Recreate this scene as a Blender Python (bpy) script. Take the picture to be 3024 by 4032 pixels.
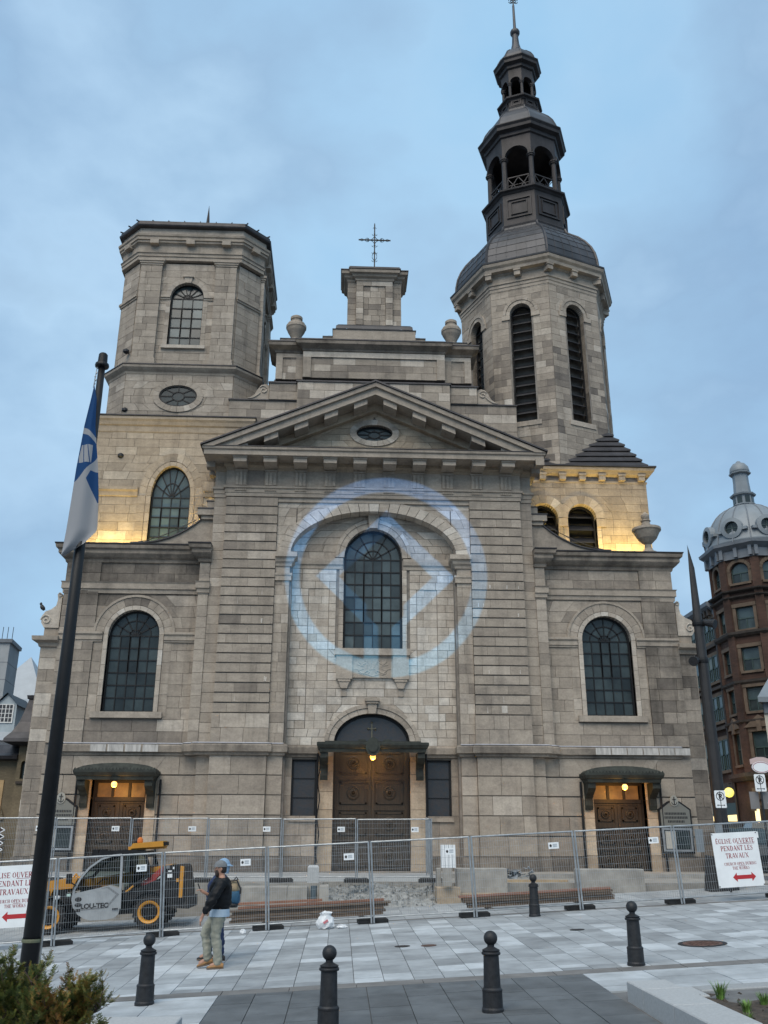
import bpy, math, random
from mathutils import Vector, Matrix
from mathutils.geometry import tessellate_polygon
sc = bpy.context.scene
for o in list(bpy.data.objects): bpy.data.objects.remove(o)
COL = sc.collection
PI = math.pi
R_ = math.radians
random.seed(11)
rnd = random.random
uni = random.uniform

# ------------------------------------------------------------------ camera
cam = bpy.data.cameras.new('camera'); camo = bpy.data.objects.new('camera', cam); COL.objects.link(camo)
cam.sensor_fit = 'VERTICAL'; cam.sensor_height = 24.0; cam.lens = 24.0 * 3600 / 4032
cam.clip_start = 0.1; cam.clip_end = 3000
_p, _y, _r = R_(20.05), R_(2.6), R_(0.15)
fw = Vector((math.sin(_y) * math.cos(_p), math.cos(_y) * math.cos(_p), math.sin(_p)))
r0 = Vector((math.cos(_y), -math.sin(_y), 0)); u0 = r0.cross(fw)
rt = math.cos(_r) * r0 + math.sin(_r) * u0; up = -math.sin(_r) * r0 + math.cos(_r) * u0
camo.matrix_world = Matrix(((rt.x, up.x, -fw.x, 0), (rt.y, up.y, -fw.y, 0), (rt.z, up.z, -fw.z, 1.0), (0, 0, 0, 1)))
sc.camera = camo

# ------------------------------------------------------------------ sky, sun, exposure
SUN_EL, SUN_AZ = 52, 200          # azimuth: direction the light comes from, clockwise from +Y
W = bpy.data.worlds.new('World'); sc.world = W; W.use_nodes = True
nt = W.node_tree; nt.nodes.clear()
def N(t, ty, **k):
    n = t.nodes.new(ty)
    for a, b in k.items():
        if a.startswith('i_'): n.inputs[a[2:].replace('_', ' ')].default_value = b
        else: setattr(n, a, b)
    return n
def ramp(t, stops, interp='LINEAR'):
    n = t.nodes.new('ShaderNodeValToRGB'); cr = n.color_ramp; cr.interpolation = interp
    while len(cr.elements) < len(stops): cr.elements.new(0.5)
    for e, (p, c) in zip(cr.elements, stops):
        e.position = p; e.color = (*c, 1) if len(c) == 3 else c
    return n
out = N(nt, 'ShaderNodeOutputWorld')
sky = N(nt, 'ShaderNodeTexSky', sky_type='NISHITA', sun_disc=False)
sky.sun_elevation = R_(SUN_EL); sky.sun_rotation = R_(SUN_AZ); sky.air_density = 1.5; sky.dust_density = 3; sky.ozone_density = 2
bg1 = N(nt, 'ShaderNodeBackground'); bg1.inputs['Strength'].default_value = 0.05
nt.links.new(sky.outputs[0], bg1.inputs['Color'])
tc = N(nt, 'ShaderNodeTexCoord')
mp = N(nt, 'ShaderNodeMapping'); mp.inputs['Scale'].default_value = (1.0, 1.0, 1.45); mp.inputs['Rotation'].default_value = (0.25, 0.1, 0.3)
nt.links.new(tc.outputs['Generated'], mp.inputs['Vector'])
n1 = N(nt, 'ShaderNodeTexNoise'); n1.inputs['Scale'].default_value = 2.3; n1.inputs['Detail'].default_value = 9; n1.inputs['Roughness'].default_value = 0.5; n1.inputs['Distortion'].default_value = 0.1
nt.links.new(mp.outputs[0], n1.inputs['Vector'])
rp = ramp(nt, [(0.30, (0.195, 0.35, 0.51)), (0.42, (0.238, 0.38, 0.525)), (0.50, (0.212, 0.328, 0.46)), (0.57, (0.268, 0.395, 0.528)), (0.65, (0.228, 0.335, 0.452)), (0.76, (0.32, 0.46, 0.585))])
nt.links.new(n1.outputs['Fac'], rp.inputs['Fac'])
n2 = N(nt, 'ShaderNodeTexNoise'); n2.inputs['Scale'].default_value = 1.1; n2.inputs['Detail'].default_value = 4
mp2 = N(nt, 'ShaderNodeMapping'); mp2.inputs['Location'].default_value = (3.1, 0.7, 1.9)
nt.links.new(tc.outputs['Generated'], mp2.inputs['Vector']); nt.links.new(mp2.outputs[0], n2.inputs['Vector'])
rp2 = ramp(nt, [(0.38, (0.86, 0.88, 0.92)), (0.62, (1.12, 1.1, 1.07))])
nt.links.new(n2.outputs['Fac'], rp2.inputs['Fac'])
mul = N(nt, 'ShaderNodeMix', data_type='RGBA', blend_type='MULTIPLY'); mul.inputs[0].default_value = 1
nt.links.new(rp.outputs[0], mul.inputs[6]); nt.links.new(rp2.outputs[0], mul.inputs[7])
bg2 = N(nt, 'ShaderNodeBackground'); bg2.inputs['Strength'].default_value = 0.95
nt.links.new(mul.outputs[2], bg2.inputs['Color'])
mx = N(nt, 'ShaderNodeMixShader'); mx.inputs[0].default_value = 0.93
nt.links.new(bg1.outputs[0], mx.inputs[1]); nt.links.new(bg2.outputs[0], mx.inputs[2]); nt.links.new(mx.outputs[0], out.inputs[0])

sd = bpy.data.lights.new('sun', 'SUN'); sd.energy = 1.5; sd.angle = R_(48); sd.color = (1.0, 0.9, 0.76)
so = bpy.data.objects.new('sun', sd); COL.objects.link(so)
az, el = R_(SUN_AZ), R_(SUN_EL)
sdir = Vector((math.sin(az) * math.cos(el), math.cos(az) * math.cos(el), math.sin(el)))   # towards the sun
so.rotation_euler = sdir.to_track_quat('Z', 'Y').to_euler(); so.location = (0, -20, 60)
sc.view_settings.view_transform = 'Standard'; sc.view_settings.look = 'None'
sc.view_settings.exposure = 0.86; sc.view_settings.gamma = 1; sc.view_settings.use_curve_mapping = False
sc.render.engine = 'CYCLES'

# ------------------------------------------------------------------ materials
def mat(name, col, rough=0.7, metal=0.0, noise=0.0, nscale=4.0, bump=0.0, bscale=40.0, spec=0.5, col2=None, emit=None, estr=0.0, stretch=(1, 1, 1), tint=False, alpha=None, trans=0.0):
    m = bpy.data.materials.new(name); m.use_nodes = True; t = m.node_tree; b = t.nodes['Principled BSDF']
    b.inputs['Roughness'].default_value = rough; b.inputs['Metallic'].default_value = metal
    b.inputs['Specular IOR Level'].default_value = spec
    b.inputs['Base Color'].default_value = (*col, 1)
    if trans: b.inputs['Transmission Weight'].default_value = trans
    src = None
    geo = None
    if noise or bump or col2:
        geo = N(t, 'ShaderNodeNewGeometry'); mpn = N(t, 'ShaderNodeMapping'); mpn.inputs['Scale'].default_value = stretch
        t.links.new(geo.outputs['Position'], mpn.inputs['Vector'])
    if noise or col2:
        n = N(t, 'ShaderNodeTexNoise'); n.inputs['Scale'].default_value = nscale; n.inputs['Detail'].default_value = 8; n.inputs['Roughness'].default_value = 0.62
        t.links.new(mpn.outputs[0], n.inputs['Vector'])
        c2 = col2 if col2 else tuple(c * (1 - noise) for c in col)
        c1 = col if col2 else tuple(min(1, c * (1 + noise)) for c in col)
        r = ramp(t, [(0.34, c2), (0.66, c1)])
        t.links.new(n.outputs['Fac'], r.inputs['Fac']); src = r.outputs[0]
    if tint:
        a = N(t, 'ShaderNodeAttribute', attribute_name='tint')
        r2 = ramp(t, [(0.0, (0.45, 0.45, 0.45)), (1.0, (1.45, 1.45, 1.45))])
        t.links.new(a.outputs['Fac'], r2.inputs['Fac'])
        mm = N(t, 'ShaderNodeMix', data_type='RGBA', blend_type='MULTIPLY'); mm.inputs[0].default_value = 1
        if src: t.links.new(src, mm.inputs[6])
        else: mm.inputs[6].default_value = (*col, 1)
        t.links.new(r2.outputs[0], mm.inputs[7]); src = mm.outputs[2]
    if src: t.links.new(src, b.inputs['Base Color'])
    if bump:
        nb = N(t, 'ShaderNodeTexNoise'); nb.inputs['Scale'].default_value = bscale; nb.inputs['Detail'].default_value = 6
        t.links.new(mpn.outputs[0], nb.inputs['Vector'])
        bp_ = N(t, 'ShaderNodeBump'); bp_.inputs['Strength'].default_value = bump; bp_.inputs['Distance'].default_value = 0.02
        t.links.new(nb.outputs['Fac'], bp_.inputs['Height']); t.links.new(bp_.outputs[0], b.inputs['Normal'])
    if emit:
        b.inputs['Emission Color'].default_value = (*emit, 1); b.inputs['Emission Strength'].default_value = estr
    return m

def stone_mat(name, stops, soot=0.62, streak=0.5):
    m = bpy.data.materials.new(name); m.use_nodes = True; t = m.node_tree; b = t.nodes['Principled BSDF']
    b.inputs['Roughness'].default_value = 0.88; b.inputs['Specular IOR Level'].default_value = 0.25
    L = t.links.new
    a = N(t, 'ShaderNodeAttribute', attribute_name='tint')
    r = ramp(t, stops); L(a.outputs['Fac'], r.inputs['Fac'])
    g = N(t, 'ShaderNodeNewGeometry')
    def noise(scale, det, stretch=(1, 1, 1), rough=0.6):
        mp_ = N(t, 'ShaderNodeMapping'); mp_.inputs['Scale'].default_value = stretch; L(g.outputs['Position'], mp_.inputs['Vector'])
        n = N(t, 'ShaderNodeTexNoise'); n.inputs['Scale'].default_value = scale; n.inputs['Detail'].default_value = det; n.inputs['Roughness'].default_value = rough
        L(mp_.outputs[0], n.inputs['Vector']); return n
    def mult(src, fac_node, lo, hi, c_lo, c_hi):
        rr = ramp(t, [(lo, c_lo), (hi, c_hi)]); L(fac_node.outputs['Fac'], rr.inputs['Fac'])
        mm = N(t, 'ShaderNodeMix', data_type='RGBA', blend_type='MULTIPLY'); mm.inputs[0].default_value = 1
        L(src, mm.inputs[6]); L(rr.outputs[0], mm.inputs[7]); return mm.outputs[2]
    s = mult(r.outputs[0], noise(1.9, 8, (1, 1, 2.2), 0.68), 0.3, 0.7, (0.80, 0.79, 0.79), (1.13, 1.12, 1.1))
    s = mult(s, noise(14, 6), 0.3, 0.7, (0.86, 0.86, 0.86), (1.09, 1.09, 1.09))
    k = 1 - soot * 0.62
    s = mult(s, noise(0.42, 7, (1, 1, 1), 0.7), 0.27 + 0.1 * (soot > 0.8), 0.45 + 0.13 * (soot > 0.8), (k * 0.96, k * 0.98, k * 1.02), (1, 1, 1))
    k = 1 - streak * 0.5
    s = mult(s, noise(2.6, 5, (1, 1, 0.09), 0.6), 0.28, 0.5, (k, k, k), (1, 1, 1))
    L(s, b.inputs['Base Color'])
    nb = noise(34, 7)
    bp_ = N(t, 'ShaderNodeBump'); bp_.inputs['Strength'].default_value = 0.5; bp_.inputs['Distance'].default_value = 0.02
    L(nb.outputs['Fac'], bp_.inputs['Height']); L(bp_.outputs[0], b.inputs['Normal'])
    return m

ST = [(0.0, (0.15, 0.132, 0.118)), (0.22, (0.25, 0.216, 0.182)), (0.45, (0.335, 0.289, 0.24)), (0.68, (0.42, 0.366, 0.308)), (0.86, (0.51, 0.458, 0.395)), (1.0, (0.59, 0.55, 0.495))]
M = {}
M['stone'] = stone_mat('stone', ST)
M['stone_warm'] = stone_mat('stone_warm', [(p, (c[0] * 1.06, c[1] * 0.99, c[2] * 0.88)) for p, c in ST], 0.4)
M['stone_dirty'] = stone_mat('stone_dirty', [(p, (c[0] * 0.9, c[1] * 0.9, c[2] * 0.9)) for p, c in ST], 0.85, 0.8)
M['mortar'] = mat('mortar', (0.20, 0.178, 0.155), 0.95, noise=0.25, nscale=3)
M['groove'] = mat('groove', (0.10, 0.085, 0.07), 0.95, noise=0.3, nscale=3)
M['dark_metal'] = mat('dark_metal', (0.045, 0.042, 0.045), 0.5, 0.35, noise=0.35, nscale=1.6, bump=0.15, bscale=6)
M['lead'] = mat('lead', (0.048, 0.048, 0.053), 0.5, 0.3, noise=0.34, nscale=0.9, bump=0.15, bscale=3, stretch=(1, 1, 0.5))
M['copper_brown'] = mat('copper_brown', (0.030, 0.026, 0.027), 0.6, 0.25, noise=0.4, nscale=2.2, bump=0.2, bscale=8, stretch=(1, 1, 0.4))
M['verdigris'] = mat('verdigris', (0.026, 0.030, 0.025), 0.75, 0.1, noise=0.5, nscale=3.5, bump=0.25, bscale=20)
M['black_paint'] = mat('black_paint', (0.010, 0.0105, 0.012), 0.5, spec=0.3, metal= 0.0, noise=0.2, nscale=8, bump=0.08, bscale=60)
M['glass'] = mat('glass', (0.030, 0.041, 0.042), 0.2, 0, noise=0.5, nscale=0.8, spec=0.42, tint=True, bump=0.12, bscale=2.5)
M['glass_pale'] = mat('glass_pale', (0.055, 0.082, 0.088), 0.22, 0, noise=0.3, nscale=0.7, spec=0.5, tint=True, bump=0.1, bscale=2)
M['stained_glass'] = mat('stained_glass', (0.030, 0.036, 0.043), 0.3, 0, noise=0.6, nscale=9, spec=0.55, bump=0.3, bscale=14, col2=(0.05, 0.04, 0.036))
M['louvre'] = mat('louvre', (0.028, 0.028, 0.032), 0.55, 0.2, noise=0.3, nscale=3)
M['black'] = mat('black', (0.006, 0.006, 0.007), 0.9)
M['wood_door'] = mat('wood_door', (0.042, 0.028, 0.014), 0.5, noise=0.35, nscale=2.5, stretch=(6, 6, 0.7), bump=0.15, bscale=25)
M['wood_dark'] = mat('wood_dark', (0.026, 0.018, 0.011), 0.55, noise=0.3, nscale=3, stretch=(6, 6, 0.7))
M['transom'] = mat('transom', (0.30, 0.20, 0.09), 0.4, noise=0.4, nscale=2)
M['lamp_glow'] = mat('lamp_glow', (1, 0.75, 0.4), 0.4, emit=(1.0, 0.43, 0.06), estr=1.25)
M['white_paint'] = mat('white_paint', (0.70, 0.70, 0.69), 0.5, noise=0.08, nscale=3)
M['sign_white'] = mat('sign_white', (0.74, 0.76, 0.77), 0.45, noise=0.05, nscale=3)
M['sign_red'] = mat('sign_red', (0.42, 0.02, 0.025), 0.5)
M['sign_maroon'] = mat('sign_maroon', (0.27, 0.022, 0.035), 0.5)
M['ink'] = mat('ink', (0.02, 0.02, 0.022), 0.6)
M['grey_ink'] = mat('grey_ink', (0.25, 0.29, 0.33), 0.6)
M['glass_mid'] = mat('glass_mid', (0.052, 0.068, 0.07), 0.22, 0, noise=0.4, nscale=0.7, spec=0.5, tint=True, bump=0.1, bscale=2)
M['galv'] = mat('galv', (0.33, 0.35, 0.365), 0.42, 0.55, noise=0.2, nscale=6)
M['rubber'] = mat('rubber', (0.022, 0.022, 0.023), 0.85, noise=0.3, nscale=6, bump=0.2, bscale=30)
M['iron'] = mat('iron', (0.021, 0.022, 0.025), 0.55, 0.3, noise=0.35, nscale=14, bump=0.25, bscale=90)

# ------------------------------------------------------------------ mesh builder
class Fr:
    """local frame on a wall: u right, d out of the wall, v up"""
    def __init__(s, x, y, z=0.0, ang=-90.0):
        s.o = Vector((x, y, z)); a = R_(ang); s.n = Vector((math.cos(a), math.sin(a), 0)); s.u = Vector((-s.n.y, s.n.x, 0))
    def p(s, u, d, v): return (s.o.x + s.u.x * u + s.n.x * d, s.o.y + s.u.y * u + s.n.y * d, s.o.z + v)
WF = Fr(0, 0, 0)
class MB:
    def __init__(s): s.v = []; s.f = []; s.t = []
    def add(s, vs, fs, tint=0.5):
        o = len(s.v); s.v += vs; s.t += [tint] * len(vs); s.f += [tuple(i + o for i in f) for f in fs]
    def prism(s, fr, poly, d0, d1, tint=0.5, back=False):
        n = len(poly); vs = [fr.p(u, d0, v) for u, v in poly] + [fr.p(u, d1, v) for u, v in poly]
        fs = [tuple(range(n, 2 * n))] + [(i, (i + 1) % n, n + (i + 1) % n, n + i) for i in range(n)]
        if back: fs.append(tuple(range(n - 1, -1, -1)))
        s.add(vs, fs, tint)
    def rect(s, fr, u0, u1, v0, v1, d0, d1, tint=0.5, back=False):
        s.prism(fr, [(u0, v0), (u1, v0), (u1, v1), (u0, v1)], d0, d1, tint, back)
    def box(s, x0, x1, y0, y1, z0, z1, tint=0.5):
        vs = [(x, y, z) for z in (z0, z1) for x, y in ((x0, y0), (x1, y0), (x1, y1), (x0, y1))]
        s.add(vs, [(3, 2, 1, 0), (4, 5, 6, 7), (0, 1, 5, 4), (1, 2, 6, 5), (2, 3, 7, 6), (3, 0, 4, 7)], tint)
    def slab(s, poly, z0, z1, tint=0.5):
        n = len(poly); vs = [(x, y, z0) for x, y in poly] + [(x, y, z1) for x, y in poly]
        s.add(vs, [tuple(range(n - 1, -1, -1)), tuple(range(n, 2 * n))] + [(i, (i + 1) % n, n + (i + 1) % n, n + i) for i in range(n)], tint)
    def plate(s, fr, outer, holes, d, tint=0.5, reveal=0.0):
        loops = [[Vector((u, v, 0)) for u, v in outer]] + [[Vector((u, v, 0)) for u, v in h] for h in holes]
        tris = tessellate_polygon(loops); pts = [p for l in loops for p in l]
        s.add([fr.p(p.x, d, p.y) for p in pts], [tuple(t) for t in tris], tint)
        if reveal:
            for h in holes:
                n = len(h); s.add([fr.p(u, d, v) for u, v in h] + [fr.p(u, d - reveal, v) for u, v in h], [(i, (i + 1) % n, n + (i + 1) % n, n + i) for i in range(n)], tint)
    def tube(s, pts, r, n=6, tint=0.5, caps=True, r2=None):
        pts = [Vector(p) for p in pts]; m = len(pts); vs = []; fs = []; ref = None
        for i, p in enumerate(pts):
            d = (pts[min(i + 1, m - 1)] - pts[max(i - 1, 0)])
            if d.length < 1e-9: d = Vector((0, 0, 1))
            d.normalize()
            if ref is None: ref = Vector((0, 0, 1)) if abs(d.z) < 0.9 else Vector((1, 0, 0))
            a = d.cross(ref); a.normalize(); b = d.cross(a); ref = -b if False else ref
            rr = r if r2 is None else r + (r2 - r) * i / (m - 1)
            vs += [tuple(p + (a * math.cos(2 * PI * k / n) + b * math.sin(2 * PI * k / n)) * rr) for k in range(n)]
        for i in range(m - 1):
            for k in range(n): fs.append((i * n + k, (i + 1) * n + k, (i + 1) * n + (k + 1) % n, i * n + (k + 1) % n))
        if caps: fs += [tuple(range(n)), tuple(range(m * n - 1, (m - 1) * n - 1, -1))]
        s.add(vs, fs, tint)
    def bar(s, a, b, w, h=None, tint=0.5, up=(0, 0, 1)):
        a, b = Vector(a), Vector(b); h = h or w; d = (b - a).normalized(); u_ = Vector(up)
        if abs(d.dot(u_)) > 0.95: u_ = Vector((0, 1, 0))
        x = d.cross(u_).normalized() * w / 2; y = d.cross(x).normalized() * h / 2
        vs = [tuple(q + sx * x + sy * y) for q in (a, b) for sx, sy in ((-1, -1), (1, -1), (1, 1), (-1, 1))]
        s.add(vs, [(3, 2, 1, 0), (4, 5, 6, 7), (0, 1, 5, 4), (1, 2, 6, 5), (2, 3, 7, 6), (3, 0, 4, 7)], tint)
    def lathe(s, cx, cy, prof, n=16, rot=0.0, tint=0.5, cap=True, z0=0.0):
        vs = []; fs = []; m = len(prof)
        for r, z in prof: vs += [(cx + r * math.cos(2 * PI * k / n + rot), cy + r * math.sin(2 * PI * k / n + rot), z + z0) for k in range(n)]
        for i in range(m - 1):
            for k in range(n): fs.append((i * n + k, i * n + (k + 1) % n, (i + 1) * n + (k + 1) % n, (i + 1) * n + k))
        if cap: fs += [tuple(range(n - 1, -1, -1)), tuple(range((m - 1) * n, m * n))]
        s.add(vs, fs, tint)
    def sweep(s, path, prof, closed=False, tint=0.5):
        """moulding: prof = [(out, z)] swept along plan path; outside lies right of travel"""
        P = [Vector((x, y)) for x, y in path]; n = len(P); offs = []
        for i in range(n):
            def nrm(a, b): d = (b - a).normalized(); return Vector((d.y, -d.x))
            if closed: n1_, n2_ = nrm(P[i - 1], P[i]), nrm(P[i], P[(i + 1) % n])
            else: n1_ = nrm(P[max(i - 1, 0)], P[max(i, 1)]); n2_ = nrm(P[min(i, n - 2)], P[min(i + 1, n - 1)])
            b = (n1_ + n2_); b = b / max(0.25, 1 + n1_.dot(n2_)); offs.append(b)
        m = len(prof); vs = []
        for i in range(n): vs += [(P[i].x + offs[i].x * o, P[i].y + offs[i].y * o, z) for o, z in prof]
        fs = []
        for i in range(n if closed else n - 1):
            j = (i + 1) % n
            for k in range(m - 1): fs.append((i * m + k, j * m + k, j * m + k + 1, i * m + k + 1))
        if not closed: fs += [tuple(range(m - 1, -1, -1)), tuple(range((n - 1) * m, n * m))]
        s.add(vs, fs, tint)
    def merge(s, o): s.v, b = s.v + o.v, len(s.v); s.t += o.t; s.f += [tuple(i + b for i in f) for f in o.f]
    def build(s, name, m, parent=None, off=None, smooth=False, label=None, cat=None, group=None, kind=None):
        if off is None and parent is not None: off = ROOT.get(root_of(parent).name, (0, 0, 0))
        off = off or (0, 0, 0)
        me = bpy.data.meshes.new(name)
        me.from_pydata([(x - off[0], y - off[1], z - off[2]) for x, y, z in s.v], [], s.f)
        at = me.attributes.new('tint', 'FLOAT', 'POINT'); at.data.foreach_set('value', s.t)
        if smooth: me.polygons.foreach_set('use_smooth', [True] * len(me.polygons))
        me.materials.append(M[m] if isinstance(m, str) else m); me.update()
        o = bpy.data.objects.new(name, me); COL.objects.link(o)
        if parent is not None: o.parent = parent
        else: o.location = off
        tag(o, label, cat, group, kind); return o
ROOT = {}
def root_of(o):
    while o.parent is not None: o = o.parent
    return o
def tag(o, label=None, cat=None, group=None, kind=None):
    if label: o['label'] = label
    if cat: o['category'] = cat
    if group: o['group'] = group
    if kind: o['kind'] = kind
    return o
def thing(name, loc, label, cat, group=None, rz=0.0, local=False, kind=None):
    """an Empty at the thing's base; parts given in world coordinates unless local"""
    o = bpy.data.objects.new(name, None); COL.objects.link(o); o.location = loc; o.rotation_euler = (0, 0, rz); o.empty_display_size = 0.2
    ROOT[o.name] = (0, 0, 0) if local else tuple(loc)
    return tag(o, label, cat, group, kind)
def sub(name, parent, off=(0, 0, 0)):
    o = bpy.data.objects.new(name, None); COL.objects.link(o); o.parent = parent; o.location = off; return o
def copy_tree(o, parent=None, **k):
    c = o.copy(); COL.objects.link(c); c.parent = parent
    if parent is None:
        for a, b in k.items(): c[a] = b
    for ch in list(o.children): copy_tree(ch, c)
    return c
def arc(cx, cy, rx, ry, a0, a1, n): return [(cx + rx * math.cos(R_(a0 + (a1 - a0) * i / n)), cy + ry * math.sin(R_(a0 + (a1 - a0) * i / n))) for i in range(n + 1)]
def arch_loop(uc, v0, vs, hw, rise=None, n=20): return [(uc - hw, v0), (uc + hw, v0)] + arc(uc, vs, hw, rise or hw, 0, 180, n)
def arch_hole(uc, v0, vs, r, rise=None):
    rise = rise or r
    def f(v):
        if v < v0 - 1e-6 or v >= vs + rise: return None
        if v <= vs: return (uc - r, uc + r)
        w = r * math.sqrt(max(0, 1 - ((v - vs) / rise) ** 2)); return (uc - w, uc + w)
    f.uc = uc; return f
def rect_hole(u0, u1, v0, v1):
    f = lambda v: (u0, u1) if v0 - 1e-6 <= v <= v1 + 1e-6 else None
    f.uc = (u0 + u1) / 2; return f

def ground_z(x, y): return -1.36 + 0.025 * y + 0.05 * x

# stones of the church: collected, then the largest become objects of their own
STONES = []
def add_stone(fr, q, d0, d1, tint, m='stone'):
    STONES.append((abs((q[1][0] - q[0][0]) * (q[2][1] - q[1][1])), fr, q, d0, d1, tint, m))
def rtint(base=0.5, sp=0.14):
    x = random.gauss(base, sp * 0.8)
    if rnd() < 0.06: x += 0.9 * sp + 0.12
    elif rnd() < 0.06: x -= 0.9 * sp + 0.1
    return min(0.98, max(0.04, x))
def ashlar(fr, courses, lr, holes=(), slen=(0.6, 1.25), d0=-0.03, d1=0.03, gap=0.014, base=0.5, sp=0.12, m='stone', vgap=None, wob=0.006):
    vgap = gap if vgap is None else vgap
    for i in range(len(courses) - 1):
        va, vb = courses[i], courses[i + 1]
        A, B = lr(va), lr(vb)
        segs = [[A[0], A[1], B[0], B[1]]]
        for h in sorted(holes, key=lambda h: h.uc):
            ha, hb = h(va + 0.01), h(vb - 0.01)
            if ha is None and hb is None: continue
            c = h.uc; ha = ha or (c, c); hb = hb or (c, c); new = []
            for s in segs:
                if ha[0] >= s[1] and hb[0] >= s[3] or ha[1] <= s[0] and hb[1] <= s[2]: new.append(s); continue
                if ha[0] > s[0] + 0.02 or hb[0] > s[2] + 0.02: new.append([s[0], max(s[0], ha[0]), s[2], max(s[2], hb[0])])
                if ha[1] < s[1] - 0.02 or hb[1] < s[3] - 0.02: new.append([min(s[1], ha[1]), s[1], min(s[3], hb[1]), s[3]])
            segs = new
        for a0, a1, b0, b1 in segs:
            w = max(a1 - a0, b1 - b0)
            if w < 0.05: continue
            cuts = [0.0]; x = 0.0
            first = True
            while True:
                l = uni(*slen) * (uni(0.5, 1) if first else 1); first = False
                if x + l > w - slen[0] * 0.55: break
                x += l; cuts.append(x / w)
            cuts.append(1.0)
            for k in range(len(cuts) - 1):
                t0, t1 = cuts[k], cuts[k + 1]
                if t0 > 0 : lo = max(a0, b0) if False else None
                qa0 = a0 + (a1 - a0) * t0; qa1 = a0 + (a1 - a0) * t1; qb0 = b0 + (b1 - b0) * t0; qb1 = b0 + (b1 - b0) * t1
                g = gap / 2
                add_stone(fr, [(qa0 + g, va + vgap / 2), (qa1 - g, va + vgap / 2), (max(qb1 - g, qb0 + g), vb - vgap / 2), (qb0 + g, vb - vgap / 2)], d0, d1 + uni(-wob, wob), rtint(base, sp), m)
def lin(a, b, step):
    n = max(1, round((b - a) / step)); return [a + (b - a) * i / n for i in range(n + 1)]
def ring(fr, uc, vs, r0, r1, n, d0, d1, a0=0, a1=180, ry0=None, ry1=None, base=0.6, gap=0.012, m='stone', sp=0.09):
    ry0 = ry0 or r0; ry1 = ry1 or r1
    for i in range(n):
        x0 = a0 + (a1 - a0) * i / n; x1 = a0 + (a1 - a0) * (i + 1) / n
        ga = math.degrees(gap / 2 / r1); x0 += ga; x1 -= ga
        q = [(uc + r0 * math.cos(R_(x0)), vs + ry0 * math.sin(R_(x0))), (uc + r1 * math.cos(R_(x0)), vs + ry1 * math.sin(R_(x0))),
             (uc + r1 * math.cos(R_((x0 + x1) / 2)), vs + ry1 * math.sin(R_((x0 + x1) / 2))),
             (uc + r1 * math.cos(R_(x1)), vs + ry1 * math.sin(R_(x1))), (uc + r0 * math.cos(R_(x1)), vs + ry0 * math.sin(R_(x1))),
             (uc + r0 * math.cos(R_((x0 + x1) / 2)), vs + ry0 * math.sin(R_((x0 + x1) / 2)))]
        STONES.append(((r1 - r0) * (r1 * R_(x1 - x0)), fr, q, d0, d1 + uni(-0.004, 0.004), rtint(base, sp), m))
def jamb(fr, u0, u1, v0, v1, d0, d1, step=0.45, base=0.6, m='stone', gap=0.012):
    vs = lin(v0, v1, step)
    for a, b in zip(vs, vs[1:]): add_stone(fr, [(u0, a + gap / 2), (u1, a + gap / 2), (u1, b - gap / 2), (u0, b - gap / 2)], d0, d1 + uni(-0.003, 0.003), rtint(base, 0.1), m)
# ================================================================== CHURCH
CX0, CY0 = 1.2, 36.0
church = thing('church', (CX0, CY0, 0), 'large grey-beige stone basilica front with two unlike towers and a pediment', 'church')
F = Fr(CX0, CY0)             # facade wall plane
FA = Fr(CX0, 37.0)           # attic wall
def cb(mb, name, m, **k): return mb.build(name, m, church, **k)
def SY(f):                   # run for both sides
    for s in (-1, 1): f(s)
def su(s, a, b): return (a, b) if s > 0 else (-b, -a)
def path(pts, s=1): return [(CX0 + u, CY0 - d) for u, d in pts]

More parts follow.
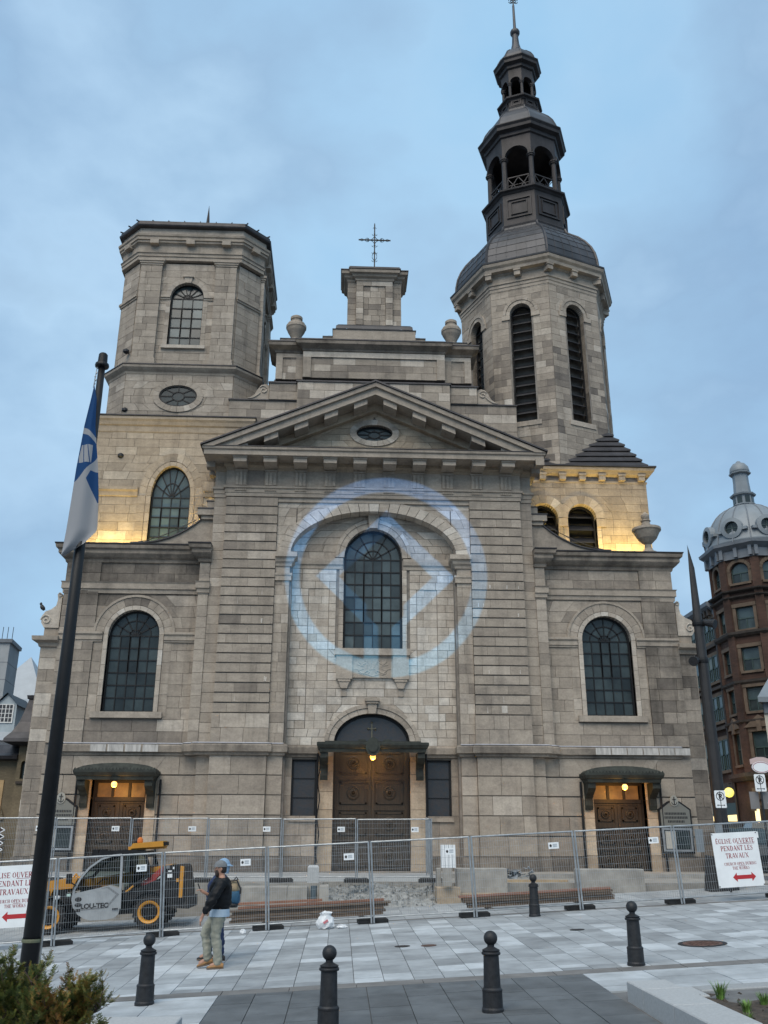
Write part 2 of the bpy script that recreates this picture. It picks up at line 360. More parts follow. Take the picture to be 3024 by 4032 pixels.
# ---- windows -----------------------------------------------------------
def window(fr, uc, v0, vs, hw, rise, cols, rows, d, glass='glass', rings=(0.55, 0.28), spokes=5, name='window', sash=None, fw_=0.07, fanrise=None):
    """arched window: frame > panes, bars"""
    f = MB(); n = 24
    outer = arch_loop(uc, v0, vs, hw, rise, n); k = (hw - fw_) / hw
    inner = [(uc - hw + fw_, v0 + fw_), (uc + hw - fw_, v0 + fw_)] + arc(uc, vs, hw - fw_, rise - fw_, 0, 180, n)
    m = len(outer)
    vs_ = [fr.p(u, d + 0.06, v) for u, v in outer] + [fr.p(u, d + 0.06, v) for u, v in inner] + [fr.p(u, d - 0.05, v) for u, v in inner] + [fr.p(u, d - 0.05, v) for u, v in outer]
    f.add(vs_, [(i, (i + 1) % m, m + (i + 1) % m, m + i) for i in range(m)] + [(m + i, m + (i + 1) % m, 2 * m + (i + 1) % m, 2 * m + i) for i in range(m)])
    # backing so that nothing shows through
    f.add([fr.p(u, d - 0.06, v) for u, v in outer], [tuple(range(m))])
    W_ = f.build(name, 'black_paint', church)
    b = MB(); bw = 0.018
    def line(p, q, w=bw): b.bar(fr.p(p[0], d + 0.012, p[1]), fr.p(q[0], d + 0.012, q[1]), w * 2, 0.05)
    us = [uc - hw + fw_ + (2 * hw - 2 * fw_) * i / cols for i in range(cols + 1)]
    vv = [v0 + fw_ + (vs - v0 - fw_) * i / rows for i in range(rows + 1)]
    for u in us[1:-1]: line((u, v0), (u, vs))
    for v in vv[1:]: line((uc - hw, v), (uc + hw, v))
    hw2, rs2 = hw - fw_, rise - fw_
    rr = [1.0] + list(rings)
    for r in rings:
        a = arc(uc, vs, hw2 * r, rs2 * r, 0, 180, 14)
        for p, q in zip(a, a[1:]): line(p, q)
    angs = [180 * (i + 1) / (spokes + 1) for i in range(spokes)]
    for a in angs: line((uc + hw2 * rr[-1] * 0.15 * math.cos(R_(a)), vs + rs2 * rr[-1] * 0.15 * math.sin(R_(a))), (uc + hw2 * math.cos(R_(a)), vs + rs2 * math.sin(R_(a))))
    if sash:
        c0, c1, q0, q1 = sash
        for p, q in (((us[c0], vv[q0]), (us[c1], vv[q0])), ((us[c0], vv[q1]), (us[c1], vv[q1])), ((us[c0], vv[q0]), (us[c0], vv[q1])), ((us[c1], vv[q0]), (us[c1], vv[q1]))): line(p, q, 0.032)
    b.build('glazing_bars', 'black_paint', W_)
    def pane(poly):
        p = MB(); t = uni(-0.012, 0.012); t2 = uni(-0.012, 0.012)
        ce = sum(u for u, v in poly) / len(poly); cv = sum(v for u, v in poly) / len(poly)
        p.add([fr.p(u, d + (u - ce) * t + (v - cv) * t2, v) for u, v in poly], [tuple(range(len(poly)))], rnd()); p.build('pane', glass, W_)
    for i in range(cols):
        for j in range(rows): pane([(us[i], vv[j]), (us[i + 1], vv[j]), (us[i + 1], vv[j + 1]), (us[i], vv[j + 1])])
    aa = [0] + angs + [180]
    for r_o, r_i in zip(rr, rr[1:] + [0]):
        for a0, a1 in zip(aa, aa[1:]):
            if r_i == 0 and a0 > 0: continue
            if r_i == 0: pane([(uc + hw2 * r_o * math.cos(R_(180 * i / 10)), vs + rs2 * r_o * math.sin(R_(180 * i / 10))) for i in range(11)])
            else:
                pane([(uc + hw2 * r_o * math.cos(R_(a0 + (a1 - a0) * i / 3)), vs + rs2 * r_o * math.sin(R_(a0 + (a1 - a0) * i / 3))) for i in range(4)] +
                     [(uc + hw2 * r_i * math.cos(R_(a1 + (a0 - a1) * i / 3)), vs + rs2 * r_i * math.sin(R_(a1 + (a0 - a1) * i / 3))) for i in range(4)])
    return W_
def oval_window(fr, uc, vc, rx, ry, d):
    f = MB(); n = 28; w = 0.06
    o = arc(uc, vc, rx, ry, 0, 360, n)[:-1]; i_ = arc(uc, vc, rx - w, ry - w, 0, 360, n)[:-1]
    f.add([fr.p(u, d + 0.05, v) for u, v in o] + [fr.p(u, d + 0.05, v) for u, v in i_] + [fr.p(u, d - 0.04, v) for u, v in i_] + [fr.p(u, d - 0.05, v) for u, v in o],
          [(k, (k + 1) % n, n + (k + 1) % n, n + k) for k in range(n)] + [(n + k, n + (k + 1) % n, 2 * n + (k + 1) % n, 2 * n + k) for k in range(n)] + [tuple(range(3 * n, 4 * n))])
    W_ = f.build('oval_window', 'black_paint', church); b = MB()
    def line(p, q, ww=0.035): b.bar(fr.p(p[0], d + 0.012, p[1]), fr.p(q[0], d + 0.012, q[1]), ww, 0.05)
    c = arc(uc, vc, rx * 0.32, ry * 0.42, 0, 360, 16)
    for p, q in zip(c, c[1:]): line(p, q)
    for k in range(8):
        a = R_(45 * k); line((uc + rx * 0.32 * math.cos(a), vc + ry * 0.42 * math.sin(a)), (uc + (rx - w) * math.cos(a), vc + (ry - w) * math.sin(a)))
    b.build('glazing_bars', 'black_paint', W_)
    for k in range(8):
        p = MB(); po = [(uc + (rx - w) * math.cos(R_(45 * k + 45 * i / 4)), vc + (ry - w) * math.sin(R_(45 * k + 45 * i / 4))) for i in range(5)] + [(uc + rx * 0.32 * math.cos(R_(45 * k + 45 - 45 * i / 4)), vc + ry * 0.42 * math.sin(R_(45 * k + 45 - 45 * i / 4))) for i in range(5)]
        p.add([fr.p(u, d, v) for u, v in po], [tuple(range(10))]); p.build('pane', 'glass', W_)
    p = MB(); p.add([fr.p(u, d, v) for u, v in c[:-1]], [tuple(range(16))]); p.build('pane', 'glass', W_)
    return W_
def louvre_window(fr, uc, v0, vs, hw, d, n, name='louvred_opening'):
    f = MB(); o = arch_loop(uc, v0, vs, hw, hw, 20); i_ = [(uc - hw + 0.05, v0 + 0.05), (uc + hw - 0.05, v0 + 0.05)] + arc(uc, vs, hw - 0.05, hw - 0.05, 0, 180, 20); m = len(o)
    f.add([fr.p(u, d, v) for u, v in o] + [fr.p(u, d, v) for u, v in i_] + [fr.p(u, d - 0.1, v) for u, v in i_], [(i, (i + 1) % m, m + (i + 1) % m, m + i) for i in range(m)] + [(m + i, m + (i + 1) % m, 2 * m + (i + 1) % m, 2 * m + i) for i in range(m)])
    f.add([fr.p(u, d - 0.45, v) for u, v in o], [tuple(range(m))])
    W_ = f.build(name, 'black', church)
    step = (vs + hw - v0) / n
    for k in range(n):
        v = v0 + step * k + 0.05; w = hw - 0.03
        if v > vs: w = hw * math.sqrt(max(0.02, 1 - ((v + 0.1 - vs) / hw) ** 2)) - 0.02 if v + 0.1 - vs < hw else 0.05
        s = MB(); e = step * 0.55
        s.add([fr.p(uc - w, d - 0.02, v), fr.p(uc + w, d - 0.02, v), fr.p(uc + w, d - 0.36, v + e), fr.p(uc - w, d - 0.36, v + e), fr.p(uc - w, d - 0.02, v + 0.03), fr.p(uc + w, d - 0.02, v + 0.03), fr.p(uc + w, d - 0.36, v + e + 0.03), fr.p(uc - w, d - 0.36, v + e + 0.03)],
              [(3, 2, 1, 0), (4, 5, 6, 7), (0, 1, 5, 4), (1, 2, 6, 5), (2, 3, 7, 6), (3, 0, 4, 7)]); s.build('slat', 'louvre', W_)
    return W_

BASE_Z = 0.12
# ================= body and backing walls
wall = MB()
# nave behind
wall.box(CX0 - 11.29, CX0 + 11.29, 41.5, 74, -0.5, 15.5)
wall.box(CX0 - 12.35, CX0 - 11.3, 37.0, 74, -0.5, 11.8); wall.box(CX0 + 11.3, CX0 + 12.35, 37.0, 74, -0.5, 11.8)
wall.box(CX0 - 6.5, CX0 + 6.5, 37.35, 39.0, 12, 19.6)
cb(wall, 'wall', 'mortar')
cb_roof = MB()
cb_roof.add([(CX0 - 9, 40, 15.5), (CX0 + 9, 40, 15.5), (CX0 + 9, 74, 15.5), (CX0 - 9, 74, 15.5), (CX0, 42, 21.0), (CX0, 72, 21.0)], [(0, 1, 4), (1, 2, 5, 4), (2, 3, 5), (3, 0, 4, 5)])
cb(cb_roof, 'roof', 'lead')

back = MB()
# ---- wings --------------------------------------------------------------
def wing(s):
    e = 12.35; uc = 9.43 * s
    a, b = su(s, 6.6, e)
    hole = arch_loop(uc, 5.8, 8.8, 1.0, 1.0)
    dhole = [(uc - 1.02, BASE_Z), (uc + 1.02, BASE_Z), (uc + 1.02, 3.25), (uc - 1.02, 3.25)]
    back.plate(F, [(a, -0.4), (b, -0.4), (b, 12.0), (a, 12.0)], [hole, [(uc - 1.02, -0.2), (uc + 1.02, -0.2), (uc + 1.02, 3.3), (uc - 1.02, 3.3)]], 0.0, reveal=0.6)
    ia, ib = su(s, 6.6, 10.98)
    # inner bay and corner pier, upper storey
    cs = lin(4.62, 11.75, 0.445)
    hf = [arch_hole(uc, 5.52, 8.8, 1.36)]
    mm = 'stone' if s > 0 else 'stone_dirty'
    ashlar(F, cs[:-3], lambda v: (ia, ib), hf, base=0.45, d1=0.03, m='stone')
    ashlar(F, cs[-4:], lambda v: (ia, ib), [arch_hole(uc, 5.62, 8.8, 1.36)], base=0.42, d1=0.03, m=mm)
    ja, jb = su(s, 10.98, e)
    ashlar(F, cs, lambda v: (ja, jb), (), base=0.40 if s > 0 else 0.46, d1=0.085, slen=(0.45, 0.9), m='stone_dirty' if s > 0 else 'stone')
    # recessed slip lines either side of the bay
    # window surround, ring, sill
    ring(F, uc, 8.8, 1.0, 1.17, 11, -0.32, 0.075, base=0.78)
    jamb(F, uc - 1.17, uc - 1.0, 5.8, 8.8, -0.32, 0.075, 0.6, 0.76); jamb(F, uc + 1.0, uc + 1.17, 5.8, 8.8, -0.32, 0.075, 0.6, 0.76)
    ring(F, uc, 8.8, 1.19, 1.52, 13, -0.05, 0.055, base=0.5)
    jamb(F, uc - 1.5, uc - 1.19, 5.62, 8.55, -0.05, 0.04, 0.45, 0.46); jamb(F, uc + 1.19, uc + 1.5, 5.62, 8.55, -0.05, 0.04, 0.45, 0.46)
    hood = MB(); o = arc(uc, 8.8, 1.56, 1.56, 0, 180, 24)
    for p, q in zip(o, o[1:]): hood.bar(F.p(p[0], 0.06, p[1]), F.p(q[0], 0.06, q[1]), 0.09, 0.06, up=(0, 1, 0))
    cb(hood, 'hood_mould', 'stone')
    sill = MB(); sill.rect(F, uc - 1.36, uc + 1.36, 5.56, 5.79, -0.3, 0.16, 0.6); cb(sill, 'window_sill', 'stone')
    window(F, uc, 5.8, 8.8, 1.0, 1.0, 5, 6, -0.26, 'glass', (0.66, 0.26), 5, sash=(2, 3, 3, 6) if False else (2, 3, 3, 6))
    # fan of tall voussoir stones above the ring
    for i, an in enumerate((62, 76, 104, 118)):
        pass
    # impost band
    ib_ = MB()
    prof = [(0.0, 8.5), (0.05, 8.5), (0.05, 8.56), (0.09, 8.58), (0.09, 8.74), (0.15, 8.80), (0.15, 8.88), (0.0, 8.92)]
    for x0, x1 in ((uc - 1.18 - 0.02, None), (None, uc + 1.20)):
        if x0 is not None: p0, p1 = (6.6 if s > 0 else -e), x0
        else: p0, p1 = x1, (e if s > 0 else -6.6)
        ib_.sweep(path([(p0, 0.03), (p1, 0.03)]), prof, tint=0.55)
    cb(ib_, 'impost_band', 'stone')
    # upper string band and crowning cornice
    c = MB()
    pts = [(6.55, 0.33), (7.0, 0.33), (7.0, 0.03), (e, 0.03), (e, -1.2)] if s > 0 else [(-e, -1.2), (-e, 0.03), (-7.0, 0.03), (-7.0, 0.33), (-6.55, 0.33)]
    c.sweep(path(pts), [(0, 10.46), (0.05, 10.46), (0.06, 10.62), (0.11, 10.64), (0.11, 10.86), (0.15, 10.92), (0.0, 10.96)], tint=0.5); cb(c, 'string_band', 'stone')
    c = MB()
    c.sweep(path(pts), [(0, 11.72), (0.07, 11.74), (0.10, 11.86), (0.2, 11.92), (0.3, 12.02), (0.33, 12.06), (0.33, 12.2), (0.42, 12.25), (0.45, 12.38), (0.0, 12.40)], tint=0.42); cb(c, 'cornice', 'stone_dirty')
    c = MB(); c.sweep(path(pts), [(-0.4, 12.402), (0.47, 12.402), (0.48, 12.45), (-0.4, 12.47)]); cb(c, 'coping', 'dark_metal')
    # pilaster strip under the cornice next to the centre
    ta, tb = su(s, 6.6, 7.0); jamb(F, ta, tb, 4.62, 11.72, -0.02, 0.33, 0.445, 0.5)
    # lower storey: banded rustication
    lw = [BASE_Z + 0.55] + [BASE_Z + 0.55 + 0.70 * k for k in range(1, 5)] + [4.18]
    lw = [0.62, 1.34, 2.05, 2.76, 3.47, 4.18]
    ashlar(F, lw, lambda v: (a, b), [rect_hole(uc - 1.4, uc + 1.4, -0.5, 3.47)], slen=(0.8, 1.5), d1=0.07, base=0.44, gap=0.016, vgap=0.05)
    ashlar(F, [-0.45, 0.1, 0.62], lambda v: (a, b), [rect_hole(uc - 1.4, uc + 1.4, -0.5, 0.64)], slen=(0.7, 1.3), d1=0.13, base=0.36, m='stone_dirty')
    # flat arch stones over the canopy
    for k in range(-3, 4):
        t = 0.42 * k; q = [(uc + t * 0.82 - 0.2, 3.56), (uc + t * 0.82 + 0.2, 3.56), (uc + t * 1.12 + 0.22, 4.14), (uc + t * 1.12 - 0.22, 4.14)]
        add_stone(F, q, 0.0, 0.085, rtint(0.47, 0.08))
    # door jamb stones
    jamb(F, uc - 1.4, uc - 1.02, BASE_Z - 0.1, 3.3, -0.5, 0.10, 0.72, 0.68, 'stone_warm'); jamb(F, uc + 1.02, uc + 1.4, BASE_Z - 0.1, 3.3, -0.5, 0.10, 0.72, 0.68, 'stone_warm')
    add_stone(F, [(uc - 1.4, 3.3), (uc + 1.4, 3.3), (uc + 1.4, 3.46), (uc - 1.4, 3.46)], -0.5, 0.10, 0.5)
SY(wing)

# ---- corner buttresses with scrolls ------------------------------------------
def buttress(s):
    ua, ub = su(s, 12.35, 12.98)
    bm = MB(); bm.rect(F, ua, ub, -0.5, 8.35, -2.2, -0.03); cb(bm, 'buttress', 'mortar')
    ashlar(F, lin(0.6, 8.3, 0.45), lambda v: (ua, ub), (), base=0.5 if s < 0 else 0.36, sp=0.2, d0=-0.05, d1=0.0, slen=(0.4, 0.9), m='stone' if s < 0 else 'stone_dirty')
    ashlar(F, [-0.5, 0.05, 0.6], lambda v: (ua - 0.1, ub + 0.1), (), base=0.4, d0=-0.1, d1=0.05, m='stone_dirty')
    sf = Fr(CX0 + 12.98 * s, 37.0, 0, 0 if s > 0 else 180)
    ashlar(sf, lin(-0.5, 8.3, 0.45), lambda v: (-1.0, 1.0), (), base=0.45, d0=-0.03, d1=0.02)
    c = MB(); pts = [(12.3, 0.0), (12.98, 0.0), (12.98, -2.2)] if s > 0 else [(-12.98, -2.2), (-12.98, 0.0), (-12.3, 0.0)]
    c.sweep(path(pts), [(-0.1, 8.25), (0.08, 8.28), (0.12, 8.42), (0.3, 8.5), (0.32, 8.66), (-0.1, 8.70)], tint=0.45); c.rect(F, ua, ub, 8.68, 9.05, -2.0, -0.1, 0.4); cb(c, 'buttress_cap', 'stone')
    # scroll
    v = MB(); x = lambda t: (12.42 + t) * s
    pl = [(0.0, 9.05), (0.0, 10.35), (0.1, 10.5), (0.2, 10.42), (0.16, 10.2), (0.2, 9.95), (0.38, 9.8), (0.6, 9.7), (0.72, 9.5), (0.7, 9.25), (0.58, 9.06)]
    poly = [(x(t), z) for t, z in pl]
    if s > 0: poly = poly[::-1]
    v.prism(F, poly, -0.9, -0.05, 0.82, True)
    spi = [(0.52 + 0.22 * (1 - k / 18) * math.cos(k * 0.55), 9.36 + 0.22 * (1 - k / 18) * math.sin(k * 0.55)) for k in range(16)]
    v.tube([F.p(x(t), -0.03, z) for t, z in spi], 0.03, 5, 0.9)
    spi = [(0.1 + 0.09 * (1 - k / 14) * math.cos(1 + k * 0.6), 10.38 + 0.09 * (1 - k / 14) * math.sin(1 + k * 0.6)) for k in range(12)]
    v.tube([F.p(x(t), -0.03, z) for t, z in spi], 0.025, 5, 0.9)
    cb(v, 'scroll', 'stone')
SY(buttress)

# ---- pavilion: strips, rusticated piers, jamb piers ------------------------------
def pav(s):
    a, b = su(s, 6.1, 6.6)
    back.rect(F, min(s * 3.3, s * 6.58), max(s * 3.3, s * 6.58), -0.4, 15.9, -0.3, 0.22)
    ashlar(F, lin(4.62, 14.55, 0.381), lambda v: (a, b), (), base=0.44, d0=0.1, d1=0.29, slen=(0.5, 0.7), m='stone')
    sd_ = Fr(CX0 + 6.6 * s, CY0 + 0.2, 0, 0 if s > 0 else 180)
    jamb(sd_, *((-0.49, 0.55) if s > 0 else (-0.55, 0.49)), 12.4, 14.5, -0.02, 0.005, 0.5, 0.4)
    # rusticated pier
    a, b = su(s, 3.97, 6.1)
    back.rect(F, a + 0.02, b - 0.02, 4.6, 14.55, 0.1, 0.445)
    rc = lin(5.74, 14.13, 0.381) + [14.54]
    rc = [5.74 + 0.38136 * i for i in range(23)] + [14.54]
    ashlar(F, rc, lambda v: (a, b), (), slen=(0.6, 1.2), d0=0.2, d1=0.5, base=0.44, gap=0.008, vgap=0.055, sp=0.09)
    ashlar(F, [4.62, 5.18, 5.72], lambda v: (a - 0.03, b + 0.03), (), slen=(0.55, 1.0), d0=0.2, d1=0.53, base=0.45, gap=0.012)
    # jamb pier of the great arch
    a, b = su(s, 3.38, 3.97)
    back.rect(F, a + 0.02, b, 4.6, 14.5, -0.3, 0.34)
    ashlar(F, lin(4.62, 11.2, 0.381), lambda v: (a, b), (), slen=(0.34, 0.6), d0=-0.25, d1=0.38, base=0.5, gap=0.012)
    ashlar(F, lin(11.2, 11.62, 0.381), lambda v: (a, b), (), slen=(0.34, 0.6), d0=-0.25, d1=0.38, base=0.55, gap=0.012)
    im = MB(); pts = [(3.97, 0.38), (3.38, 0.38), (3.38, -0.2)]
    pts = [(-3.97, 0.38), (-3.38, 0.38), (-3.38, -0.2)] if s < 0 else [(3.38, -0.2), (3.38, 0.38), (3.97, 0.38)]
    im.sweep(path(pts), [(0, 11.58), (0.06, 11.6), (0.08, 11.7), (0.16, 11.78), (0.18, 11.9), (0.28, 11.95), (0.28, 12.14), (0.0, 12.16)], tint=0.6)
    im.sweep(path(pts), [(0, 11.0), (0.07, 11.0), (0.07, 11.18), (0.10, 11.22), (0.10, 11.3), (0, 11.32)], tint=0.58); cb(im, 'impost', 'stone')
SY(pav)
# spandrel wall with the great arch
spc = lin(12.16, 14.52, 0.40)
def arch_fn(v):
    t = (v - 12.16) / 2.12
    if t >= 1: return None
    w = 3.62 * math.sqrt(max(0, 1 - t * t)); return (-w, w)
arch_fn.uc = 0.0
ashlar(F, spc, lambda v: (-3.97, 3.97), [arch_fn], slen=(0.5, 0.9), d0=-0.1, d1=0.36, base=0.76)
ring(F, 0, 12.16, 3.38, 3.86, 27, -0.22, 0.42, ry0=1.86, ry1=2.3, base=0.84, gap=0.024)
tr = MB(); tr.rect(F, -3.97, 3.97, 14.36, 14.56, -0.1, 0.44, 0.55); cb(tr, 'arch_panel_frame', 'stone')
for s in (-1, 1):
    a, b = su(s, 3.16, 3.20); tr = MB(); tr.rect(F, a, b, 13.3, 14.1, 0.3, 0.372, 0.3); cb(tr, 'panel_line', 'groove')
# niche wall
NI = -0.2
door_hole = [(-1.47, -0.3), (1.47, -0.3), (1.47, 4.72)] + arc(0, 4.72, 1.46, 1.12, 0, 180, 20) + [(-1.47, 4.72)]
door_hole = [(-1.47, -0.3), (1.47, -0.3)] + arc(0, 4.72, 1.47, 1.12, 0, 180, 20)
back.plate(F, [(-3.5, -0.4), (3.5, -0.4), (3.5, 14.3), (-3.5, 14.3)], [arch_loop(0, 8.36, 12.17, 1.2, 1.27), door_hole, [(-3.05, 1.98), (-2.1, 1.98), (-2.1, 4.1), (-3.05, 4.1)], [(2.1, 1.98), (3.05, 1.98), (3.05, 4.1), (2.1, 4.1)]], NI - 0.02, reveal=0.4)
def niche_lr(v):
    if v <= 12.16: return (-3.38, 3.38)
    w = 3.36 * math.sqrt(max(0.0, 1 - ((v - 12.16) / 1.86) ** 2)) + 0.12; return (-w, w)
wh = arch_hole(0, 8.1, 12.17, 1.5, 1.55); dh = arch_hole(0, 4.6, 4.72, 1.66, 1.28)
nco = lin(4.62, 11.78, 0.318)
pan = lambda s: rect_hole(*su(s, 1.78, 2.62), nco[2], nco[20])
NF = Fr(CX0, CY0 - NI)
ashlar(NF, nco, niche_lr, [wh, dh, pan(-1), pan(1)], slen=(0.4, 0.8), d0=-0.05, d1=0.02, base=0.84, gap=0.018, sp=0.08)
for s in (-1, 1):
    a, b = su(s, 1.78, 2.62); ashlar(NF, nco[2:21], lambda v: (a + 0.012, b - 0.012), (), slen=(0.35, 0.6), d0=-0.08, d1=-0.012, base=0.83, sp=0.08)
ashlar(NF, lin(11.78, 13.98, 0.318), niche_lr, [arch_hole(0, 11, 12.17, 1.42, 1.45)], slen=(0.45, 0.85), d0=-0.05, d1=0.02, base=0.64, gap=0.018)
# inner imposts
for s in (-1, 1):
    im = MB()
    pts = [(-3.38, -NI * -1 + 0.02), (-1.24, NI + 0.02)] if s < 0 else [(1.24, NI + 0.02), (3.38, NI + 0.02)]
    pts = [(pts[0][0], NI + 0.02), (pts[1][0], NI + 0.02)]
    im.sweep(path(pts), [(0, 11.66), (0.03, 11.68), (0.04, 11.8), (0.10, 11.86), (0.12, 12.0), (0.12, 12.12), (0, 12.15)], tint=0.55); cb(im, 'inner_impost', 'stone')
ring(NF, 0, 12.17, 1.2, 1.42, 9, -0.3, 0.09, ry0=1.27, ry1=1.5, base=0.66); ring(NF, 0, 12.17, 1.43, 1.58, 9, -0.05, 0.12, ry0=1.51, ry1=1.66, base=0.62)
jamb(NF, -1.38, -1.2, 8.37, 11.66, -0.3, 0.05, 0.318, 0.64); jamb(NF, 1.2, 1.38, 8.37, 11.66, -0.3, 0.05, 0.318, 0.64)
ks = MB(); ks.prism(NF, [(-0.17, 13.42), (0.17, 13.42), (0.25, 14.15), (-0.25, 14.15)], -0.05, 0.26, 0.6); ks.rect(NF, -0.31, 0.31, 14.15, 14.24, -0.05, 0.33, 0.6); ks.rect(NF, -0.36, 0.36, 14.24, 14.33, -0.05, 0.38, 0.6); cb(ks, 'keystone', 'stone')
window(NF, 0, 8.37, 12.17, 1.2, 1.27, 6, 7, -0.28, 'glass_mid', (0.68, 0.34), 5, name='great_window', sash=(2, 4, 2, 6), fw_=0.09)
# sill and carved panel
sl = MB(); sl.rect(NF, -1.5, 1.5, 8.10, 8.36, -0.1, 0.26, 0.62); cb(sl, 'window_sill', 'stone')
pq = MB(); pq.rect(NF, -0.80, 0.80, 7.22, 8.10, -0.05, 0.12, 0.56)
for s in (-1, 1):
    a, b = su(s, 0.80, 1.44); pq.rect(NF, a, b, 7.16, 8.10, -0.05, 0.2, 0.6)
    c = 1.12 * s; pq.rect(NF, c - 0.25, c + 0.25, 7.06, 7.16, -0.05, 0.18, 0.55)
    pq.prism(NF, [(c - 0.12, 6.80), (c + 0.12, 6.80), (c + 0.16, 6.92), (c + 0.23, 7.06), (c - 0.23, 7.06), (c - 0.16, 6.92)], -0.05, 0.15, 0.55)
    pq.rect(NF, c - 0.11, c + 0.11, 6.50, 6.80, -0.05, 0.06, 0.55)
CP = cb(pq, 'carved_panel', 'stone')
em = MB()
def rel(pts, r=0.018): em.tube([NF.p(u, 0.125, v) for u, v in pts], r, 5, 0.7)
rel([(-0.16, 7.40), (0.0, 7.98), (0.16, 7.40)]); rel([(-0.26, 7.42), (-0.2, 7.86), (0.0, 7.5), (0.2, 7.86), (0.26, 7.42)], 0.02); rel([(-0.12, 7.55), (0.12, 7.55)])
for s in (-1, 1):
    rel([(s * (0.12 + 0.075 * k), 7.44 + 0.06 * math.sin(k * 1.3)) for k in range(7)], 0.022)
    rel([(s * 0.55, 7.42), (s * 0.42, 7.34), (s * 0.25, 7.36), (0, 7.28)], 0.016); rel([(s * 0.3, 7.78), (s * 0.42, 7.72), (s * 0.55, 7.86)], 0.02)
    rel([(s * (0.28 + 0.05 * math.cos(k * 0.8)), 7.84 + 0.05 * math.sin(k * 0.8)) for k in range(9)], 0.014)
    rel([(s * 0.35, 7.56), (s * 0.5, 7.52), (s * 0.72, 7.58)], 0.014); rel([(s * 0.35, 7.66), (s * 0.62, 7.74)], 0.016)
em.build('monogram', 'stone', CP)

# ---- string course over the ground floor --------------------------------------------
st = MB()
prof = [(0, 4.16), (0.05, 4.18), (0.07, 4.26), (0.16, 4.30), (0.17, 4.52), (0.12, 4.58), (0.0, 4.62)]
for pts in ([(-12.0, 0.07), (-7.0, 0.07), (-7.0, 0.35), (-6.65, 0.35), (-6.65, 0.56), (-3.95, 0.56), (-3.95, 0.42), (-3.36, 0.42), (-3.36, NI + 0.04), (-2.06, NI + 0.04)],
            [(2.06, NI + 0.04), (3.36, NI + 0.04), (3.36, 0.42), (3.95, 0.42), (3.95, 0.56), (6.65, 0.56), (6.65, 0.35), (7.0, 0.35), (7.0, 0.07), (12.0, 0.07)]):
    st.sweep(path(pts), prof, tint=0.5)
cb(st, 'string_course', 'stone_dirty')
sn = MB()
for pts in ([(-12.0, 0.07), (-7.0, 0.07), (-7.0, 0.35), (-6.65, 0.35), (-6.65, 0.56), (-3.95, 0.56), (-3.95, 0.42), (-3.36, 0.42)], [(3.36, 0.42), (3.95, 0.42), (3.95, 0.56), (6.65, 0.56), (6.65, 0.35), (7.0, 0.35), (7.0, 0.07), (12.0, 0.07)]):
    sn.sweep(path(pts), [(0.02, 4.622), (0.14, 4.585), (0.15, 4.605), (0.02, 4.645)])
cb(sn, 'lead_flashing', mat('flashing', (0.4, 0.4, 0.43), 0.5, noise=0.15, nscale=4))
wh_ = MB()
for k, u in enumerate([-10.6, -9.95, -9.3, -8.65] + [8.6 + 0.62 * i for i in range(6)]):
    wh_.rect(F, u, u + 0.58, 4.30, 4.56, 0.2, 0.256, 0.95)
cb(wh_, 'replaced_stone', mat('new_stone', (0.42, 0.40, 0.375), 0.85, noise=0.3, nscale=3, stretch=(3, 3, 0.6)))
# ---- ground floor of the pavilion ---------------------------------------------------
def gpav(s):
    lw = [0.62, 1.34, 2.05, 2.76, 3.47, 4.18]
    for (p, q, d, bs) in ((3.97, 6.1, 0.52, 0.47), (6.1, 6.6, 0.31, 0.45), (3.38, 3.97, 0.38, 0.47)):
        a, b = su(s, p, q); back.rect(F, a + 0.01, b - 0.01, -0.4, 4.2, 0.0, d - 0.06)
        ashlar(F, lw, lambda v: (a, b), (), slen=(0.7, 1.3), d0=0, d1=d, base=bs, gap=0.014, vgap=0.035)
        ashlar(F, [-0.45, 0.1, 0.62], lambda v: (a - 0.04, b + 0.04), (), slen=(0.7, 1.2), d0=0, d1=d + 0.06, base=0.36, m='stone_dirty')
    a, b = su(s, 2.05, 3.38)
    ashlar(NF, lw, lambda v: (a, b), [rect_hole(*su(s, 2.1, 3.05), 2.05, 4.18)], slen=(0.6, 1.0), d0=-0.05, d1=0.03, base=0.5)
    ashlar(NF, [-0.45, 0.1, 0.62], lambda v: (a, b), (), slen=(0.6, 1.0), d0=-0.05, d1=0.06, base=0.4, m='stone_dirty')
    a, b = su(s, 1.47, 2.05); jamb(NF, a, b, -0.3, 4.2, -0.5, 0.07, 0.62, 0.68, 'stone_warm')
    m_ = MB(); a, b = su(s, 1.47, 2.05); m_.rect(NF, a, b, 4.0, 4.2, -0.3, 0.12, 0.6); cb(m_, 'door_capital', 'stone_warm')
    # dark leaded side window
    a, b = su(s, 2.1, 3.05)
    f = MB(); f.rect(NF, a, b, 1.98, 4.1, -0.3, -0.24); f.rect(NF, a, a + 0.07, 1.98, 4.1, -0.24, -0.12); f.rect(NF, b - 0.07, b, 1.98, 4.1, -0.24, -0.12); f.rect(NF, a, b, 1.98, 2.05, -0.24, -0.12); f.rect(NF, a, b, 4.03, 4.1, -0.24, -0.12)
    for v in (2.7, 3.4): f.rect(NF, a, b, v - 0.018, v + 0.018, -0.24, -0.17)
    w = f.build('side_window', 'black_paint', church)
    for v0, v1 in ((2.05, 2.68), (2.72, 3.38), (3.42, 4.03)):
        p = MB(); p.rect(NF, a + 0.07, b - 0.07, v0, v1, -0.24, -0.20); p.build('pane', 'stained_glass', w)
    sl = MB(); sl.rect(NF, a - 0.06, b + 0.06, 1.84, 1.98, -0.1, 0.1, 0.5); cb(sl, 'window_sill', 'stone')
SY(gpav)
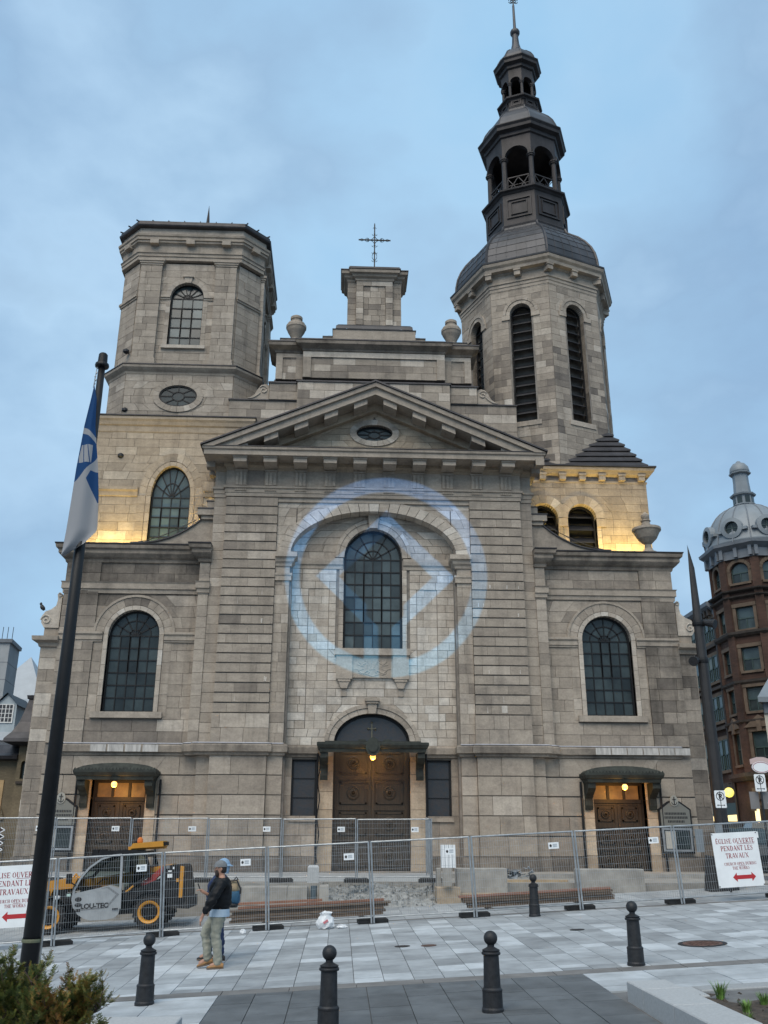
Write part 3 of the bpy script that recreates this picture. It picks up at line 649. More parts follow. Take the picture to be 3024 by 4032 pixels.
# ring over the door and fanlight
ring(NF, 0, 4.72, 1.47, 1.68, 13, -0.3, 0.07, ry0=1.12, ry1=1.32, base=0.66); ring(NF, 0, 4.72, 1.69, 1.84, 13, -0.05, 0.11, ry0=1.33, ry1=1.48, base=0.6)
ks = MB(); ks.prism(NF, [(-0.13, 5.82), (0.13, 5.82), (0.19, 6.2), (-0.19, 6.2)], -0.05, 0.2, 0.5); ks.rect(NF, -0.24, 0.24, 6.2, 6.29, -0.05, 0.26, 0.45); ks.rect(NF, -0.28, 0.28, 6.29, 6.4, -0.05, 0.3, 0.45); cb(ks, 'keystone', 'stone')
fl = MB(); lo = arc(0, 4.66, 1.45, 1.12, 0, 180, 22); fl.prism(NF, lo, -0.3, -0.26)
for p, q in zip(lo, lo[1:]): fl.bar(NF.p(p[0] * 0.985, -0.22, p[1]), NF.p(q[0] * 0.985, -0.22, q[1]), 0.07, 0.08, up=(0, 1, 0))
fan = cb(fl, 'fanlight', 'black_paint')
p = MB(); p.prism(NF, arc(0, 4.68, 1.38, 1.05, 0, 180, 22), -0.26, -0.225); p.build('pane', 'stained_glass', fan)
p = MB()
for a, b in (((0, 4.8), (0, 5.5)), ((-0.12, 5.28), (0.12, 5.28))): p.bar(NF.p(a[0], -0.2, a[1]), NF.p(b[0], -0.2, b[1]), 0.045, 0.03)
for u, v in ((0, 5.52), (-0.14, 5.28), (0.14, 5.28)): p.lathe(*NF.p(u, -0.2, 0)[:2], [(0.01, v - 0.05), (0.05, v), (0.01, v + 0.05)], 6)
p.build('cross_motif', mat('bronze', (0.14, 0.13, 0.09), 0.5, 0.4), fan)
# ---- doors ------------------------------------------------------------------------------
def door(fr, uc, v0, v1, hw, d, transom=None, npan=3):
    fm = MB()
    for a, b in ((uc - hw, uc - hw + 0.09), (uc + hw - 0.09, uc + hw)): fm.rect(fr, a, b, v0, v1, d - 0.06, d + 0.08)
    fm.rect(fr, uc - hw + 0.09, uc + hw - 0.09, v1 - 0.1, v1, d - 0.06, d + 0.08)
    top = transom or v1 - 0.1
    if transom: fm.rect(fr, uc - hw + 0.09, uc + hw - 0.09, transom, transom + 0.14, d - 0.06, d + 0.14)
    df = fm.build('door_frame', 'wood_dark', church)
    if transom:
        n = 3; w = (2 * hw - 0.18) / n
        for k in range(n):
            a = uc - hw + 0.09 + w * k; p = MB(); p.rect(fr, a + 0.05, a + w - 0.05, transom + 0.14, v1 - 0.1, d - 0.05, d - 0.01); p.build('transom_pane', 'transom', df)
            p = MB(); p.rect(fr, a - 0.05 * (k > 0), a + 0.05, transom + 0.14, v1 - 0.1, d - 0.05, d + 0.04); p.build('transom_mullion', 'wood_dark', df)
    for s in (-1, 1):
        a, b = (uc - hw + 0.09, uc - 0.006) if s < 0 else (uc + 0.006, uc + hw - 0.09)
        m_ = MB(); m_.rect(fr, a, b, v0 + 0.02, top, d - 0.06, d); leaf = m_.build('door_leaf', 'wood_door', church)
        st_ = MB()
        H = (top - v0) / npan; w = b - a
        for u0_, u1_ in ((a, a + 0.11), (b - 0.11, b)): st_.rect(fr, u0_, u1_, v0 + 0.02, top, d, d + 0.045)
        for k in range(npan + 1):
            v = v0 + H * k; st_.rect(fr, a + 0.11, b - 0.11, max(v0 + 0.02, v - 0.08), min(top, v + 0.08), d, d + 0.045)
        st_.build('door_rails', 'wood_door', leaf)
        for k in range(npan):
            c = v0 + H * (k + 0.5); uu = (a + b) / 2; pw, ph = w / 2 - 0.17, H / 2 - 0.15
            p = MB(); p.rect(fr, uu - pw, uu + pw, c - ph, c + ph, d, d + 0.02)
            for (x0, x1, y0, y1) in ((-pw, pw, ph - 0.06, ph), (-pw, pw, -ph, -ph + 0.06), (-pw, -pw + 0.06, -ph, ph), (pw - 0.06, pw, -ph, ph)): p.rect(fr, uu + x0, uu + x1, c + y0, c + y1, d + 0.02, d + 0.05)
            p.build('door_panel', 'wood_door', leaf)
            r = min(pw, ph) * 0.62; q = MB(); o = Vector(fr.p(uu, d + 0.02, c)); nrm = fr.n
            prof = [(r, 0), (r, 0.04), (r * 0.85, 0.05), (r * 0.8, 0.02), (r * 0.55, 0.02), (r * 0.5, 0.05), (r * 0.3, 0.06), (r * 0.25, 0.03), (0.01, 0.08)]
            vs_ = []; n = 18
            for rr, h in prof: vs_ += [tuple(o + nrm * h + fr.u * (rr * math.cos(2 * PI * i / n)) + Vector((0, 0, 1)) * (rr * math.sin(2 * PI * i / n))) for i in range(n)]
            q.add(vs_, [(j * n + i, j * n + (i + 1) % n, (j + 1) * n + (i + 1) % n, (j + 1) * n + i) for j in range(len(prof) - 1) for i in range(n)]); q.build('rosette', 'wood_door', leaf)
DF = Fr(CX0, CY0 - NI)
door(DF, 0, 0.12, 4.66, 1.47, -0.4, None, 4)
for s in (-1, 1): door(F, 9.43 * s, 0.12, 3.3, 1.02, -0.42, 2.55, 3)
steps = MB(); steps.box(CX0 - 2.3, CX0 + 2.3, 35.2, 36.7, -0.1, 0.11); cb(steps, 'door_step', 'stone_dirty')
# ---- canopies -----------------------------------------------------------------------------
def globe_lamp(x, y, z, power):
    m_ = MB(); m_.lathe(x, y, [(0.02, z + 0.3), (0.02, z + 0.14), (0.07, z + 0.13), (0.08, z + 0.10)], 10); l = m_.build('lamp', 'black_paint', church)
    g = MB(); g.lathe(x, y, [(0.03, z + 0.13)] + [(0.11 * math.sin(R_(a)), z + 0.11 * math.cos(R_(a))) for a in range(30, 180, 15)] + [(0.005, z - 0.11)], 14); g.build('lamp_globe', 'lamp_glow', l, smooth=True)
    ld = bpy.data.lights.new('lamp_light', 'POINT'); ld.energy = power; ld.color = (1.0, 0.48, 0.10); ld.shadow_soft_size = 0.11
    lo = bpy.data.objects.new('lamp_light', ld); COL.objects.link(lo); lo.parent = l; lo.location = (x - CX0, y - CY0, z - 0.26)
def canopy(uc, hw, vb, arch, dep):
    m_ = MB()
    m_.rect(F, uc - hw + 0.1, uc + hw - 0.1, vb + 0.10, vb + 0.12, 0.05, dep - 0.1)
    pts = [(uc - hw + 0.12, 0.05), (uc - hw + 0.12, dep - 0.12), (uc + hw - 0.12, dep - 0.12), (uc + hw - 0.12, 0.05)]
    m_.sweep(path(pts), [(-0.06, vb), (0.0, vb), (0.02, vb + 0.12), (0.07, vb + 0.15), (0.12, vb + 0.26), (0.12, vb + 0.34), (0.06, vb + 0.36)])
    if arch:
        top = arc(uc, vb + 0.34, hw - 0.05, arch, 0, 180, 16); n = len(top)
        for d0, d1, k0, k1 in ((0.05, dep + 0.02, 1, 1),):
            m_.add([F.p(u, 0.04, v) for u, v in top] + [F.p(u, dep - 0.05 - 0.35 * (v - vb - 0.34) / arch, v) for u, v in top], [(i, i + 1, n + i + 1, n + i) for i in range(n - 1)] + [tuple(range(n, 2 * n))])
        for i in range(24):  # cresting
            u = uc - hw + 2 * hw * (i + 0.5) / 24; m_.prism(F, [(u - 0.05, vb + 0.34), (u + 0.05, vb + 0.34), (u, vb + 0.43)], dep - 0.03, dep - 0.005, back=True)
    else:
        m_.rect(F, uc - hw + 0.3, uc + hw - 0.3, vb + 0.36, vb + 0.40, 0.02, dep - 0.1)
        m_.prism(F, arc(uc, vb + 0.18, 0.27, 0.34, 0, 360, 18)[:-1], dep, dep + 0.07)
        m_.prism(F, arc(uc, vb + 0.2, 0.18, 0.22, 0, 360, 14)[:-1], dep + 0.07, dep + 0.12)
        for u in (-0.55, 0.42): m_.rect(F, uc + u, uc + u + 0.28, vb + 0.41, vb + 0.47, 0.1, dep - 0.2)
    c = cb(m_, 'canopy', 'verdigris')
    for s in (-1, 1):
        u = uc + s * (hw - 0.28); b = MB(); w = 0.14
        prof = [(0.08, vb - 0.95), (0.2, vb - 0.95), (0.26, vb - 0.8), (0.24, vb - 0.55), (0.4, vb - 0.42), (dep - 0.35, vb - 0.3), (dep - 0.2, vb - 0.2), (dep - 0.2, vb), (0.08, vb)]
        vs_ = [F.p(u - w, d, v) for d, v in prof] + [F.p(u + w, d, v) for d, v in prof]; n = len(prof)
        b.add(vs_, [tuple(range(n)), tuple(range(2 * n - 1, n - 1, -1))] + [(i, n + i, n + (i + 1) % n, (i + 1) % n) for i in range(n)])
        b.build('bracket', 'verdigris', c)
canopy(0, 2.09, 4.27, 0, 1.12)
for s in (-1, 1): canopy(9.43 * s, 1.5, 3.24, 0.28, 1.0)
globe_lamp(CX0, 35.05, 4.1, 27); globe_lamp(CX0 - 9.43, 35.15, 3.08, 25); globe_lamp(CX0 + 9.43, 35.15, 3.08, 25)
# downpipes and cable
for u in (-9.43 - 1.52, -9.43 + 1.55, 9.43 - 1.5, 9.43 + 1.55): dp = MB(); dp.tube([F.p(u, 0.2, 0.0), F.p(u, 0.2, 3.3)], 0.045, 6); cb(dp, 'downpipe', 'black_paint')
for u in (-2.07, 2.07): dp = MB(); dp.tube([F.p(u, 0.0, 0.0), F.p(u, 0.0, 4.3)], 0.04, 6); cb(dp, 'downpipe', 'black_paint')
dp = MB(); dp.tube([F.p(-2.0 + 0.04 * math.sin(k), 0.05, 4.2 - 0.2 * k) for k in range(20)], 0.022, 5); cb(dp, 'cable', 'black_paint')

# ---- entablature --------------------------------------------------------------------
en = MB()
pe = [(-6.6, -0.6), (-6.6, 0.31), (-6.12, 0.31), (-6.12, 0.51), (6.12, 0.51), (6.12, 0.31), (6.6, 0.31), (6.6, -0.6)]
en.sweep(path(pe), [(-0.5, 14.53), (0.02, 14.55), (0.02, 14.70), (0.05, 14.71), (0.05, 14.88), (0.11, 14.90), (0.12, 14.98), (0.02, 15.0), (0.02, 15.72), (-0.5, 15.8)], tint=0.5)
cb(en, 'architrave', 'stone')
for k in range(10):
    u = -5.53 + 1.229 * k; t = MB(); t.rect(F, u - 0.24, u + 0.24, 15.02, 15.70, 0.52, 0.57, 0.5)
    for q in (-0.16, 0, 0.16): t.rect(F, u + q - 0.055, u + q + 0.055, 15.02, 15.62, 0.57, 0.60, 0.53)
    t.rect(F, u - 0.26, u + 0.26, 15.64, 15.71, 0.57, 0.615, 0.55); T_ = cb(t, 'triglyph', 'stone')
    g = MB()
    for q in range(6): g.prism(F, [(u - 0.2 + 0.08 * q - 0.03, 14.78), (u - 0.2 + 0.08 * q + 0.03, 14.78), (u - 0.2 + 0.08 * q + 0.02, 14.87), (u - 0.2 + 0.08 * q - 0.02, 14.87)], 0.55, 0.605, 0.5)
    g.build('guttae', 'stone', T_)
    if k < 9:
        for q in (0, 1): add_stone(F, [(u + 0.26 + 0.36 * q, 15.02), (u + 0.61 + 0.36 * q, 15.02), (u + 0.61 + 0.36 * q, 15.70), (u + 0.26 + 0.36 * q, 15.70)] if False else [(u + 0.265, 15.02), (u + 0.965, 15.02), (u + 0.965, 15.70), (u + 0.265, 15.70)], 0.5, 0.535, rtint(0.48, 0.1)) if q == 0 else None
co = MB()
pc = [(-6.62, -1.2), (-6.62, 0.33), (-6.13, 0.33), (-6.13, 0.53), (6.13, 0.53), (6.13, 0.33), (6.62, 0.33), (6.62, -1.2)]
co.sweep(path(pc), [(-0.3, 15.68), (0.03, 15.70), (0.06, 15.82), (0.14, 15.88), (0.14, 16.02), (-0.3, 16.05)], tint=0.45); cb(co, 'bed_mould', 'stone_warm')  # warm stone colour paints in warm light below the corona
co = MB(); pc = [(-7.0, -1.3), (-7.0, 1.5), (7.0, 1.5), (7.0, -1.3)]
co.sweep(path(pc), [(-1.2, 16.03), (0.0, 16.0), (0.0, 16.2), (0.06, 16.23), (0.08, 16.32), (-1.2, 16.34)], tint=0.5); cb(co, 'corona', 'stone')
for k in range(10):
    u = -5.53 + 1.229 * k; t = MB(); t.rect(F, u - 0.27, u + 0.27, 15.76, 16.025, 0.6, 1.36, 0.6); t.rect(F, u - 0.30, u + 0.30, 15.94, 16.022, 0.6, 1.41, 0.62); cb(t, 'modillion', 'stone')
for s in (-1, 1):
    for k in range(2): t = MB(); sfr = Fr(CX0 + 6.62 * s, 35.5, 0, 0 if s > 0 else 180); t.rect(sfr, -0.9 + 0.9 * k - 0.2, -0.9 + 0.9 * k + 0.2, 15.76, 16.02, 0, 0.36, 0.4); cb(t, 'modillion', 'stone')
# pediment
SL = 3.08 / 7.08
def ccw(p):
    a = sum(p[i][0] * p[(i + 1) % len(p)][1] - p[(i + 1) % len(p)][0] * p[i][1] for i in range(len(p)))
    return p if a > 0 else p[::-1]
def rake(lo, hi, d0, d1, name, m, tint=0.5, zb=16.32):
    zt = zb + SL * 7.08
    for s in (-1, 1):
        p = [(s * (7.08 + hi / SL), zb), (0, zt + hi), (0, zt + lo), (s * (7.08 + lo / SL), zb)]
        m_ = MB(); m_.prism(F, ccw(p), d0, d1, tint, True); cb(m_, name, m)
rake(-0.20, 0.0, -0.5, 1.62, 'raking_cyma', 'stone', 0.42)
rake(-0.52, -0.203, -0.5, 1.5, 'raking_corona', 'stone', 0.55)
rake(-0.86, -0.523, -0.5, 0.66, 'raking_bed_mould', 'stone_warm', 0.62)  # warmer stone colour stands in for warm light under the rakes
m_ = MB()
for s in (-1, 1):
    zt = 16.32 + SL * 7.08; p = [(s * 7.14, 16.33), (0, zt + 0.012), (0, zt + 0.085), (s * 7.14, 16.40)]
    m_.prism(F, ccw(p), -0.6, 1.68, 0.5, True)
cb(m_, 'roof_flashing', 'dark_metal')
m_ = MB(); m_.rect(F, -6.9, 6.9, 16.342, 16.37, 0.45, 1.59); cb(m_, 'ledge_flashing', 'dark_metal')
for s in (-1, 1):
    for k in range(5):
        u = (0.62 + 1.229 * k) * s; z = 16.32 + SL * (7.08 - abs(u)) - 0.53; t = MB()
        if abs(u) > 5.6: continue
        w = 0.28; q = [(u - w, z - 0.24 + SL * s * w), (u + w, z - 0.24 - SL * s * w), (u + w, z - SL * s * w), (u - w, z + SL * s * w)]
        t.prism(F, q, 0.6, 1.38, 0.6); cb(t, 'raking_modillion', 'stone')
def tym(v): w = max(0.0, 7.08 - (v + 0.72 - 16.32) / SL); return (-w, w)
def ov(cx, cy, rx, ry):
    def f(v):
        t = (v - cy) / ry
        if abs(t) >= 1: return None
        w = rx * math.sqrt(1 - t * t); return (cx - w, cx + w)
    f.uc = cx; return f
back.plate(F, [(-6.4, 16.3), (6.4, 16.3), (0, 19.0)], [arc(0, 17.6, 0.78, 0.38, 0, 360, 24)[:-1]], 0.33, reveal=0.3)
ashlar(F, lin(16.37, 18.65, 0.285), tym, [ov(0, 17.6, 0.93, 0.5)], slen=(0.5, 1.1), d0=0.3, d1=0.37, base=0.74, m='stone_warm')  # lighter, warmer stone stands in for light on the recessed tympanum
ring(F, 0, 17.6, 0.78, 1.06, 22, 0.1, 0.42, 0, 360, ry0=0.38, ry1=0.62, base=0.8)
oval_window(F, 0, 17.6, 0.78, 0.38, 0.16)
cb(back, 'wall', 'mortar')

# ---- swooping parapets and corner blocks ---------------------------------------------
def swoop(s):
    m_ = MB(); cv = [(6.62, 13.9)] + [(7.0 + 2.95 * (t / 12), 12.62 + 1.2 * (1 - t / 12) ** 2.4) for t in range(13)]
    poly = [(6.62, 12.4), (9.95, 12.4), (9.95, 12.6)] + cv[::-1]
    poly = [(s * u, v) for u, v in poly]
    if s < 0: poly = poly[::-1]
    m_.prism(F, poly, -0.42, -0.12, 0.42, True); cb(m_, 'parapet', 'stone')
    c = MB(); cp = [(s * u, v) for u, v in cv[1:]] + [(s * 9.97, 12.62)]; n = len(cp)
    c.add([F.p(u, d, v + h) for h in (0.0, 0.06) for d in (-0.44, -0.05) for u, v in cp], [(i, i + 1, n + i + 1, n + i) for i in range(n - 1)] + [(2 * n + i, 3 * n + i, 3 * n + i + 1, 2 * n + i + 1) for i in range(n - 1)] + [(n + i, n + i + 1, 3 * n + i + 1, 3 * n + i) for i in range(n - 1)])
    cb(c, 'parapet_coping', 'dark_metal')
    l = MB(); l.tube([F.p(s * (7.35 + 2.3 * t / 8), -0.11, 12.95 + 0.75 * (1 - t / 8) ** 1.6 - 0.25 * t / 8) for t in range(9)], 0.018, 4); cb(l, 'parapet_line', 'groove')
    b = MB(); a, e = su(s, 6.62, 7.15); b.rect(F, a, e, 13.7, 13.86, -0.7, 0.0, 0.5); a, e = su(s, 6.62, 7.3); b.rect(F, a, e, 13.86, 14.12, -0.8, 0.1, 0.55); a, e = su(s, 6.62, 6.95); b.rect(F, a, e, 14.16, 14.5, -0.6, -0.05, 0.5); cb(b, 'parapet_block', 'stone')
    b = MB(); a, e = su(s, 6.62, 7.33); b.rect(F, a, e, 14.122, 14.17, -0.8, 0.13); a, e = su(s, 6.62, 6.98); b.rect(F, a, e, 14.502, 14.54, -0.6, -0.02); cb(b, 'block_flashing', 'dark_metal')
SY(swoop)
def urn(x, y, z, prof, n=20):
    m_ = MB(); m_.lathe(x, y, [(r, z + h) for r, h in prof], n, tint=0.5); cb(m_, 'urn', 'stone', smooth=False)
URN_A = [(0.3, 0), (0.3, 0.1), (0.2, 0.16), (0.24, 0.24), (0.30, 0.38), (0.40, 0.56), (0.44, 0.68), (0.47, 0.72), (0.47, 0.84), (0.42, 0.88), (0.40, 0.96), (0.24, 1.06), (0.24, 1.16), (0.28, 1.18), (0.28, 1.30), (0.2, 1.36)]
URN_B = [(0.36, 0), (0.36, 0.1), (0.24, 0.16), (0.14, 0.3), (0.12, 0.46), (0.2, 0.52), (0.40, 0.72), (0.50, 0.92), (0.54, 1.0), (0.60, 1.06), (0.60, 1.16), (0.30, 1.24), (0.2, 1.3), (0.17, 1.46), (0.22, 1.5), (0.13, 1.56), (0.17, 1.68), (0.17, 1.76), (0.05, 1.9)]
for s in (-1, 1): urn(CX0 + 3.62 * s, 37.2, 22.86, URN_A)
urn(CX0 + 11.55, 36.05, 12.46, URN_B)

# ---- attic -----------------------------------------------------------------------------------
at = MB()
def step(u, v0, v1, d, courses, base=0.42, sl_=(0.6, 1.1), m='stone'):
    at.rect(FA, -u, u, v0, v1, -1.6, d - 0.03)
    ashlar(FA, lin(v0, v1, courses), lambda v: (-u, u), (), slen=sl_, d0=d - 0.05, d1=d, base=base, m=m)
    for s in (-1, 1):
        sf = Fr(CX0 + u * s, 37.0, 0, 0 if s > 0 else 180); jamb(sf, (-d if s > 0 else -1.55), (1.55 if s > 0 else d), v0, v1, -0.02, 0.01, courses, base)
step(6.45, 15.9, 19.72, 0.0, 0.42); step(4.68, 19.76, 20.58, 0.1, 0.41, 0.4); step(4.45, 20.8, 22.16, 0.05, 0.34, 0.4)
step(3.42, 18.5, 20.58, 0.3, 0.41, 0.46); step(3.22, 20.8, 22.16, 0.28, 0.34, 0.44)
fr_ = MB()   # raised panel frames
for a, b, c, d_, dd in ((-3.22, 3.22, 20.8, 22.1, 0.28),):
    for q in ((a, b, d_ - 0.27, d_), (a, a + 0.36, c, d_ - 0.27), (b - 0.36, b, c, d_ - 0.27)): fr_.rect(FA, *q, dd - 0.02, dd + 0.06, rtint(0.6, 0.12))
for s in (-1, 1):
    a, b = su(s, 3.25, 4.45)
    for q in ((a, b, 21.9, 22.1), (a, a + 0.3, 20.8, 21.9), (b - 0.3, b, 20.8, 21.9)): fr_.rect(FA, *q, 0.03, 0.1, rtint(0.5, 0.1))
cb(fr_, 'attic_panel_frame', 'stone')
fl_ = MB()
pA = [(CX0 - 4.7, 38.5), (CX0 - 4.7, 36.9), (CX0 - 3.44, 36.9), (CX0 - 3.44, 36.7), (CX0 + 3.44, 36.7), (CX0 + 3.44, 36.9), (CX0 + 4.7, 36.9), (CX0 + 4.7, 38.5)]
fl_.sweep(pA, [(-0.05, 20.56), (0.05, 20.57), (0.05, 20.64), (-0.02, 20.68), (-0.16, 20.74), (-0.2, 20.86)])
fl_.rect(FA, -6.5, 6.5, 19.722, 19.78, -1.5, 0.06); cb(fl_, 'attic_flashing', 'dark_metal')
cn = MB(); pB = [(CX0 - 4.45, 38.5), (CX0 - 4.45, 36.94), (CX0 - 3.2, 36.94), (CX0 - 3.2, 36.7), (CX0 + 3.2, 36.7), (CX0 + 3.2, 36.94), (CX0 + 4.45, 36.94), (CX0 + 4.45, 38.5)]
cn.sweep(pB, [(0, 22.12), (0.05, 22.14), (0.08, 22.22), (0.2, 22.3), (0.34, 22.38), (0.36, 22.52), (0.0, 22.54)], tint=0.36); cb(cn, 'attic_cornice', 'stone_dirty')
cn = MB(); cn.sweep(pB, [(-0.6, 22.542), (0.38, 22.542), (0.38, 22.60), (-0.6, 22.64)]); cb(cn, 'cornice_flashing', 'dark_metal')
cb(at, 'attic', 'mortar')
at2 = MB()
for s in (-1, 1):
    a, b = su(s, 2.9, 4.3); at2.rect(FA, a, b, 22.6, 22.86, -1.3, 0.1, 0.5)
at2.rect(FA, -3.3, 3.3, 22.6, 22.74, -1.4, 0.3, 0.45)
at2.rect(FA, -2.35, 2.35, 22.74, 23.0, -1.4, 0.12, 0.42); at2.rect(FA, -1.9, 1.9, 22.74, 23.32, -1.4, 0.28, 0.52); cb(at2, 'attic_step', 'stone')
at3 = MB()
at3.rect(FA, -3.34, 3.34, 22.742, 22.76, -1.4, 0.34); at3.rect(FA, -2.38, 2.38, 23.002, 23.05, -1.4, 0.15); at3.rect(FA, -1.93, 1.93, 23.322, 23.36, -1.4, 0.31)
for s in (-1, 1):
    a, b = su(s, 2.88, 4.33); at3.rect(FA, a, b, 22.862, 22.9, -1.3, 0.13)
pr = [(0.28, 23.36), (0.26, 23.52), (0.16, 23.64), (0.02, 23.7), (-0.2, 23.74)]
pth = [(CX0 - 1.5, 38.2), (CX0 - 1.5, 36.95), (CX0 + 1.5, 36.95), (CX0 + 1.5, 38.2)]; at3.sweep(pth, pr)
for s in (-1, 1): at3.sweep([(CX0 + s * 1.95 - 0.2, 37.3), (CX0 + s * 1.95 + 0.2, 37.3)], [(0.2, 23.05), (0.18, 23.2), (0.05, 23.3), (-0.6, 23.32)])
cb(at3, 'attic_roofing', 'lead')
# scrolls at the attic ends
def asc(s):
    m_ = MB(); x = lambda t: (4.72 + t) * s
    pl = [(0.0, 19.78), (0.95, 19.78), (0.8, 19.9), (0.62, 20.05), (0.5, 20.3), (0.36, 20.5), (0.18, 20.56), (0.0, 20.5)]
    poly = [(x(t), z) for t, z in pl]; poly = poly if s > 0 else poly[::-1]
    m_.prism(FA, poly, -0.7, 0.0, 0.55, True)
    m_.tube([FA.p(x(0.24 + 0.2 * (1 - k / 20) * math.cos(0.6 + k * 0.5)), 0.02, 20.26 + 0.22 * (1 - k / 20) * math.sin(0.6 + k * 0.5)) for k in range(17)], 0.028, 5, 0.75)
    m_.tube([FA.p(x(0.38 + 0.55 * k / 6), 0.02, 20.12 - 0.26 * k / 6 - 0.1 * math.sin(k * 0.5)) for k in range(7)], 0.028, 5, 0.75); cb(m_, 'scroll', 'stone')
SY(asc)
# central pedestal with cap and iron cross
pd = MB(); pd.rect(FA, -1.25, 1.25, 23.7, 26.15, -1.5, -0.03); cb(pd, 'pedestal', 'mortar')
ashlar(FA, lin(23.7, 26.1, 0.30), lambda v: (-1.25, -0.86), (), slen=(0.3, 0.5), d0=-0.05, d1=0.0, base=0.5, sp=0.18)
ashlar(FA, lin(23.7, 26.1, 0.30), lambda v: (0.86, 1.25), (), slen=(0.3, 0.5), d0=-0.05, d1=0.0, base=0.42, sp=0.16)
ashlar(FA, lin(23.7, 26.1, 0.30), lambda v: (-0.86, -0.52), (), slen=(0.3, 0.5), d0=-0.05, d1=0.14, base=0.62, sp=0.15)
ashlar(FA, lin(23.7, 26.1, 0.30), lambda v: (0.52, 0.86), (), slen=(0.3, 0.5), d0=-0.05, d1=0.14, base=0.5, sp=0.15)
ashlar(FA, [23.7, 23.95, 24.25, 24.55, 24.85, 25.2, 25.55, 25.82], lambda v: (-0.52, 0.52), (), slen=(0.35, 0.6), d0=-0.05, d1=0.08, base=0.45, sp=0.13)
ashlar(FA, [25.82, 26.1], lambda v: (-0.86, 0.86), (), slen=(0.7, 1.0), d0=-0.05, d1=0.14, base=0.62)
sf = Fr(CX0 - 1.25, 37.0, 0, 180); jamb(sf, -1.4, 0, 23.7, 26.1, -0.02, 0.01, 0.3, 0.45); sf = Fr(CX0 + 1.25, 37.0, 0, 0); jamb(sf, 0, 1.4, 23.7, 26.1, -0.02, 0.01, 0.3, 0.45)
cn = MB(); pB = [(CX0 - 1.25, 38.4), (CX0 - 1.25, 37.0), (CX0 - 0.88, 37.0), (CX0 - 0.88, 36.86), (CX0 + 0.88, 36.86), (CX0 + 0.88, 37.0), (CX0 + 1.25, 37.0), (CX0 + 1.25, 38.4)]
cn.sweep(pB, [(-0.3, 26.05), (0.03, 26.08), (0.06, 26.18), (0.16, 26.24), (0.2, 26.34), (0.3, 26.38), (0.32, 26.52), (-0.3, 26.54)], tint=0.42); cn.rect(FA, -1.15, 1.15, 26.5, 26.86, -1.3, 0.06, 0.6); cb(cn, 'pedestal_cap', 'stone')
cn = MB(); cn.sweep(pB, [(-0.2, 26.542), (0.35, 26.542), (0.35, 26.59), (-0.2, 26.6)]); cn.rect(FA, -1.2, 1.2, 26.862, 26.92, -1.35, 0.1); cb(cn, 'cap_flashing', 'dark_metal')
cr = MB(); XC = Fr(CX0, 37.3)
cr.bar(XC.p(0, 0, 26.9), XC.p(0, 0, 29.62), 0.055, 0.055); cr.bar(XC.p(-0.78, 0, 28.72), XC.p(0.78, 0, 28.72), 0.05, 0.05)
cr.lathe(*XC.p(0, 0, 0)[:2], [(0.03, 29.6), (0.01, 29.72)], 6)
def curl(u, v, su_, sv, r=0.1): cr.tube([XC.p(u + su_ * (r * 0.3 + r * (1 - k / 14) * math.cos(k * 0.5)), 0, v + sv * r * (1 - k / 14) * math.sin(k * 0.5)) for k in range(12)], 0.014, 4)
for s in (-1, 1):
    for v in (27.1, 27.55, 28.0, 28.4): curl(0, v, s, 1 if v < 27.3 else -1, 0.1)
    curl(0, 29.05, s, -1, 0.09); curl(0, 29.4, s, 1, 0.06)
    cr.tube([XC.p(s * 0.03, 0, 27.55), XC.p(s * 0.11, 0, 27.7), XC.p(s * 0.11, 0, 27.85), XC.p(s * 0.03, 0, 28.0)], 0.014, 4)
    for q in (-1, 1):
        cr.tube([XC.p(s * 0.3 * (1 - math.sin(R_(a))) , 0, 28.72 + q * 0.3 * (1 - math.cos(R_(a)))) for a in range(0, 91, 15)], 0.016, 4)
        cr.tube([XC.p(s * (0.34 + 0.1 * (1 - k / 14) * math.cos(k * 0.5)), 0, 28.72 + q * (0.04 + 0.09 * (1 - k / 14) * abs(math.sin(k * 0.5)))) for k in range(12)], 0.014, 4)
        cr.tube([XC.p(s * (0.62 + 0.06 * math.cos(k * 0.6)), 0, 28.72 + q * (0.02 + 0.05 * abs(math.sin(k * 0.6)))) for k in range(6)], 0.012, 4)
    cr.tube([XC.p(s * 0.03, 0, 27.1), XC.p(s * 0.1, 0, 26.95), XC.p(s * 0.2, 0, 26.9)], 0.02, 4)
cb(cr, 'iron_cross', 'black_paint')
# ================================================================== LEFT TOWER (unfinished, flat roofed)
LX, LY, LA, LC = -7.58, 40.55, 3.3, 0.95
def chsq(a, c, cx=LX, cy=LY):  # chamfered square, counter-clockwise from front left
    return [(cx - a + c, cy - a), (cx + a - c, cy - a), (cx + a, cy - a + c), (cx + a, cy + a - c), (cx + a - c, cy + a), (cx - a + c, cy + a), (cx - a, cy + a - c), (cx - a, cy - a + c)]
LF = Fr(LX, LY - LA)
tw = MB()
tw.box(LX - 3.30, LX + 3.30, 37.5, 43.6, 11.5, 18.3)
tw.slab(chsq(2.95, 0.85), 18.2, 21.2); tw.slab(chsq(2.85, 0.8), 21.2, 28.6)
LBF = Fr(LX, 37.0)
class BK:
    def plate(s, *a, **k): m_ = MB(); m_.plate(*a, **k); cb(m_, 'tower_wall', 'mortar')
back2 = BK()
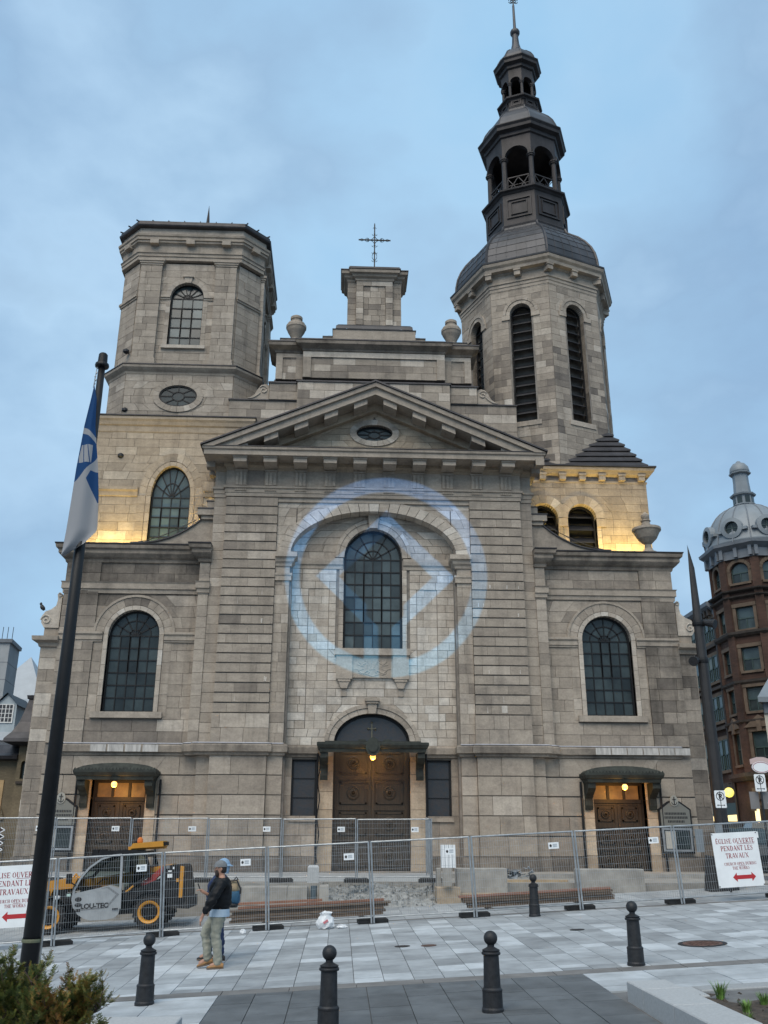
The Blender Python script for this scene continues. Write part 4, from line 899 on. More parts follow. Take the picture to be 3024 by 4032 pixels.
# base: warm lit wall with arched window
back2.plate(LBF, [(-3.3, 12.2), (3.3, 12.2), (3.3, 18.3), (-3.3, 18.3)], [arch_loop(0.1, 12.0 + 0.3, 15.05, 0.84, 1.4, 20)], 0.005, reveal=0.35)
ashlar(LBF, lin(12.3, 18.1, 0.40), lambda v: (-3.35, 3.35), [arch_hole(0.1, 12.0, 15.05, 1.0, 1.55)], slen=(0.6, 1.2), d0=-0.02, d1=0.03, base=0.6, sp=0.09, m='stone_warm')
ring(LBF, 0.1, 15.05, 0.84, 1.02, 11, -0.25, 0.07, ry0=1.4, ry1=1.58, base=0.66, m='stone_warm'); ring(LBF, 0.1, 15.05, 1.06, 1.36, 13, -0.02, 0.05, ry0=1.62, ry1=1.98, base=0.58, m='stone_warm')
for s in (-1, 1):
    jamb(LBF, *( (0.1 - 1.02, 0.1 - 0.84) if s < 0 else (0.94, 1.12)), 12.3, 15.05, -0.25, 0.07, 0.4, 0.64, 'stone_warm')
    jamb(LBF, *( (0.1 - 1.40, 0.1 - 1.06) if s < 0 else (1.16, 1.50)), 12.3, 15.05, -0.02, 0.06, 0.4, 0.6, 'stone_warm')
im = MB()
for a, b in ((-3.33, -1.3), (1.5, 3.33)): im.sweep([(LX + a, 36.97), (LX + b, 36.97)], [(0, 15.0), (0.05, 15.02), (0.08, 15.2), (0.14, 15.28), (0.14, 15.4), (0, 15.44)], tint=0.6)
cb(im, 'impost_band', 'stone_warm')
window(LBF, 0.1, 12.3, 15.05, 0.84, 1.4, 4, 6, -0.2, 'glass_pale', (0.5,), 6, fw_=0.06, sash=(1, 3, 3, 5))
cn = MB(); pb = [(LX - 3.35, 43.5), (LX - 3.35, 36.97), (LX + 3.35, 36.97), (LX + 3.35, 43.5)]
cn.sweep(pb, [(0, 18.0), (0.03, 18.05), (0.05, 18.3), (0.1, 18.35), (0.14, 18.5), (0.2, 18.6), (0.2, 18.72), (-0.2, 18.74)], tint=0.6); cb(cn, 'cornice', 'stone_warm')
cn = MB(); cn.sweep(pb, [(-0.6, 18.742), (0.24, 18.742), (0.24, 18.79), (-0.6, 18.86)]); cb(cn, 'coping', 'dark_metal')
# faces helper
def chfaces(a, c):
    P = chsq(a, c); out = []
    for i in range(8):
        (x0, y0), (x1, y1) = P[i], P[(i + 1) % 8]; mx_, my_ = (x0 + x1) / 2, (y0 + y1) / 2
        ang = math.degrees(math.atan2(-(x1 - x0), (y1 - y0))); out.append((Fr(mx_, my_, 0, ang), math.hypot(x1 - x0, y1 - y0) / 2))
    return out
# oval storey
fs = chfaces(3.36, 0.95)
for i in (0, 1, 7, 2):
    fr, h = fs[i]
    holes = [ov(0, 19.93, 1.0, 0.66)] if i == 0 else []
    if i == 2: holes = [ov(0, 19.93, 1.0, 0.66)]
    ashlar(fr, lin(18.8, 21.02, 0.37), lambda v, h=h: (-h, h), holes, slen=(0.5, 1.0), d0=-0.05, d1=0.03, base=0.48, sp=0.1)
fr, h = fs[0]
ring(fr, 0, 19.93, 0.85, 1.12, 20, -0.15, 0.08, 0, 360, ry0=0.53, ry1=0.80, base=0.55); oval_window(fr, 0, 19.93, 0.85, 0.53, -0.012)
fr, h = fs[2]
ring(fr, 0, 19.93, 0.85, 1.12, 20, -0.15, 0.08, 0, 360, ry0=0.53, ry1=0.80, base=0.5)
cn = MB(); cn.sweep(chsq(3.36, 0.95), [(0, 20.98), (0.05, 21.0), (0.08, 21.1), (0.18, 21.18), (0.26, 21.26), (0.28, 21.36), (-0.2, 21.38)], True, 0.5); cb(cn, 'tower_cornice', 'stone')
cn = MB(); cn.sweep(chsq(3.36, 0.95), [(-0.25, 21.382), (0.3, 21.382), (0.3, 21.43), (-0.25, 21.5)], True); cb(cn, 'coping', 'dark_metal')
# pilastered storey
fs = chfaces(3.25, 0.93)
for i in (0, 1, 7, 2):
    fr, h = fs[i]; big = i in (0, 2); hole = [arch_hole(0, 22.56, 25.2, 0.95)] if big else []
    if big: back2.plate(fr, [(-h, 21.3), (h, 21.3), (h, 27.0), (-h, 27.0)], [arch_loop(0, 22.55, 25.2, 0.76, 0.74)], 0.012, reveal=0.35)
    ashlar(fr, lin(21.45, 27.0, 0.36), lambda v, h=h: (-h, h), hole, slen=(0.45, 0.95), d0=-0.03, d1=0.03, base=0.5, sp=0.1)
    if big:
        for s in (-1, 1):
            c = s * (h - 0.55 - 0.02)
            ashlar(fr, lin(21.85, 26.78, 0.36), lambda v, c=c: (c - 0.5, c + 0.5), (), slen=(0.4, 0.8), d0=0, d1=0.2, base=0.52, sp=0.09)
            pb_ = MB(); pb_.rect(fr, c - 0.58, c + 0.58, 21.45, 21.62, 0, 0.28, 0.5); pb_.rect(fr, c - 0.55, c + 0.55, 21.62, 21.78, 0, 0.24, 0.52); pb_.rect(fr, c - 0.52, c + 0.52, 21.78, 21.85, 0, 0.21, 0.5); cb(pb_, 'pilaster_base', 'stone'); pb_ = MB()
            pb_.rect(fr, c - 0.52, c + 0.52, 26.79, 26.88, 0, 0.23, 0.55); pb_.rect(fr, c - 0.57, c + 0.57, 26.88, 26.98, 0, 0.27, 0.58); pb_.rect(fr, c - 0.62, c + 0.62, 26.98, 27.1, 0, 0.31, 0.55); cb(pb_, 'pilaster_capital', 'stone')
            im = MB(); a, b = sorted((s * 0.78, s * (h - 1.1))); im.rect(fr, a, b, 25.0, 25.1, 0, 0.08, 0.62); im.rect(fr, a, b, 25.1, 25.22, 0, 0.13, 0.62); cb(im, 'impost', 'stone')
        ring(fr, 0, 25.2, 0.76, 1.0, 9, -0.25, 0.08, ry0=0.74, ry1=0.98, base=0.62)
        jamb(fr, -0.96, -0.76, 22.55, 25.0, -0.25, 0.05, 0.36, 0.6); jamb(fr, 0.76, 0.96, 22.55, 25.0, -0.25, 0.05, 0.36, 0.6)
        ks = MB(); ks.prism(fr, [(-0.14, 25.9), (0.14, 25.9), (0.2, 26.2), (-0.2, 26.2)], 0, 0.15, 0.65); ks.rect(fr, -0.25, 0.25, 26.2, 26.27, 0, 0.2, 0.65); cb(ks, 'keystone', 'stone')
        sl = MB(); sl.rect(fr, -1.0, 1.0, 22.4, 22.56, -0.1, 0.15, 0.8); cb(sl, 'window_sill', 'stone')
        window(fr, 0, 22.55, 25.2, 0.76, 0.74, 3, 5, -0.2, 'glass_pale', (0.32,), 6, fw_=0.05, sash=(1, 2, 1, 4))
    else:
        im = MB(); im.rect(fr, -h - 0.04, h + 0.04, 25.0, 25.1, 0, 0.08, 0.5); im.rect(fr, -h - 0.06, h + 0.06, 25.1, 25.22, 0, 0.13, 0.5); cb(im, 'impost', 'stone')
P = chsq(3.42, 0.98)
cn = MB()
cn.sweep(P, [(-0.2, 27.08), (0, 27.1), (0, 27.28), (0.04, 27.29), (0.04, 27.42), (0.09, 27.46), (0.0, 27.5), (0.0, 27.9), (0.06, 27.96), (0.14, 28.0), (0.14, 28.1), (0.2, 28.12), (0.2, 28.26), (0.25, 28.3), (0.27, 28.4), (-0.3, 28.42)], True, 0.5); cb(cn, 'tower_cornice', 'stone')
for i in (0, 1, 2, 7):
    (x0, y0), (x1, y1) = P[i], P[(i + 1) % 8]; h = math.hypot(x1 - x0, y1 - y0) / 2; ang = math.degrees(math.atan2(-(x1 - x0), (y1 - y0))); fr = Fr((x0 + x1) / 2, (y0 + y1) / 2, 0, ang)
    for u in ((-1.7, 0, 1.7) if h > 1.5 else (0,)): t = MB(); t.rect(fr, u - 0.2, u + 0.2, 27.88, 28.1, 0.0, 0.26, 0.55); cb(t, 'modillion', 'stone')
ashlar_b = MB(); ashlar_b.sweep(chsq(3.36, 0.95), [(-0.3, 28.4), (0.1, 28.42), (0.1, 28.84), (-0.3, 28.86)], True, 0.72); cb(ashlar_b, 'blocking_course', 'stone')
rf = MB(); Q = chsq(3.36, 0.95)
rf.sweep(Q, [(-0.3, 28.82), (0.12, 28.84), (0.30, 28.87), (0.33, 28.93), (0.33, 29.0), (0.27, 29.03), (0.27, 29.15), (0.0, 29.18), (-1.5, 29.24), (-3.3, 29.48)], True)
for i in range(8):
    (x0, y0), (x1, y1) = chsq(3.36 + 0.28, 0.98)[i], chsq(3.36 + 0.28, 0.98)[(i + 1) % 8]
    n = max(2, round(math.hypot(x1 - x0, y1 - y0) / 0.8))
    for k in range(n): t = k / n; x, y = x0 + (x1 - x0) * t, y0 + (y1 - y0) * t; rf.bar((x, y, 29.17), (x + (LX - x) * 0.5, y + (LY - y) * 0.5, 29.35), 0.04, 0.06)
cb(rf, 'tower_roof', 'dark_metal')
sp = MB(); sp.lathe(LX + 0.6, LY - 2.9, [(0.1, 29.2), (0.16, 29.4), (0.17, 29.5), (0.09, 29.56), (0.07, 29.9), (0.005, 30.7)], 8); cb(sp, 'roof_spike', 'copper_brown')
for x, y, z in ((LX - 2.55, 37.25, 22.2), (LX - 2.3, 37.2, 19.2), (LX - 2.2, 37.0, 16.9)): vt = MB(); vt.lathe(x, y, [(0.02, z - 0.14), (0.14, z - 0.05), (0.14, z + 0.05), (0.02, z + 0.14)], 10); cb(vt, 'vent_cap', 'iron')
cb(tw, 'tower_wall', 'mortar')

# ================================================================== RIGHT TOWER (belfry)
TX, TY = 9.62, 41.1
def octo(r, cx=TX, cy=TY): return [(cx + r * math.cos(R_(45 * k - 90)), cy + r * math.sin(R_(45 * k - 90))) for k in range(8)]
def ofr(k, r):  # frame on face k (between corner k and k+1), returns frame and half width
    a = 45 * k - 90 + 22.5; ap = r * math.cos(R_(22.5)); return Fr(TX + ap * math.cos(R_(a)), TY + ap * math.sin(R_(a)), 0, a), r * math.sin(R_(22.5))
rt_ = MB(); HB = 3.78
rt_.box(TX - HB + 0.02, TX + HB - 0.02, 38.2, TY + HB, 11.5, 16.6)
RB = Fr(TX, 37.38)
wins = [-2.55, -0.87, 0.79, 2.5]
wins = [-0.92, 0.78]
back2.plate(RB, [(-HB, 12.2), (HB, 12.2), (HB, 16.6), (-HB, 16.6)], [arch_loop(w, 12.3, 14.52, 0.63, 0.66) for w in wins], 0.01, reveal=0.5)
hs = [arch_hole(w, 12.0, 14.52, 0.84) for w in wins]
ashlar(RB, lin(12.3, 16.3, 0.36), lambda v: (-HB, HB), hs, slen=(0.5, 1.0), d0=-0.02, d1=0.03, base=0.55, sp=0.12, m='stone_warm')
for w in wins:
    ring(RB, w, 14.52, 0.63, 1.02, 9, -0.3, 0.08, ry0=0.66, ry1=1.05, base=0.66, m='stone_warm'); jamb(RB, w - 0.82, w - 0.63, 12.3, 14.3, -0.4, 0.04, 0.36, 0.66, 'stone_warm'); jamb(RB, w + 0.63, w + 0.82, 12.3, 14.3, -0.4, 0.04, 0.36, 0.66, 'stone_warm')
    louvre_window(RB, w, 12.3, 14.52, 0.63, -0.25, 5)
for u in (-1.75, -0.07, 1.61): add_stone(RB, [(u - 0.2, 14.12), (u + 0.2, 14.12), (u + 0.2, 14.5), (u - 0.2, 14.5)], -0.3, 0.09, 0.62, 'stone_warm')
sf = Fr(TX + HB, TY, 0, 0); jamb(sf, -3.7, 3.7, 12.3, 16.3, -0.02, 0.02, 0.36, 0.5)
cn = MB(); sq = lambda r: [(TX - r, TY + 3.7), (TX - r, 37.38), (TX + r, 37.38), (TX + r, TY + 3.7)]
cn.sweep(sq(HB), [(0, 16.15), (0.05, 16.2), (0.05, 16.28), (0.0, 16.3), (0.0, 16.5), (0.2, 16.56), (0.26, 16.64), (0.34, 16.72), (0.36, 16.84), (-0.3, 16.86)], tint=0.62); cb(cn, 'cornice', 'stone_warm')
for k in range(9): t = MB(); u = -3.55 + 0.888 * k; t.rect(RB, u - 0.14, u + 0.14, 16.28, 16.56, 0.0, 0.24, 0.62); t.rect(RB, u - 0.17, u + 0.17, 16.48, 16.57, 0.0, 0.27, 0.62); cb(t, 'corbel', 'stone_warm')
cn = MB(); cn.sweep(sq(HB), [(-0.6, 16.862), (0.42, 16.862), (0.42, 16.93), (-0.6, 17.0)]); cb(cn, 'coping', 'dark_metal')
# stepped metal broaches on the corners
OR_ = 3.72
def broach(k):
    a = R_(45 * (2 * k) - 90); P0 = (TX + OR_ * math.cos(a), TY + OR_ * math.sin(a)); b = R_(45 * (2 * k + 2) - 90); P2 = (TX + OR_ * math.cos(b), TY + OR_ * math.sin(b))
    P1 = (P0[0] + P2[0] - TX, P0[1] + P2[1] - TY); d = ((P1[0] - TX) / OR_, (P1[1] - TY) / OR_); P1 = (P1[0] + 0.2 * d[0], P1[1] + 0.2 * d[1])
    Mx, My = ((P0[0] + P2[0]) / 2, (P0[1] + P2[1]) / 2); n = 11; z0, z1 = 17.0, 20.6; m_ = MB(); h = (z1 - z0) / n
    def tri(t): return [(p[0] + (Mx - p[0]) * t - 0.0, p[1] + (My - p[1]) * t) for p in (P0, P1, P2)] + [(TX + (Mx - TX) * 0.9, TY + (My - TY) * 0.9)]
    for i in range(n):
        A, B = tri(i / n * 0.97), tri(min(0.99, (i + 1.45) / n * 0.97)); za, zb = z0 + h * i, z0 + h * (i + 1)
        vs_ = [(x, y, za) for x, y in A] + [(x, y, za + 0.07) for x, y in A] + [(x, y, zb) for x, y in B]
        m_.add(vs_, [(0, 1, 5, 4), (1, 2, 6, 5), (4, 5, 9, 8), (5, 6, 10, 9), (3, 2, 1, 0), (8, 9, 10, 11)])
    cb(m_, 'stepped_roof', 'dark_metal')
for k in range(4): broach(k)
# octagon
rt_.slab(octo(OR_ - 0.7), 16.5, 27.4)
for k in range(8):
    if k in (2, 3, 4, 5): continue
    fr, h = ofr(k, OR_)
    back2.plate(fr, [(-h, 16.9), (h, 16.9), (h, 27.0), (-h, 27.0)], [arch_loop(0, 19.45, 25.2, 0.52, 0.55)], 0.008, reveal=0.5)
    oc_ = lin(16.95, 26.9, 0.345)
    for zz, bs_, sp_ in ((oc_[:20], 0.40, 0.24), (oc_[19:], 0.50, 0.12)): ashlar(fr, zz, lambda v, h=h: (-h, h), [arch_hole(0, 19.36, 25.2, 0.6, 0.64)], slen=(0.4, 0.85), d0=-0.03, d1=0.02, base=bs_, sp=sp_)
    ring(fr, 0, 25.2, 0.52, 0.70, 9, -0.4, 0.05, ry0=0.55, ry1=0.72, base=0.6); ring(fr, 0, 25.2, 0.72, 0.86, 9, -0.02, 0.08, ry0=0.74, ry1=0.88, base=0.6)
    for s in (-1, 1): add_stone(fr, [(s * 0.72 - 0.2, 24.94), (s * 0.72 + 0.2, 24.94), (s * 0.72 + 0.2, 25.19), (s * 0.72 - 0.2, 25.19)], -0.2, 0.07, 0.62)
    for z in lin(19.45, 24.94, 0.345)[:-1]:
        for s in (-1, 1): a, b = sorted((s * 0.52, s * 0.62)); add_stone(fr, [(a, z), (b, z), (b, z + 0.335), (a, z + 0.335)], -0.45, 0.0, rtint(0.42, 0.12))
    sl = MB(); sl.rect(fr, -0.72, 0.72, 19.2, 19.44, -0.3, 0.06, 0.68); cb(sl, 'belfry_sill', 'stone')
    louvre_window(fr, 0, 19.45, 25.2, 0.52, -0.25, 13)
cb(rt_, 'tower_wall', 'mortar')
O = octo(OR_)
cn = MB(); cn.sweep(O, [(-0.1, 26.6), (0.04, 26.62), (0.04, 26.78), (0.07, 26.80), (0.07, 26.95), (0.12, 26.98), (0.12, 27.06), (0.05, 27.1), (0.05, 27.46), (0.12, 27.5), (0.12, 27.56), (0.36, 27.58), (0.38, 27.74), (0.48, 27.84), (0.52, 27.98), (-0.3, 28.0)], True, 0.55); cb(cn, 'tower_cornice', 'stone')
for k in range(8):
    fr, h = ofr(k, OR_ + 0.05)
    for u in (-h, 0): t = MB(); t.rect(fr, u - 0.15, u + 0.15, 27.24, 27.57, -0.1, 0.27, 0.58); t.rect(fr, u - 0.18, u + 0.18, 27.48, 27.572, -0.1, 0.31, 0.58); cb(t, 'modillion', 'stone')
RO = -PI / 2
dm = MB(); DP = [(4.30, 28.0), (4.32, 28.08), (4.12, 28.12), (3.98, 28.3), (3.95, 28.7), (3.86, 29.15), (3.68, 29.6), (3.4, 30.05), (3.02, 30.5), (2.62, 30.85), (2.38, 31.1), (2.3, 31.35)]
dm.lathe(TX, TY, DP, 8, RO); DM = cb(dm, 'dome', 'lead')
rb = MB()
for k in range(8):
    a = R_(45 * k - 90); rb.tube([(TX + r * math.cos(a), TY + r * math.sin(a), z) for r, z in DP[2:]], 0.075, 6)
rb.build('dome_rib', 'dark_metal', DM)
sm = MB()
for k in range(8):
    a0, a1 = R_(45 * k - 90), R_(45 * k - 45)
    for j, (r, z) in enumerate(DP[4:-1]): sm.bar((TX + (r + .01) * math.cos(a0), TY + (r + .01) * math.sin(a0), z), (TX + (r + .01) * math.cos(a1), TY + (r + .01) * math.sin(a1), z), 0.016, 0.016)
    for q in range(1, 6):
        pts = []
        for r, z in DP[3:]:
            t = q / 6; pts.append((TX + (r + .008) * (math.cos(a0) * (1 - t) + math.cos(a1) * t), TY + (r + .008) * (math.sin(a0) * (1 - t) + math.sin(a1) * t), z))
        for j in range(len(pts) - 1):
            if (j + q) % 2 == 0 or True: sm.bar(pts[j], pts[j + 1], 0.014, 0.014)
sm.build('sheet_seams', 'lead', DM, kind='stuff')
# panelled drum, gallery, small dome, second lantern
def drum(z0, z1, r, pan, name='drum'):
    m_ = MB(); m_.lathe(TX, TY, [(r + 0.1, z0 - 0.05), (r + 0.14, z0 + 0.08), (r + 0.06, z0 + 0.18), (r, z0 + 0.22), (r, z1 - 0.2), (r + 0.05, z1 - 0.16), (r + 0.1, z1 - 0.1), (r + 0.22, z1 - 0.04), (r + 0.24, z1 + 0.05), (r + 0.05, z1 + 0.09)], 8, RO); D = cb(m_, name, 'copper_brown')
    for k in range(8):
        fr, h = ofr(k, r); p = MB(); zc, zh = (z0 + z1) / 2 + 0.03, (z1 - z0) * 0.26; w = h * pan
        for sc_ in (1.0, 0.66):
            for (a, b, c, d_) in ((-w, w, zh - 0.07, zh), (-w, w, -zh, -zh + 0.07), (-w, -w + 0.07, -zh + 0.07, zh - 0.07), (w - 0.07, w, -zh + 0.07, zh - 0.07)):
                p.rect(fr, a * sc_, b * sc_, zc + c * sc_, zc + d_ * sc_, -0.02, 0.06)
        p.build('drum_panel', 'copper_brown', D)
    return D
def gallery(z0, z1, z2, r, cr_, railh, name):
    # columns to z1, arched frieze z1..z2
    for k in range(8):
        a = R_(45 * k - 90); x, y = TX + (r - cr_) * math.cos(a), TY + (r - cr_) * math.sin(a); c = MB()
        c.lathe(x, y, [(cr_ * 1.5, z0), (cr_ * 1.5, z0 + 0.1), (cr_ * 1.05, z0 + 0.16), (cr_, z0 + 0.3), (cr_ * 0.9, z1 - 0.12), (cr_ * 1.3, z1 - 0.09), (cr_ * 1.3, z1 - 0.04), (cr_ * 1.6, z1), (cr_ * 1.6, z1 + 0.06)], 10); cb(c, 'gallery_column', 'copper_brown')
        fr, h = ofr(k, r); w = h - cr_ * 1.1; f = MB(); rise = min(w, (z2 - z1) - 0.15)
        outer = [(-h, z1 + 0.04), (-w, z1 + 0.04)] + arc(0, z1 + 0.06, w, rise, 180, 0, 16) + [(w, z1 + 0.04), (h, z1 + 0.04), (h, z2), (-h, z2)]
        n = len(outer); tris = tessellate_polygon([[Vector((u, v, 0)) for u, v in outer]])
        f.add([fr.p(u, 0, v) for u, v in outer] + [fr.p(u, -0.22, v) for u, v in outer], [tuple(t) for t in tris] + [tuple(n + i for i in t)[::-1] for t in tris] + [(i, (i + 1) % n, n + (i + 1) % n, n + i) for i in range(n)])
        aa = arc(0, z1 + 0.06, w + 0.05, rise + 0.05, 0, 180, 14)
        for p, q in zip(aa, aa[1:]): f.bar(fr.p(p[0], 0.03, p[1]), fr.p(q[0], 0.03, q[1]), 0.09, 0.06, up=tuple(fr.n))
        cb(f, 'gallery_arch', 'copper_brown')
        if railh:
            b = MB(); d = -0.1; w2 = h - cr_ * 1.4; zt = z0 + railh
            for v in (z0 + 0.08, zt): b.bar(fr.p(-w2, d, v), fr.p(w2, d, v), 0.07, 0.06)
            for q0, q1 in ((-w2, -w2 * 0.2), (-w2 * 0.2, w2)): pass
            n2 = 2
            for j in range(n2):
                u0_, u1_ = -w2 + 2 * w2 * j / n2, -w2 + 2 * w2 * (j + 1) / n2
                if j == 0: u0_ = -w2
                b.bar(fr.p(u0_, d, z0 + 0.08), fr.p(u0_, d, zt), 0.045); b.bar(fr.p(u1_, d, z0 + 0.08), fr.p(u1_, d, zt), 0.045)
                b.bar(fr.p(u0_, d, z0 + 0.1), fr.p(u1_, d, zt - 0.03), 0.04); b.bar(fr.p(u0_, d, zt - 0.03), fr.p(u1_, d, z0 + 0.1), 0.04)
            b.bar(fr.p(-w2, d, (z0 + zt) / 2), fr.p(w2, d, (z0 + zt) / 2), 0.035); cb(b, 'balustrade', 'copper_brown')
    cl = MB(); cl.slab(octo(r - 0.05), z2 - 0.06, z2); cb(cl, 'gallery_ceiling', 'black')  # near-black colour paints in the shade of the unlit gallery
drum(31.3, 33.6, 2.22, 0.78)
gallery(33.66, 35.9, 37.4, 2.06, 0.15, 1.0, 'gallery')
def oc_cornice(r, z0, z1, ext):
    m_ = MB(); d = z1 - z0; m_.lathe(TX, TY, [(r, z0), (r + ext * 0.2, z0 + 0.05), (r + ext * 0.25, z0 + d * 0.35), (r + ext * 0.75, z0 + d * 0.5), (r + ext * 0.8, z0 + d * 0.75), (r + ext, z1 - 0.05), (r + ext, z1), (r * 0.9, z1 + 0.06)], 8, RO); cb(m_, 'lantern_cornice', 'copper_brown')
oc_cornice(2.06, 37.3, 37.98, 0.46)
def odome(prof):
    m_ = MB(); m_.lathe(TX, TY, prof, 8, RO); d = cb(m_, 'lantern_dome', 'lead'); rb = MB()
    for k in range(8):
        a = R_(45 * k - 90); rb.tube([(TX + r * math.cos(a), TY + r * math.sin(a), z) for r, z in prof], 0.045, 5)
    rb.build('dome_rib', 'lead', d)
odome([(2.38, 38.0), (2.3, 38.1), (2.2, 38.4), (2.05, 38.8), (1.8, 39.2), (1.5, 39.55), (1.25, 39.8), (1.18, 40.02)])
drum(40.0, 40.75, 1.08, 0.72)
gallery(40.8, 42.0, 43.1, 0.98, 0.09, 0, 'upper_gallery')
oc_cornice(1.0, 43.0, 43.64, 0.42)
odome([(1.32, 43.66), (1.2, 43.8), (1.12, 44.1), (0.95, 44.45), (0.7, 44.75), (0.42, 44.95), (0.33, 45.15)])
pn = MB(); pn.lathe(TX, TY, [(0.36, 45.05), (0.3, 45.3), (0.22, 45.7), (0.19, 46.2), (0.19, 46.36)] + [(0.29 * math.sin(R_(a)), 46.62 - 0.29 * math.cos(R_(a))) for a in range(40, 165, 12)] + [(0.09, 46.9), (0.07, 48.8)], 14, 0); cb(pn, 'pinnacle', 'lead', smooth=False)
cr = MB(); XC2 = Fr(TX, TY); cr.bar(XC2.p(0, 0, 48.8), XC2.p(0, 0, 51.2), 0.07); cr.bar(XC2.p(-0.7, 0, 50.5), XC2.p(0.7, 0, 50.5), 0.06)
for s in (-1, 1):
    for q in (-1, 1): cr.tube([XC2.p(s * (0.05 + 0.22 * (1 - k / 16) * abs(math.cos(k * 0.42))), 0, 49.15 + q * 0.2 * (1 - k / 16) * math.sin(k * 0.42 + 0.3)) for k in range(13)], 0.024, 5)
cb(cr, 'spire_cross', 'iron')

# ---- floodlights behind the wing parapets (they light the tower bases) ---------------
def flood(x, y, z, power, aim):
    m_ = MB(); m_.box(x - 0.18, x + 0.18, y - 0.1, y + 0.1, z, z + 0.08); m_.bar((x - 0.16, y, z + 0.05), (x - 0.16, y, z + 0.3), 0.04); m_.bar((x + 0.16, y, z + 0.05), (x + 0.16, y, z + 0.3), 0.04)
    m_.add([(x + a, y + b, z + c) for a, b, c in ((-0.15, -0.1, 0.18), (0.15, -0.1, 0.18), (0.15, 0.1, 0.14), (-0.15, 0.1, 0.14), (-0.2, -0.06, 0.36), (0.2, -0.06, 0.36), (0.2, 0.14, 0.3), (-0.2, 0.14, 0.3))], [(3, 2, 1, 0), (0, 1, 5, 4), (1, 2, 6, 5), (2, 3, 7, 6), (3, 0, 4, 7)])
    h = cb(m_, 'floodlight', 'iron')
    g = MB(); g.add([(x + a, y + b, z + c) for a, b, c in ((-0.18, -0.05, 0.345), (0.18, -0.05, 0.345), (0.18, 0.12, 0.29), (-0.18, 0.12, 0.29))], [(0, 1, 2, 3)]); g.build('floodlight_lens', mat('flood_lens', (1, 0.8, 0.4), 0.4, emit=(1, 0.6, 0.15), estr=1.5), h)
    ld = bpy.data.lights.new('floodlight_beam', 'SPOT'); ld.energy = power; ld.color = (1.0, 0.74, 0.24); ld.spot_size = R_(104); ld.spot_blend = 0.7; ld.shadow_soft_size = 0.12
    lo = bpy.data.objects.new('floodlight_beam', ld); COL.objects.link(lo); lo.parent = h; p = Vector((x, y, z + 0.42)); lo.location = p - Vector((CX0, CY0, 0)); lo.rotation_euler = (Vector(aim) - p).to_track_quat('-Z', 'Y').to_euler()
for x, e in ((-10.4, 110), (-9.3, 100), (-8.2, 80), (-6.9, 80), (-5.8, 85)): flood(x, 36.55, 11.88, e, (x, 38.3, 16.0))
for x, e in ((8.0, 80), (9.5, 95), (10.9, 120), (12.0, 140), (13.1, 150)): flood(x, 36.6, 11.88, e, (x, 38.4, 16.0))

# ---- notice boards on the wall ----------------------------------------------------------
def notice(u, s):
    fr = Fr(CX0, CY0); b = MB(); b.prism(fr, [(u - 0.62, 0.75), (u + 0.62, 0.75), (u + 0.62, 2.32), (u + 0.2, 2.62), (u - 0.2, 2.62), (u - 0.62, 2.32)], 0.05, 0.22, 0.5)
    n = b.build('notice_board', 'black_paint', church)
    p = MB(); p.prism(fr, [(u - 0.56, 1.68), (u + 0.56, 1.68), (u + 0.56, 2.29), (u + 0.18, 2.56), (u - 0.18, 2.56), (u - 0.56, 2.29)], 0.22, 0.235); p.build('header_panel', mat('notice_header', (0.16, 0.165, 0.15), 0.6), n)
    p = MB(); 
    for a, b_, c, d_ in ((-0.56, 0.56, 1.58, 1.65), (-0.56, 0.56, 0.82, 0.89), (-0.56, -0.49, 0.89, 1.58), (0.49, 0.56, 0.89, 1.58)): p.rect(fr, u + a, u + b_, c, d_, 0.2, 0.26)
    p.build('case_frame', 'galv', n)
    p = MB(); p.rect(fr, u - 0.47, u - 0.05, 0.92, 1.55, 0.2, 0.228); p.build('paper', mat('paper', (0.42, 0.41, 0.37), 0.8), n)
    p = MB(); p.rect(fr, u - 0.03, u + 0.47, 0.92, 1.55, 0.2, 0.226); p.build('case_glass', 'glass', n)
    p = MB(); p.prism(fr, arc(u, 2.62, 0.16, 0.2, 0, 360, 16)[:-1], 0.2, 0.26); p.build('emblem', mat('emblem', (0.3, 0.3, 0.27), 0.6), n)
    p = MB(); p.bar(fr.p(u, 0.27, 2.47), fr.p(u, 0.27, 2.77), 0.03, 0.02); p.bar(fr.p(u - 0.07, 0.27, 2.68), fr.p(u + 0.07, 0.27, 2.68), 0.03, 0.02)
    p.tube([fr.p(u + 0.1 * math.cos(R_(a)), 0.27, 2.58 + 0.1 * math.sin(R_(a))) for a in range(180, 361, 20)], 0.012, 4); p.build('anchor_cross', 'ink', n)
    for k, (v, w) in enumerate(((2.12, 0.4), (1.98, 0.42), (1.84, 0.3))):
        q = MB()
        x = -w
        while x < w: l = uni(0.03, 0.05); q.rect(fr, u + x, u + x + l, v, v + 0.085, 0.235, 0.24); x += l + 0.02
        q.build('lettering', 'ink', n)
notice(11.45, 1); notice(-11.45, -1)
